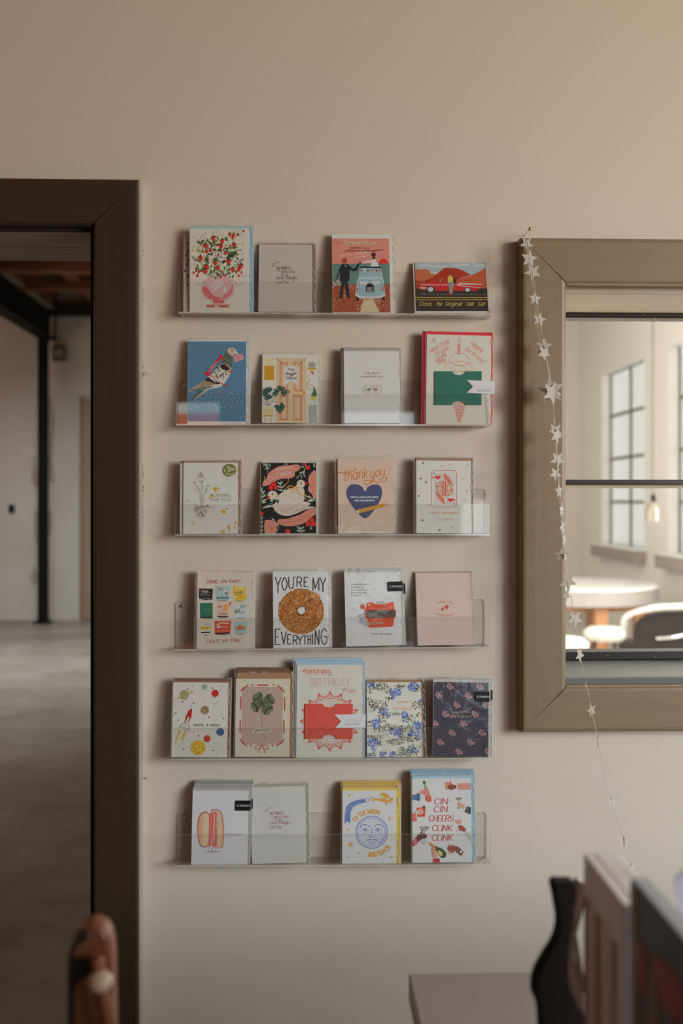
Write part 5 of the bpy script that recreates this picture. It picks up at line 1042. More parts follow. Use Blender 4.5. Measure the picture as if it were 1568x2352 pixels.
for ch, x0, x1, yb, h in (('Y', 994, 1046, 300, 148), ('O', 1060, 1104, 276, 124), ('U', 1122, 1166, 252, 104), ("'", 1180, 1181, 170, 22), ('R', 1200, 1244, 238, 90), ('E', 1268, 1304, 238, 90), ('M', 1352, 1408, 274, 122), ('Y', 1420, 1472, 286, 132),
                          ('E', 998, 1044, 786, 144), ('V', 1056, 1102, 784, 118), ('E', 1114, 1146, 780, 88), ('R', 1168, 1206, 786, 86), ('Y', 1210, 1254, 784, 76), ('T', 1260, 1296, 784, 80), ('H', 1308, 1334, 784, 88), ('I', 1353, 1354, 782, 98), ('N', 1376, 1412, 784, 132), ('G', 1434, 1486, 784, 148)): L_(ch, x0, x1, yb, h)
a.commit('lettering', t)
# ---- red viewer
t, a = get('red_viewer_card'); rnd = random.Random(6); vr = C(176, 66, 38)
a.poly([(250, 490), (310, 470), (345, 560), (350, 612), (300, 590), (252, 560), (262, 530), (240, 505)], C(140, 138, 142)); a.ell(455, 378, 48, 14, C(150, 146, 142)); a.up()
a.poly([(264, 410), (276, 396), (304, 402), (310, 430), (318, 440), (308, 450), (296, 438), (270, 436)], C(160, 80, 52), 3); a.poly([(318, 448), (325, 385), (336, 378), (370, 376), (400, 392), (440, 396), (490, 392), (530, 380), (545, 372), (572, 374), (578, 388), (582, 440), (592, 460), (592, 505), (580, 530), (578, 570), (570, 592), (560, 602), (470, 606), (360, 612), (345, 600), (335, 570), (328, 530), (306, 510), (303, 465)], vr); a.up()
a.poly([(330, 455), (360, 450), (572, 450), (588, 460), (588, 508), (572, 514), (460, 520), (340, 520), (318, 508), (316, 468)], C(74, 62, 52)); a.line([(330, 450), (570, 446), (592, 458), (592, 508), (574, 520), (460, 528), (335, 528), (310, 508), (310, 464)], 4, C(120, 40, 24), 2, True)
for i in range(120): x, y = rnd.uniform(330, 575), rnd.uniform(456, 514); a.line([(x, y), (x + 10, y - 4)], 2, rnd.choice((C(90, 76, 60), C(60, 48, 42), C(104, 88, 70))), 0, False, 0)
for i in range(80): x, y = rnd.uniform(340, 570), rnd.choice((rnd.uniform(400, 440), rnd.uniform(536, 600))); a.line([(x, y), (x + 14, y - 3)], 3, rnd.choice((C(186, 84, 52), C(160, 50, 30))), 0, False, 0)
a.up(); a.line([(346, 574), (468, 570)], 20, C(176, 150, 136)); a.ell(350, 402, 11, 9, C(184, 150, 134)); a.up(); a.text('ViewMaster', 348, 466, 581, 15, C(84, 30, 24), 3.4); a.commit('printed_viewer', t)
gc = C(104, 98, 96)
for tx, x0, x1, y in (('THANK GOODNESS', 176, 346, 218), ('WE GREW UP', 178, 300, 246), ('WITH SO LITTLE', 180, 326, 270), ('PHOTOGRAPHIC', 180, 324, 296), ('EVIDENCE', 182, 284, 320)): a.text(tx, x0, x1, y, 13, gc, 2.2, jit=.15)
a.text('HAPPY BIRTHDAY!', 370, 556, 676, 15, gc, 2.4, jit=.15); a.commit('lettering', t); sticker(t, a, 520, 182, 655, 275, (657, 200, 680, 298))
# ---- berry card
t, a = get('berry_card'); bc = C(156, 62, 48)
a.text('THANK YOU', 0, 1, 0, 14, bc, 2.6, arc=(1042, 560, 180, -23, 23)); a.text('BERRY MUCH', 0, 1, 0, 14, bc, 2.6, arc=(1050, 300, 208, 202 - 0, 158)) if 0 else a.text('BERRY MUCH', 0, 1, 0, 14, bc, 2.6, arc=(1048, 330, 178, 207, 153))
for x, y, s_, r_ in ((1062, 424, 20, -20), (1024, 444, 15, 20)):
    a.heart(x, y, s_, bc, r_); a.up(); [a.leaf(x + (4 if r_ < 0 else -2) * -1, y - s_ * .7, s_ * .6, s_ * .3, r, bc) for r in (-150, -100, -60, -20)]
for x, y in ((1054, 418), (1066, 428), (1072, 418), (1060, 434), (1022, 442), (1028, 450)): a.ell(x, y, 1.8, 1.8, C(188, 152, 140), 0, 5)
a.up(); a.commit('lettering', t)
# ---- rocket card
t, a = get('rocket_card'); rnd = random.Random(21)
a.poly([(102, 566), (94, 552), (120, 540), (280, 464), (320, 460), (300, 484), (180, 540)], C(150, 148, 120), 3); a.up(); a.ell(208, 506, 56, 60, C(128, 126, 84)); a.up()
for k in range(4): a.line([(156 + k * 4, 488 + k * 16), (208, 494 + k * 16), (258 - k * 4, 486 + k * 16)], 4, C(142, 140, 98), 4)
a.line([(130, 542), (180, 530), (250, 500), (286, 484)], 3, C(84, 84, 60), 4)
def ball(x, y, r, base, cols):
    a.ell(x, y, r, r, base, 0, 28); a.up()
    for i in range(26):
        rr, th = r * .8 * sqrt(rnd.random()), rnd.uniform(0, 6.28); a.ell(x + rr * cos(th), y + rr * sin(th), r * .2, r * .12, rnd.choice(cols), rnd.uniform(-40, 20), 8)
    a.up()
ball(452, 406, 34, C(114, 138, 124), (C(126, 148, 134), C(104, 128, 116))); ball(580, 483, 44, C(160, 30, 28), (C(176, 50, 40), C(140, 22, 22))); ball(460, 686, 51, C(124, 104, 76), (C(150, 128, 96), C(96, 76, 54), C(136, 112, 82))); ball(652, 946, 47, C(58, 74, 112), (C(80, 96, 136), C(44, 58, 92))); ball(494, 1028, 42, C(160, 60, 34), (C(180, 84, 48), C(140, 44, 28)))
a.ell(390, 1136, 92, 92, C(184, 152, 84), 0, 30); a.up(); ball(390, 1136, 78, C(186, 132, 34), (C(190, 150, 50), C(176, 110, 24), C(194, 166, 76)))
a.poly([(296, 668), (308, 680), (300, 760), (262, 850), (220, 850), (232, 780), (262, 700)], C(158, 24, 28)); a.poly([(262, 760), (276, 760), (264, 850), (282, 930), (230, 930), (154, 882), (222, 846)], C(168, 160, 148)); a.up(); a.poly([(284, 680), (296, 666), (306, 678), (300, 684)], C(40, 24, 26))
a.line([(218, 838), (156, 880), (160, 890), (228, 898), (280, 934), (280, 900), (262, 850)], 4, C(60, 44, 44)); a.line([(262, 768), (230, 890)], 2.4, C(110, 96, 90)); a.line([(300, 690), (262, 850)], 4, C(110, 16, 20)); a.ell(268, 752, 6, 14, C(60, 16, 18), 20)
for k in range(6): a.line([(240 + k, 720 + k * 16), (228, 722 + k * 16)], 2, C(120, 40, 40)); a.line([(296, 750 + k * 8), (312, 752 + k * 8)], 2, C(120, 40, 40))
for x, y in ((168, 940), (236, 950)):
    a.poly([(x - 12, y - 10), (x + 14, y - 14), (x - 8, y + 70), (x - 36, y + 110), (x - 44, y + 90)], C(184, 148, 84), 2); a.poly([(x - 4, y), (x + 6, y - 4), (x - 14, y + 50)], C(178, 128, 52), 2)
for i in range(30): a.ell(200 + rnd.uniform(-90, 30), 1060 + rnd.uniform(-40, 40), 4, 6, C(180, 160, 120), 0, 5)
for x, y in ((252, 436), (548, 420), (192, 588), (326, 604), (116, 720), (146, 808), (512, 768), (688, 785), (392, 990), (210, 993), (218, 1156), (576, 1166)): a.star(x, y, 14, C(78, 74, 84), rot=12)
for x, y in ((310, 396), (120, 444), (315, 488), (666, 384), (644, 446), (458, 544), (610, 588), (576, 610), (108, 638), (300, 640), (88, 746), (120, 846), (666, 738), (600, 800), (335, 950), (525, 970), (698, 1008), (120, 1086), (636, 1088), (260, 1135), (616, 1210), (372, 1220)): a.ell(x, y, 5, 5, C(70, 60, 66), 0, 7)
a.up(); a.commit('printed_space', t); a.text('MAKE A WISH', 334, 640, 878, 26, C(92, 88, 82), 5, space=3.2); a.commit('lettering', t)
# ---- clover card
t, a = get('clover_card'); cc_ = C(150, 64, 40)
a.rect(915, 410, 1396, 1092, C(150, 128, 116)); a.line([(915, 410), (1396, 410), (1396, 1096), (912, 1096)], 2.6, C(112, 90, 78), 0, True); a.up()
for p, w in ((((900, 452), (940, 420), (978, 386)), 16), (((1340, 388), (1380, 430), (1418, 466)), 16), (((894, 1038), (930, 1080), (970, 1112)), 16), (((1416, 1040), (1380, 1080), (1340, 1110)), 16), (((1096, 385), (1222, 384)), 16), (((1022, 386), (1042, 386)), 14), (((1278, 383), (1296, 383)), 13), (((897, 530), (897, 678)), 16), (((894, 804), (892, 958)), 16), (((1421, 542), (1424, 682)), 16), (((1416, 808), (1416, 964)), 16), (((1014, 1113), (1032, 1113)), 14), (((1276, 1111), (1290, 1111)), 13), (((1152, 1106), (1100, 1108), (1072, 1136), (1072, 1152), (1090, 1156), (1130, 1140), (1152, 1108)), 8), (((1152, 1106), (1200, 1106), (1232, 1130), (1236, 1150), (1216, 1156), (1180, 1136), (1154, 1108)), 8), (((1146, 1112), (1130, 1160), (1118, 1196)), 11), (((1162, 1112), (1180, 1160), (1192, 1200)), 11)): a.line(p, w, cc_, 4 if len(p) > 2 else 0)
lf1, lf2, lf3 = C(84, 92, 66), C(52, 56, 40), C(110, 116, 90)
a.line([(1150, 620), (1142, 700), (1146, 800), (1158, 890)], 6, C(86, 84, 66), 5); a.line([(1172, 962), (1185, 1010), (1202, 1046)], 5, C(86, 84, 66), 4)
for cx, cy, r_ in ((1158, 602, -52 - 45), (1166, 600, -38), (1150, 606, -52 - 45 - 85), (1160, 612, 45)):
    pass
for sx, pts in ((0, [(1156, 600), (1120, 594), (1050, 585), (1036, 545), (1052, 505), (1080, 490), (1110, 472), (1142, 478), (1160, 520), (1160, 560)]), (1, [(1168, 600), (1172, 550), (1200, 510), (1240, 492), (1268, 500), (1280, 530), (1304, 560), (1300, 600), (1270, 620), (1210, 616)]),
                (2, [(1152, 604), (1140, 650), (1110, 700), (1075, 712), (1048, 700), (1040, 670), (1020, 650), (1020, 610), (1050, 588), (1110, 590)]), (3, [(1158, 612), (1200, 622), (1260, 628), (1286, 650), (1282, 690), (1254, 705), (1245, 730), (1215, 746), (1180, 738), (1154, 700), (1156, 650)])):
    a.poly(pts, lf2, 3); cx = sum(p[0] for p in pts) / len(pts); cy = sum(p[1] for p in pts) / len(pts)
    a.up(); a.poly([(cx + (x - cx) * .93, cy + (y - cy) * .93) for x, y in pts], lf1, 3); a.up()
    ox, oy = 1160, 606; dx, dy = cx - ox, cy - oy; l = hypot(dx, dy); dx, dy = dx / l, dy / l
    a.line([(ox + dx * l * 1.15 - dy * 58, oy + dy * l * 1.15 + dx * 58), (ox + dx * l * .95 - dy * 20, oy + dy * l * .95 + dx * 20), (ox + dx * l * .95 + dy * 20, oy + dy * l * .95 - dx * 20), (ox + dx * l * 1.15 + dy * 58, oy + dy * l * 1.15 - dx * 58)], 13, C(34, 38, 26), 4)
    for q in (-40, -20, 0, 20, 40): a.line([(ox + dx * 14, oy + dy * 14), (ox + dx * l * .8 - dy * q, oy + dy * l * .8 + dx * q)], 3.4, C(46, 54, 36), 0, False, 0)
    for q in (-46, -16, 14, 44): a.ell(ox + dx * l * 1.35 - dy * q, oy + dy * l * 1.35 + dx * q, 7, 4, lf3, 0, 6)
a.up(); a.ell(1160, 606, 12, 12, C(48, 40, 34)); a.poly([(1040, 912), (1278, 888), (1282, 948), (1036, 972)], C(160, 154, 134)); a.up(); a.commit('printed_clover', t)
a.text('good luck!', 1066, 1250, 952, 40, C(76, 70, 58), 3.4, .4, -6); a.commit('lettering', t)
# ---- doily card
t, a = get('doily_card'); dr = C(176, 76, 60)
CX, CY = 757, 1232; EX, EY = 1.0, 1.0
def petal(r0, r1, th, w, col=dr):
    c_, s_ = sin(th), -cos(th); f = lambda r, o: (CX + r * c_ - o * s_, CY + r * s_ + o * c_)
    a.poly([f(r0, 0), f(r0 + (r1 - r0) * .4, w), f(r0 + (r1 - r0) * .8, w * .8), f(r1, 0), f(r0 + (r1 - r0) * .8, -w * .8), f(r0 + (r1 - r0) * .4, -w)], col)
for k in range(16):
    th = k * pi / 8
    for j in range(-4, 5):                                   # fans round the rim
        if j == 0: petal(480, 550, th, 17)
        else:
            q = th + j * .030; petal(452 - abs(j) * 10 + 14, 548 - abs(j) * 18, q, 6)
    a.line([(CX + 396 * sin(th - .10), CY - 396 * cos(th - .10)), (CX + 462 * sin(th), CY - 462 * cos(th)), (CX + 396 * sin(th + .10), CY - 396 * cos(th + .10))], 6, dr, 0, False, 0)
    for j in (-1, 0, 1): petal(398, 428, th + j * .04, 7)
    ph = th + pi / 16; ox, oy = CX + 432 * sin(ph), CY - 432 * cos(ph)
    for j in range(9): a.ell(ox + 26 * cos(j * .7), oy + 26 * sin(j * .7), 13, 6, dr, degrees_ := math.degrees(j * .7), 8)
    a.ell(ox, oy, 6, 6, dr, 0, 8)
for k in range(72): petal(348, 378, k * pi / 36, 5)
for k in range(48): petal(296, 330, k * pi / 24, 6)
for ring, n_ in ((270, 40), (225, 34), (180, 28)):
    for k in range(n_): a.ell(CX + ring * sin(k * 2 * pi / n_), CY - ring * cos(k * 2 * pi / n_), 8, 14, dr, math.degrees(k * 2 * pi / n_) + 30, 7)
a.up(); a.commit('printed_doily', t)
a.text('happyhappy', 268, 760, 362, 88, dr, 8, .30, gap=.7); a.line([(262, 320), (275, 345), (300, 300), (310, 284)], 6, dr, 4); a.line([(742, 390), (790, 410), (802, 380), (780, 360)], 6, dr, 4); a.text('to', 982, 1050, 706, 76, dr, 6, .2); a.text('you', 1098, 1214, 700, 60, dr, 6.5, .3); a.line([(968, 640), (990, 655), (1050, 636), (1100, 634)], 5, dr, 4); a.line([(1150, 712), (1200, 728), (1240, 712)], 5, dr, 4)
xs = (385, 505, 560, 655, 775, 862, 965, 1062); bw = 14
a.text('BIRTHDAY', 400, 1118, 592, 132, dr, 22, serif=.55); a.up(); a.text('BIRTHDAY', 400, 1118, 592, 132, C(174, 170, 158), 15, serif=.40); a.commit('lettering', t)
g, b = gift(t, a, 'coral', C(120, 38, 32), C(168, 66, 54), 308, 914, 1168, 1548, (735, 1480), (622, 876, 68, 80), [(838, 1108), (1402, 1094), (1400, 1338), (848, 1350), (958, 1228)], 0, .0013)
b.text('gift card', 1020, 1296, 1250, 78, C(146, 144, 146), 5, .35); b.text('HOLDERS', 1036, 1284, 1298, 36, C(124, 118, 116), 6, serif=.5); b.commit('tag_lettering', g)
# ---- wisteria card
t, a = get('wisteria_card'); rnd = random.Random(31); wb = (C(104, 120, 160), C(84, 100, 146), C(124, 138, 172), C(60, 76, 124)); wl = (C(40, 34, 22), C(58, 56, 32), C(96, 96, 48), C(30, 26, 20), C(120, 118, 70))
for (x, y, rx, ry, n_) in ((90, 170, 50, 40, 60), (370, 255, 75, 50, 110), (580, 190, 70, 60, 110), (240, 480, 60, 46, 70), (490, 520, 42, 44, 50), (480, 570, 22, 30, 16), (165, 620, 52, 60, 80), (395, 710, 90, 50, 110), (640, 640, 60, 50, 80), (570, 735, 40, 30, 40), (660, 720, 50, 90, 90), (130, 840, 70, 60, 100), (140, 910, 25, 40, 24), (580, 930, 70, 36, 60), (250, 975, 50, 30, 40), (360, 975, 40, 30, 36), (90, 985, 30, 20, 20), (440, 770, 24, 40, 20), (345, 310, 18, 40, 20), (665, 360, 18, 30, 20), (300, 520, 20, 30, 16)):
    for i in range(n_):
        r_, th = sqrt(rnd.random()), rnd.uniform(0, 6.28); a.ell(x + rx * r_ * cos(th), y + ry * r_ * sin(th), rnd.uniform(6, 13), rnd.uniform(5, 11), rnd.choice(wb), rnd.uniform(0, 90), 7)
a.up()
for p in (((300, 495), (360, 500), (440, 505)), ((60, 770), (150, 768), (240, 765), (300, 740)), ((250, 690), (300, 760), (340, 800)), ((320, 680), (420, 660), (520, 670), (580, 660)), ((540, 560), (600, 590), (650, 600)), ((240, 165), (340, 186), (440, 170)), ((220, 500), (260, 600), (290, 640))): a.line(p, 3, C(120, 80, 52), 4)
for (x, y, rx, ry, n_) in ((200, 190, 90, 40, 80), (80, 215, 40, 60, 26), (290, 230, 40, 40, 24), (430, 185, 60, 30, 40), (300, 330, 40, 22, 24), (180, 400, 110, 50, 100), (80, 360, 34, 40, 24), (240, 540, 60, 70, 60), (620, 410, 60, 45, 50), (660, 520, 30, 34, 18), (380, 505, 50, 16, 20), (560, 570, 70, 50, 40), (90, 620, 40, 40, 26), (320, 660, 90, 40, 60), (500, 680, 100, 45, 80), (200, 690, 80, 40, 40), (150, 770, 100, 22, 34), (390, 830, 100, 40, 80), (560, 790, 100, 40, 70), (200, 830, 30, 40, 22), (580, 895, 80, 30, 30), (520, 960, 150, 40, 120), (460, 920, 40, 40, 26), (110, 980, 60, 24, 30), (640, 220, 30, 60, 26), (450, 770, 30, 40, 20), (110, 440, 50, 40, 26), (260, 960, 40, 30, 16), (680, 850, 20, 60, 14)):
    for i in range(n_):
        r_, th = sqrt(rnd.random()), rnd.uniform(0, 6.28); a.leaf(x + rx * r_ * cos(th), y + ry * r_ * sin(th), rnd.uniform(12, 22), rnd.uniform(7, 11), rnd.uniform(0, 360), rnd.choice(wl))
a.up(); a.commit('printed_wisteria', t); a.text('HAPPY', 398, 554, 382, 24, C(172, 108, 76), 4.4, gap=2.2); a.text('BIRTHDAY', 356, 600, 460, 24, C(172, 108, 76), 4.4, gap=2.2); a.commit('lettering', t)
# ---- navy heart bouquets
t, a = get('heart_bouquets_card'); hp = C(192, 128, 122)
for (x, y) in ((1005, 185), (1350, 185), (875, 290), (1220, 292), (1088, 400), (1432, 405), (958, 505), (1303, 508), (838, 612), (1172, 614), (1042, 725), (1392, 722), (908, 832), (1260, 832), (1128, 942), (1468, 940)):
    a.line([(x - 22, y + 20), (x - 4, y + 46), (x + 4, y + 50), (x + 22, y + 18)], 2.6, C(96, 104, 90), 4)
    for dx, dy in ((-20, -34), (10, -24), (-30, -14), (-6, -8), (-34, 6), (14, 4), (-12, 16), (20, 24), (36, 4), (-2, 34), (38, 26)): a.heart(x + dx * .95, y + dy * .9, 9.5, hp, rnd.uniform(-30, 30))
a.up(); a.commit('printed_bouquets', t); a.text('HAPPY', 1046, 1218, 504, 28, C(150, 128, 98), 4); a.text('BIRTHDAY', 1012, 1262, 552, 28, C(150, 128, 98), 4); a.commit('lettering', t); sticker(t, a, 1297, 243, 1462, 362, (1475, 228, 1500, 345))
# ---- hot dog
t, a = get('hot_dog_card'); bu, bd, so = C(172, 140, 116), C(150, 98, 70), C(170, 84, 74)
a.ell(415, 832, 96, 7, C(138, 138, 146)); a.up()
a.poly([(262, 520), (280, 470), (310, 448), (345, 446), (372, 470), (378, 560), (374, 700), (380, 770), (350, 790), (300, 786), (275, 750), (258, 660), (254, 590)], bd, 3); a.poly([(386, 440), (410, 422), (450, 424), (480, 440), (500, 500), (515, 590), (518, 700), (512, 780), (490, 798), (450, 792), (440, 700)], bd, 3); a.up()
a.poly([(275, 520), (292, 476), (320, 456), (350, 462), (368, 480), (374, 600), (370, 700), (374, 764), (345, 780), (306, 776), (284, 740), (268, 650)], C(176, 136, 108), 3); a.poly([(392, 442), (415, 428), (455, 430), (478, 448), (494, 510), (508, 600), (512, 700), (504, 776), (486, 790), (452, 784), (446, 600)], bu, 3); a.up()
a.poly([(318, 470), (350, 468), (366, 500), (368, 700), (345, 770), (318, 760), (310, 600)], C(182, 156, 130), 3); a.poly([(452, 440), (474, 470), (490, 560), (494, 700), (480, 770), (458, 760), (450, 600)], C(180, 150, 124), 3)
a.poly([(364, 474), (376, 460), (392, 466), (398, 600), (396, 740), (398, 770), (376, 778), (370, 700), (370, 560)], so, 2); a.poly([(396, 480), (412, 448), (430, 442), (442, 462), (440, 600), (446, 740), (442, 785), (425, 790), (402, 760), (398, 600)], so, 2); a.up()
a.poly([(412, 470), (424, 462), (428, 600), (426, 740), (414, 740), (410, 600)], C(190, 128, 122), 2); a.line([(384, 480), (384, 740)], 5, C(188, 120, 112))
for p in (((440, 560), (462, 532), (466, 540), (410, 574), (380, 580)), ((440, 600), (468, 562)), ((400, 640), (440, 618)), ((352, 650), (362, 640), (366, 652)), ((372, 782), (370, 826)), ((392, 782), (415, 832)), ((412, 786), (406, 834)), ((444, 792), (444, 836)), ((254, 590), (262, 520), (280, 470), (310, 446), (345, 444)), ((410, 422), (450, 422), (480, 440), (500, 500), (515, 590), (518, 700))): a.line(p, 2.4, C(86, 60, 56), 3)
for x, y in ((370, 828), (412, 834), (404, 836), (444, 838)): a.ell(x, y, 7, 4, C(60, 50, 50), 0, 6)
a.up(); a.commit('printed_hot_dog', t); a.text('Nice buns', 540, 694, 672, 22, C(96, 84, 88), 2.2, .15, space=4); a.commit('lettering', t); sticker(t, a, 622, 330, 770, 430, (771, 318, 790, 418))
# ---- moon
t, a = get('moon_card'); mb, yl = C(76, 88, 132), C(176, 128, 56)
a.ell(404, 595, 146, 148, C(164, 166, 178), 0, 60); a.up()
for k in range(64):                                                # engraved edge
    th = k * 2 * pi / 64; d_ = 1.0 + .7 * max(0, cos(th - .9)) + .4 * max(0, cos(th - pi))
    a.line([(404 + 146 * cos(th), 595 + 148 * sin(th)), (404 + (146 - 26 * d_) * cos(th), 595 + (148 - 26 * d_) * sin(th))], 2, C(120, 128, 164), 0, False, 0)
for r_ in (140, 133, 126, 118): a.line([(404 + r_ * cos(k * pi / 30), 595 + r_ * 1.01 * sin(k * pi / 30)) for k in range(60)], 1.6, C(116, 124, 162), 0, True, 0)
a.up(); a.line([(404 + 144 * cos(k * pi / 30), 595 + 146 * sin(k * pi / 30)) for k in range(60)], 4.5, mb, 0, True, 0)
for p, w in ((((300, 552), (316, 532), (350, 528), (388, 546)), 6), (((424, 548), (450, 528), (484, 528), (506, 548)), 6), (((312, 578), (330, 564), (356, 564), (378, 580)), 4), (((314, 582), (344, 592), (376, 582)), 3), (((424, 578), (446, 562), (474, 562), (494, 578)), 4), (((426, 582), (456, 590), (492, 580)), 3), (((408, 560), (400, 590), (404, 620), (376, 626), (384, 640), (406, 642), (430, 636)), 4), (((404, 560), (398, 600)), 3), (((354, 668), (380, 660), (404, 664), (428, 660), (456, 666)), 5), (((362, 672), (400, 684), (450, 668)), 4), (((384, 690), (404, 698), (424, 690)), 4), (((352, 656), (360, 672)), 3), (((318, 600), (350, 606), (380, 596)), 2.4), (((424, 596), (456, 602), (496, 592)), 2.4), (((520, 560), (530, 610), (500, 670), (460, 710)), 3), (((500, 600), (498, 650), (470, 690)), 2.4)): a.line(p, w, mb, 4)
for x in (344, 458): a.ell(x, 575, 12, 10, C(96, 106, 150), 0, 10)
for i in range(170):
    x, y = rnd.uniform(420, 520), rnd.uniform(600, 720)
    if hypot(x - 404, y - 595) < 136 and (x - 404) + (y - 595) > 60: a.ell(x, y, 1.8, 1.8, C(110, 118, 158), 0, 4)
a.poly([(158, 518), (160, 440), (172, 370), (205, 330), (260, 308), (330, 290), (340, 300), (345, 326), (280, 345), (235, 365), (212, 410), (208, 520), (182, 494)], C(88, 104, 146)); a.poly([(340, 300), (356, 284), (388, 286), (392, 296), (372, 318), (346, 326)], C(166, 166, 164)); a.up(); a.line([(340, 302), (356, 286), (388, 288), (370, 318), (348, 326)], 3, mb, 0, True)
a.text('I love you', 0, 1, 0, 22, C(150, 158, 178), 2.6, arc=(290, 455, 112, -78, 12))
a.poly([(478, 242), (500, 236), (530, 244), (556, 262), (570, 280), (520, 284), (486, 268)], yl); a.poly([(400, 272), (412, 278), (440, 290), (500, 284), (560, 284), (592, 286), (590, 306), (560, 320), (500, 322), (440, 306), (404, 318), (396, 300)], yl); a.poly([(520, 318), (560, 330), (536, 346), (524, 332)], yl); a.ell(572, 326, 9, 9, yl); a.ell(532, 338, 8, 8, yl); a.line([(594, 280), (592, 312)], 4, yl); a.up(); a.line([(490, 262), (540, 300)], 2.4, C(176, 170, 160)); a.line([(530, 258), (566, 300)], 2.4, C(176, 170, 160)); a.poly([(530, 290), (560, 290), (556, 304), (534, 304)], C(176, 170, 160)); a.ell(410, 294, 12, 8, C(176, 170, 160), 0, 8); a.line([(440, 292), (500, 300)], 2.4, C(176, 170, 160))
for x, y, r_ in ((198, 260, 19), (563, 472, 19), (188, 572, 17), (215, 706, 32), (286, 784, 14), (187, 816, 12), (581, 820, 17)):
    for k in range(4): th = k * pi / 4 + .15; a.poly([(x + r_ * cos(th), y + r_ * sin(th)), (x - r_ * .2 * sin(th), y + r_ * .2 * cos(th)), (x - r_ * cos(th), y - r_ * sin(th)), (x + r_ * .2 * sin(th), y - r_ * .2 * cos(th))], yl)
a.up(); a.commit('printed_moon', t)
a.text('TO THE MOON', 0, 1, 0, 38, yl, 8, arc=(404, 595, 170, -58, 22), space=2.4); a.text('AND BACK', 0, 1, 0, 42, yl, 9, arc=(404, 595, 222, 189, 127), space=2.4) if 1 else None; a.commit('lettering', t)
# ---- cheers
t, a = get('cheers_card'); lr = C(164, 64, 60); sk1, sk2, sk3 = C(182, 122, 100), C(116, 64, 52), C(84, 52, 48)
def hand(cx, cy, r_, s_, col, dark, nails=None, flip=1):
    """palm with four curled fingers and a thumb, all pointing along r_"""
    R_ = radians(r_); f = lambda u, v: (cx + s_ * (u * cos(R_) - v * flip * sin(R_)), cy + s_ * (u * sin(R_) + v * flip * cos(R_)))
    a.poly([f(-34, -15), f(-8, -22), f(16, -20), f(20, 0), f(16, 20), f(-8, 20), f(-34, 14)], col, 3)
    for i, (v, l) in enumerate(((-17, 34), (-6, 40), (5, 37), (15, 29))): a.line([f(8, v), f(8 + l * .6, v - 3), f(8 + l, v - 1)], 10 * s_, col, 3); nails and a.ell(*f(8 + l, v - 1), 4.4 * s_, 3.6 * s_, nails, 0, 6)
    a.line([f(-10, -16), f(6, -32), f(22, -30)], 10 * s_, col, 3); a.up()
    for v in (-12, -1, 10): a.line([f(10, v), f(34, v - 2)], 2, dark, 0)
    a.line([f(-26, 8), f(2, 12)], 2, dark)
a.poly([(764, 258), (800, 256), (815, 236), (838, 262), (832, 316), (800, 308), (764, 304)], C(70, 100, 120)); a.poly([(858, 140), (882, 140), (888, 170), (904, 210), (872, 212), (868, 170)], C(110, 140, 100)); a.poly([(868, 200), (904, 208), (936, 280), (938, 318), (900, 326), (880, 300)], C(180, 96, 90)); a.poly([(854, 136), (880, 132), (886, 156), (862, 160)], C(72, 76, 52)); a.up(); hand(860, 240, 8, .8, C(184, 120, 104), C(140, 76, 66)); a.rect(890, 276, 932, 310, C(140, 60, 40)); a.up(); a.rect(898, 284, 924, 302, C(176, 110, 60))
for k in range(4): a.line([(812 + k * 6, 240 + k * 6), (806 + k * 6, 310)], 2.6, C(40, 66, 84)); a.line([(884, 232 + k * 12), (914, 226 + k * 12)], 2, C(196, 150, 140))
a.poly([(1168, 152), (1290, 150), (1290, 208), (1174, 210)], C(186, 130, 118))
a.up(); [a.line([(1170, 160 + k * 10), (1289, 158 + k * 10)], 2, C(160, 80, 76)) for k in range(6)]; [a.line([(1186 + k * 18, 152), (1186 + k * 18, 208)], 2, C(176, 110, 100)) for k in range(6)]
a.poly([(1058, 146), (1120, 146), (1116, 204), (1062, 206)], C(170, 110, 84)); a.line([(1096, 158), (1112, 122)], 5, C(160, 50, 60)); a.line([(1058, 146), (1120, 146), (1116, 208), (1064, 208)], 2.4, C(150, 110, 96), 0, True); a.up(); hand(1128, 184, 184, .9, sk2, C(80, 40, 34))
a.poly([(1150, 280), (1214, 280), (1204, 302), (1186, 310), (1164, 302)], C(118, 122, 100)); a.line([(1182, 310), (1180, 360)], 3, C(140, 140, 130)); a.poly([(1258, 358), (1294, 372), (1292, 432), (1234, 412)], C(56, 46, 50)); a.poly([(1240, 376), (1258, 358), (1236, 412), (1226, 402)], C(180, 176, 170)); a.ell(1182, 376, 12, 10, C(80, 120, 100)); a.up(); hand(1210, 356, 214, .85, C(186, 134, 108), C(150, 80, 66)); a.rect(1262, 362, 1270, 428, C(104, 90, 80))
a.poly([(806, 380), (884, 380), (880, 456), (812, 456)], C(172, 60, 40)); a.ell(870, 368, 14, 12, C(60, 62, 34)); a.line([(806, 378), (860, 372)], 5, C(180, 60, 40)); a.poly([(764, 426), (790, 420), (812, 482), (800, 498), (770, 500)], C(186, 92, 76)); a.up(); hand(826, 418, 4, .9, C(194, 150, 130), C(150, 90, 80), C(110, 20, 40))
a.poly([(1150, 482), (1216, 482), (1206, 512), (1184, 524), (1162, 512)], C(190, 120, 96)); a.line([(1184, 522), (1184, 560)], 4, C(180, 130, 110)); a.ell(1184, 578, 18, 20, C(180, 156, 146)); a.poly([(1262, 580), (1300, 640), (1300, 680), (1242, 606)], C(150, 158, 134)); a.up(); hand(1222, 562, 222, .85, sk2, C(150, 88, 70)); a.line([(1270, 596), (1298, 650)], 3, C(120, 130, 104))
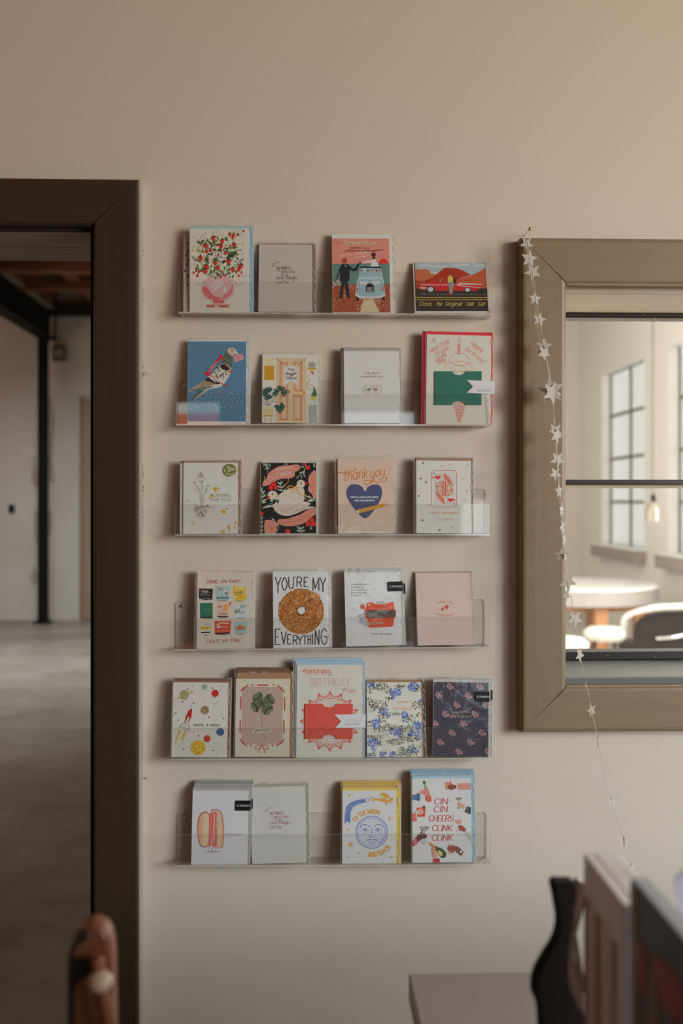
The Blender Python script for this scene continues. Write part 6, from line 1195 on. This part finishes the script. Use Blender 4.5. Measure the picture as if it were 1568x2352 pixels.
a.poly([(832, 546), (920, 546), (912, 572), (880, 590), (846, 576)], C(132, 130, 128)); a.line([(832, 546), (920, 544)], 3, C(100, 98, 98)); a.line([(880, 590), (878, 660)], 3, C(130, 126, 122)); a.ell(876, 686, 26, 18, C(152, 150, 148)); a.ell(894, 552, 7, 7, C(150, 30, 44)); a.up(); a.poly([(800, 640), (840, 620), (850, 660), (780, 724), (768, 700)], sk3); a.poly([(768, 672), (800, 648), (822, 690), (806, 712), (782, 708)], C(180, 84, 96)); a.up(); hand(850, 636, 0, 1.0, sk3, C(60, 34, 34), C(120, 30, 44)); a.line([(836, 620), (864, 574)], 8, sk3)
a.poly([(916, 690), (928, 684), (970, 718), (960, 736), (930, 712)], C(186, 104, 54)); a.poly([(968, 716), (1000, 728), (1040, 744), (1074, 780), (1072, 812), (1048, 828), (1020, 812), (990, 770)], C(46, 68, 44), 2); a.poly([(944, 770), (988, 780), (1000, 830), (958, 828)], C(186, 130, 104)); a.poly([(955, 832), (1016, 830), (1018, 866), (960, 866)], C(158, 36, 44)); a.up(); a.ell(1020, 782, 18, 30, C(180, 150, 96), -40, 14); hand(964, 762, -82, .75, C(184, 124, 98), C(140, 80, 64))
a.poly([(1090, 700), (1140, 700), (1134, 786), (1096, 786)], C(176, 130, 108)); a.poly([(1178, 720), (1232, 768), (1212, 808), (1160, 770)], sk2); a.up(); hand(1140, 738, 186, 1.1, sk2, C(160, 100, 80)); a.poly([(1186, 760), (1204, 744), (1226, 772), (1208, 792)], C(50, 34, 32)); a.up(); a.ell(1208, 768, 12, 13, C(172, 168, 164)); a.up(); a.commit('printed_toasts', t)
for tx, x0, x1, y in (('CIN', 966, 1080, 342), ('-', 1096, 1118, 340), ('CIN', 962, 1078, 412), ('CHEERS', 918, 1136, 496), ('CLINK', 948, 1124, 582), ('CLINK', 946, 1130, 668)): a.text(tx, x0, x1, y, 52 if tx != '-' else 52, lr, 4.6, .15, 0, serif=.45 if tx != '-' else 0, jit=.1)
a.commit('lettering', t)
def paper_glow(m, k=.45):
    """thin paper lets part of the light through"""
    nt = m.node_tree; b = nt.nodes['Principled BSDF']; t_ = nt.nodes.new('ShaderNodeBsdfTranslucent'); t_.inputs[0].default_value = b.inputs['Base Color'].default_value
    mx = nt.nodes.new('ShaderNodeMixShader'); mx.inputs[0].default_value = k; nt.links.new(b.outputs[0], mx.inputs[1]); nt.links.new(t_.outputs[0], mx.inputs[2]); nt.links.new(mx.outputs[0], nt.nodes['Material Output'].inputs[0])
# ================================================================== star garland on its pin
M_STAR = mat('cream_card_star', (0.74, 0.70, 0.64), 0.7); paper_glow(M_STAR, .35); M_STRING = mat('white_thread', (0.78, 0.74, 0.68), 0.8)
gar = thing('star_garland', 'string of cream paper stars hanging from the brass pin over the inner window corner', 'garland', P(1205, 550, -0.05))
gm = gar.location.copy()
def star_part(px, py, r, rot, yaw, Y, pitch=0, tint=None):
    c = P(px, py, Y); R = r / FPX * (Y + CAM_D)
    bm = bmesh.new(); pts = [((R if k % 2 == 0 else R * .43) * sin(pi * k / 5), (R if k % 2 == 0 else R * .43) * cos(pi * k / 5)) for k in range(10)]
    prism(bm, pts, lambda a, b, d: (a, d, b), -0.0003, 0.0003)
    M = Matrix.Translation(c - gm) @ Matrix.Rotation(radians(yaw), 4, 'Z') @ Matrix.Rotation(radians(pitch), 4, 'X') @ Matrix.Rotation(radians(rot), 4, 'Y')
    bmesh.ops.transform(bm, matrix=M, verts=bm.verts)
    return obj('star', bm, tint or M_STAR, gar)
M_STAR_DIM = mat('shaded_card_star', (0.66, 0.60, 0.47), 0.7); paper_glow(M_STAR_DIM, .45)  # duller copy of the star card: shade on turned stars painted in
ST = [(1209, 560, 18, 36, 8), (1215, 594, 22, 6, 14), (1223, 625, 22, 180 + 8, 6), (1228, 686, 17, 3, 18), (1238, 734, 18, -60, 10), (1249, 795, 21, 4, -4), (1249, 811, 19, 176, 26),
      (1265, 896, 33, -8, -10), (1267, 902, 30, 24, 28), (1274, 990, 21, -30, 6), (1277, 1001, 20, 20, 30), (1280, 1056, 21, 36, 12), (1275, 1088, 18, -36, 22), (1283, 1128, 19, -6, 48),
      (1289, 1172, 19, 6, 58), (1291, 1212, 20, -20, 55), (1295, 1240, 19, 14, 60), (1289, 1275, 17, 0, -6), (1297, 1277, 14, 10, 62), (1304, 1336, 26, -38, 22), (1300, 1366, 20, 186, 44), (1320, 1422, 21, 36, 14),
      (1331, 1504, 20, 30, 44), (1343, 1564, 16, -12, 84), (1358, 1631, 17, -18, 30), (1373, 1702, 17, -8, 66), (1389, 1780, 17, 20, 68), (1405, 1845, 20, 8, 30), (1432.5, 1930, 14, 30, 80), (1451, 1996, 16, 0, 36)]
def gy(py): return -0.062 - max(0, (py - 600) / 1400) ** 1.5 * 0.16
for i, (x, y, r, ro, ya) in enumerate(ST):
    star_part(x, y, r, ro, ya, gy(y) - (0.004 if i in (6, 8, 10) else 0), 0, M_STAR_DIM if i in (17, 19, 20, 24, 25, 28) else None)
def strand(pts, r=0.00045):
    bm = bmesh.new(); tube(bm, cr([tuple(P(x, y, gy(y) - 0.001) - gm) for x, y in pts], False, 4), r, 5); obj('thread', bm, M_STRING, gar)
strand([(1203, 543), (1206, 550), (1213, 600), (1221, 650), (1227, 700), (1238, 770), (1247, 790), (1254, 822), (1262, 870), (1267, 900), (1274, 985), (1278, 1055), (1283, 1100), (1290, 1180), (1296, 1240), (1300, 1290), (1303, 1330), (1311, 1366), (1316, 1408), (1321, 1440), (1330, 1495), (1342, 1560), (1350, 1590), (1359, 1635), (1366, 1668), (1374, 1705), (1390, 1785), (1404, 1840), (1412, 1866), (1430, 1920), (1440, 1960), (1450, 1992)])
strand([(1203, 543), (1210, 552), (1217, 600), (1226, 650), (1232, 700), (1240, 740), (1246, 780), (1256, 830), (1264, 870)])
strand([(1270, 960), (1275, 990), (1279, 1040), (1282, 1100), (1287, 1180), (1294, 1240), (1298, 1300), (1300, 1310), (1297, 1330), (1298, 1378), (1302, 1396), (1313, 1407), (1318, 1412)])
pin = thing('push_pin', 'round brass pin in the wall holding up the star garland', 'pin', P(1203, 541.5, 0))
bm = bmesh.new(); lathe(bm, [(0, -.004), (.0018, -.003), (.0026, 0), (.0018, .0022), (0, .003)], n=14); bmesh.ops.translate(bm, verts=bm.verts, vec=(0, -.050, 0)); obj('pin_head', bm, mat('brass', (0.62, 0.33, 0.08), 0.2, 1.0), pin, smooth=True)
bm = bmesh.new(); tube(bm, [(0, 0, 0), (0, -.048, 0)], .0006, 6); obj('pin_shaft', bm, MATS['brass'], pin)
# --- little screw eyes on the edge of the door casing
M_CHR = mat('chrome', (0.7, 0.7, 0.7), 0.15, 1.0)
for (px, py, lab) in ((325, 858.5, 'small metal screw eye on the door casing edge, level with the pigeon card'), (325, 1788, 'small metal screw eye on the door casing edge, level with the lowest ledge')):
    c = P(px, py, -0.018); h = thing('screw_eye', lab, 'hook', c, group='screw eyes on the door casing')
    bm = bmesh.new(); tube(bm, [(-0.002, 0, 0), (0.003, 0, 0)], .0010, 6); obj('shank', bm, M_CHR, h)
    bm = bmesh.new(); tube(bm, [(0.0065 + .0040 * cos(a), -.0038 * sin(a), .0019 * sin(a)) for a in [2 * pi * k / 16 for k in range(16)]], .00085, 6, True); obj('eye_ring', bm, M_CHR, h)

# ================================================================== far room: table, chairs, lamp
M_LW = mat('orange_oak', (0.55, 0.27, 0.12), 0.5, var=((20, 20, 2), 0.3, 0.7, (0.42, 0.19, 0.08))); M_MARB = mat('white_marble', (0.86, 0.84, 0.80), 0.25); M_UPH = mat('brown_black_upholstery', (0.022, 0.017, 0.014), 0.85, spec=.2)
M_PALE = mat('pale_cushion', (0.80, 0.77, 0.70), 0.6)
c = P(1318, 1150, 7.05); tb = thing('round_table', 'round white topped table on orange wooden legs seen through the inner window', 'table', (c.x, 7.05, 0))
bm = bmesh.new(); lathe(bm, [(0, 0.733), (.74, .733), (.75, .742), (.74, .752), (0, .752)][::-1], n=48); obj('table_top', bm, M_MARB, tb, smooth=False)
bm = bmesh.new(); lathe(bm, [(.735, .61), (.735, .733), (.70, .733), (.70, .61), (.735, .61)], n=48); obj('apron', bm, mat('grey_apron', (.34, .31, .28), .6), tb)
for a, b in ((0.06, -0.60), (0.47, -0.40), (-0.45, -0.3), (0.3, 0.45), (-0.3, 0.45)):
    bm = bmesh.new(); box(bm, a - .055, a + .055, b - .055, b + .055, 0, .60, bevel=.008); obj('leg', bm, M_LW, tb)
boxo('stretcher', -0.5, 0.52, -0.50, -0.44, .545, .60, M_LW, tb, bevel=.005)
def chair(lab, c, rot, seat_m, back=True, k=1.0):
    t = thing('bucket_chair', lab, 'chair', c, (0, 0, rot), 'chairs around the round table')
    bm = bmesh.new(); lathe(bm, [(0, -.05), (.20, -.05), (.25, -.02), (.26, .02), (.20, .055), (0, .06)][::-1], (0, 0, .45), 28, k, .92 * k); obj('seat', bm, seat_m, t, smooth=True)
    if back:
        bm = bmesh.new(); pts = cr([(-.27, .52), (-.26, .66), (-.17, .73), (0, .74), (.17, .73), (.26, .66), (.27, .52), (.2, .42), (0, .40), (-.2, .42)], True, 4)
        prism(bm, pts, lambda a, b, d: (a, d - .25 + .9 * a * a, b), -.02, .02); obj('backrest', bm, M_UPH, t, smooth=False)
        bm = bmesh.new(); tube(bm, cr([(-.26, -.02, .60), (-.30, -.12, .70), (-.20, -.25, .765), (0, -.28, .775), (.20, -.25, .765), (.30, -.12, .70), (.26, -.02, .60)]), .019, 10); obj('top_rail', bm, M_PALE, t, smooth=True)
        bm = bmesh.new(); tube(bm, cr([(-.16, -.26, .56), (0, -.30, .575), (.25, -.25, .60), (.32, 0, .62)]), .013, 8); obj('brace', bm, M_CHR, t, smooth=True)
    for sx, sy in ((-1, -1), (1, -1), (-1, 1), (1, 1)):
        bm = bmesh.new(); tube(bm, [(sx * .16, sy * .15, .42), (sx * .21, sy * .2, -c.z)], .013, 8); obj('leg', bm, M_STEEL, t)
chair('dark rounded back chair with a pale top rail right of the round table', Vector((P(1503, 1150, 5.1).x, 5.1, 0)), radians(14), M_UPH)
chair('stool with a pale cushioned seat in front of the round table, between its legs', Vector((P(1388, 1150, 6.15).x, 6.15, -.04)), radians(190), M_PALE, False, .66)
chair('stool with a pale seat at the table, half hidden by the window casing', Vector((P(1292, 1150, 5.55).x, 5.55, -.04)), radians(160), M_PALE, False, .75)
c = P(1500, 1172, 6.3); pl = thing('pendant_lamp', 'small glass pendant lamp on a long cord beyond the inner window', 'pendant lamp', (c.x, c.y, c.z))
bm = bmesh.new(); lathe(bm, [(.065, -.09), (.07, 0), (.05, .06), (.02, .075), (0, .075)], n=20); obj('lamp_shade', bm, clear_mat('smoked_glass', (.72, .68, .6), .08, .05, .2, None, (.6, .55, .45)), pl, smooth=True)
bm = bmesh.new(); tube(bm, [(0, 0, .07), (0, 0, .13)], .02, 10); obj('socket', bm, M_STEEL, pl)
bm = bmesh.new(); tube(bm, [(0, 0, .13), (0, 0, 4.06 - c.z)], .012, 8); obj('cord', bm, mat('grey_cord', (.16, .14, .12), .6), pl)

# ================================================================== foreground: table, rack, prints, stand
ZT = 0.90
e0 = P(938, 2236, -0.64); ex = e0.x
M_TOP = mat('grey_table_paint', (0.34, 0.29, 0.28), 0.45, bump=(60, .08, .001))
ft = thing('display_table', 'grey topped display table at the foot of the picture', 'table', (ex, -0.64, 0))
zt = e0.z
boxo('table_top', 0, 1.3, -0.88, 0, zt - 0.035, zt, M_TOP, ft, bevel=.002)
for a, b in ((.06, -.06), (1.24, -.06), (.06, -.82), (1.24, -.82)): boxo('leg', a - .03, a + .03, b - .03, b + .03, 0, zt - .035, M_TOP, ft, bevel=.003)
boxo('apron', .03, 1.27, -.05, -.03, zt - .12, zt - .035, M_TOP, ft)
# wavy wooden rack end, cards standing behind it
M_WEN = mat('dark_walnut', (0.014, 0.009, 0.007), 0.85, spec=0.15); M_WAL = mat('brown_walnut', (0.10, 0.045, 0.025), 0.4, var=((30, 30, 3), .3, .7, (.07, .03, .018)))
def wavy(px_pts, Y, name, m, parent, th=0.018):
    pts = [P(x, y, Y) for x, y in px_pts]; o = parent.location
    bm = bmesh.new(); prism(bm, [(a_, max(b_, 0.0)) for a_, b_ in cr([(p.x - o.x, p.z - o.z) for p in pts], True, 6)], lambda a, b, d: (a, d + Y - o.y, b), 0, th)
    bmesh.ops.bevel(bm, geom=[e for e in bm.edges if abs(e.verts[0].co.y - e.verts[1].co.y) < 1e-6], offset=.002, segments=2, affect='EDGES')
    return obj(name, bm, m, parent)
YR = -0.98; base = P(1300, 2352, YR)
rk = thing('card_rack', 'dark wavy edged wooden card rack standing on the grey table', 'card rack', (base.x, YR, zt))
yb = 1150 + (CAM_H - zt) * FPX / (CAM_D + YR)
wavy([(1270, 2032), (1296, 2028), (1322, 2032), (1326, 2060), (1318, 2100), (1308, 2150), (1302, 2210), (1308, 2262), (1325, 2310), (1345, 2360), (1350, yb), (1262, yb), (1240, 2340), (1226, 2290), (1230, 2245), (1250, 2205), (1274, 2165), (1283, 2125), (1276, 2075)], YR, 'end_board', M_WEN, rk)
wavy([(1320, 2034), (1344, 2034), (1346, 2066), (1336, 2110), (1322, 2160), (1320, 2200), (1332, 2245), (1342, 2280), (1340, 2310), (1350, yb), (1320, yb), (1306, 2300), (1300, 2250), (1300, 2200), (1308, 2140)], YR + .03, 'side_board', M_WAL, rk, .012)
boxo('tray', -0.03, 0.20, -0.46, -0.002, 0.0, 0.012, M_WAL, rk, bevel=.002)
# large prints standing in the rack, their faces turned to the left
def print_board(name, lab, far_top, Yfar, length, thick, m_face, m_edge, lean=0.0):
    f = P(*far_top, Yfar); Hh = f.z - zt - .012
    t = thing(name, lab, 'print', (f.x, Yfar, zt + .012), (0, 0, 0)); t.rotation_euler = (0, radians(lean), 0)
    boxo('board', 0, thick, -length, 0, 0, Hh, m_face, t, bevel=.0008)
    return t, Hh
t, Hh = print_board('card_box', 'thick pale card box with striped side standing behind the wavy wooden end', (1340, 1960), -1.02, .115, .030, mat('pale_box_card', (.88, .86, .88), .5), None)
for k, (y0, y1, z1, col) in enumerate(((-.012, -.004, .13, (.30, .17, .11)), (-.030, -.018, .150, (.80, .70, .60)), (-.052, -.038, .13, (.38, .22, .14)), (-.075, -.058, .145, (.86, .78, .70)), (-.095, -.082, .12, (.42, .28, .19)))):
    boxo('printed_band', -.0008, .0002, y0, y1, 0.0, Hh - .075 + z1 * .3, mat('print_band_%d' % k, col, .6), t)
boxo('lid_seam', .0095, .0103, -.1145, -.0005, Hh - .001, Hh + .0004, mat('lid_seam_grey', (.40, .36, .38), .7), t)  # darker strip along the box top
t, Hh = print_board('dark_print', 'dark blue green print with red blossoms, nearest of the prints in the rack', (1449, 2022), -1.14, .28, .012, mat('blue_black_board', (.060, .075, .082), .45), None)
bm = bmesh.new()
for y, z, ry, rz in ((-.024, .238, .011, .026), (-.080, .250, .026, .020), (-.125, .235, .020, .030), (-.055, .195, .018, .014)):
    prism(bm, cr([(y + ry * cos(a) * (1 + .3 * sin(3 * a)), z + rz * sin(a) * (1 + .25 * cos(2 * a))) for a in [2 * pi * k / 9 for k in range(9)]], True, 3), lambda a, b, d: (d, a, b), -.0008, .0002)
obj('red_blossoms', bm, mat('print_red', (.40, .05, .05), .5), t)
bm = bmesh.new(); prism(bm, cr([(-.048, .15), (-.036, .20), (-.050, .255), (-.062, .21), (-.058, .15)], True, 4), lambda a, b, d: (d, a, b), -.0007, .0002); obj('brown_stem', bm, mat('print_brown', (.26, .15, .09), .5), t)
boxo('white_border', -.0009, .0002, -.012, 0.0, 0, Hh, mat('print_grey', (.40, .41, .42), .5), t)
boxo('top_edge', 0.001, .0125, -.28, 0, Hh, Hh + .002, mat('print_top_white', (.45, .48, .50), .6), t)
c = P(1570, 2040, -1.1); o = thing('folded_card', 'lilac white card edge standing at the right border above the dark print', 'card', (c.x, -1.1, zt))
h_ = c.z - zt; bm = bmesh.new(); prism(bm, [(0, 0)] + cr([(0, .05), (-.002, h_ * .8), (-.006, h_ - .01), (-.008, h_ + .004), (-.002, h_ + .014), (.02, h_ + .018), (.045, h_ + .012), (.05, .05)], False, 4) + [(.05, 0)], fnY, -.003, .0); obj('card_leaf', bm, mat('lilac_paper', (.50, .48, .58), .7), o)
# rounded wooden stand at the lower left
M_OR = mat('orange_wood', (0.26, 0.085, 0.032), 0.4, var=((20, 20, 3), .3, .7, (.19, .06, .025))); M_PEG = mat('pale_peg', (0.52, 0.36, 0.24), .35)
YS = -1.02; b0 = P(208, 2352, YS); st = thing('wooden_stand', 'blurred upright wooden stand with a rounded top and pale peg by the doorway', 'wooden stand', (b0.x, YS, 0))
def pl_(x, y, Y): p = P(x, y, Y); return (p.x - b0.x, p.z)
bm = bmesh.new(); out = cr([pl_(*q, YS) for q in ((158, 2352), (157, 2230), (160, 2180), (176, 2145), (205, 2131), (232, 2142), (248, 2172), (253, 2230), (254, 2300), (256, 2352))], False, 5)
prism(bm, [(out[0][0], 0.0)] + out + [(out[-1][0], 0.0)], fnY, 0.006, 0.030)
bmesh.ops.bevel(bm, geom=[e for e in bm.edges if all(abs(v.co.y - .006) < 1e-6 for v in e.verts)], offset=.003, segments=3, affect='EDGES'); obj('back_slab', bm, M_OR, st)
bm = bmesh.new(); out = cr([pl_(*q, YS) for q in ((158, 2352), (158, 2240), (160, 2190), (172, 2155), (196, 2140), (206, 2146), (196, 2160), (178, 2172), (169, 2195), (168, 2240), (168, 2352))], False, 4)
prism(bm, out, fnY, -0.004, 0.006); obj('dark_rim', bm, mat('dark_rim', (.014, .009, .006), .6), st)
bm = bmesh.new(); out = cr([pl_(*q, YS) for q in ((166, 2216), (185, 2206), (205, 2205), (212, 2228), (206, 2240), (180, 2252), (167, 2262))], True, 4)
prism(bm, out, fnY, -0.002, 0.007); obj('slot', bm, MATS['dark_rim'], st)
bm = bmesh.new(); p0 = P(222, 2200, YS - .012); p1 = P(228, 2250, YS - .012); p2 = P(240, 2300, YS - .012); p3 = P(262, 2420, YS - .012); R_ = lambda p: (p.x - b0.x, p.y - YS, p.z)
tube(bm, cr([R_(p0), R_(p1), R_(p2), R_(p3)]), [.0055] * 18 + [.0075], 12) if 0 else tube(bm, cr([R_(p0), R_(p1), R_(p2), R_(p3)]), .0062, 12); obj('curved_arm', bm, M_OR, st, smooth=True)
p = P(229, 2254, YS - .016); bm = bmesh.new(); bmesh.ops.create_uvsphere(bm, u_segments=20, v_segments=14, radius=.0112); bmesh.ops.scale(bm, vec=(1, 1, .85), verts=bm.verts); bmesh.ops.translate(bm, verts=bm.verts, vec=R_(p)); obj('peg', bm, M_PEG, st, smooth=True)
boxo('foot', -.12, .12, -.10, .14, 0, .03, M_OR, st, bevel=.006)
# --- added to put a bright reflection in the second ledge: unseen glowing banded screen on the wall behind the camera
def glow(name, c, k):
    m = bpy.data.materials.new(name); m.use_nodes = True; b = m.node_tree.nodes['Principled BSDF']; b.inputs['Base Color'].default_value = (0, 0, 0, 1)
    b.inputs['Emission Color'].default_value = (*c, 1); b.inputs['Emission Strength'].default_value = k; return m
pc = thing('glow_panel', 'added unseen glowing screen with white, rust and pink bands on the wall behind the camera', 'panel', (-1.06, -6.46, 0))
boxo('housing', -.08, .36, 0, .02, 1.93, 2.33, M_STEEL, pc)
for nm, z0, z1, c_ in (('upper_band', 2.22, 2.31, (.8, .85, .82)), ('middle_band', 2.10, 2.22, (.75, .16, .07)), ('lower_band', 1.95, 2.10, (.95, .36, .30))): boxo(nm, -.06, .34, .02, .024, z0, z1, glow('glow_panel_' + nm, c_, 3.2), pc)
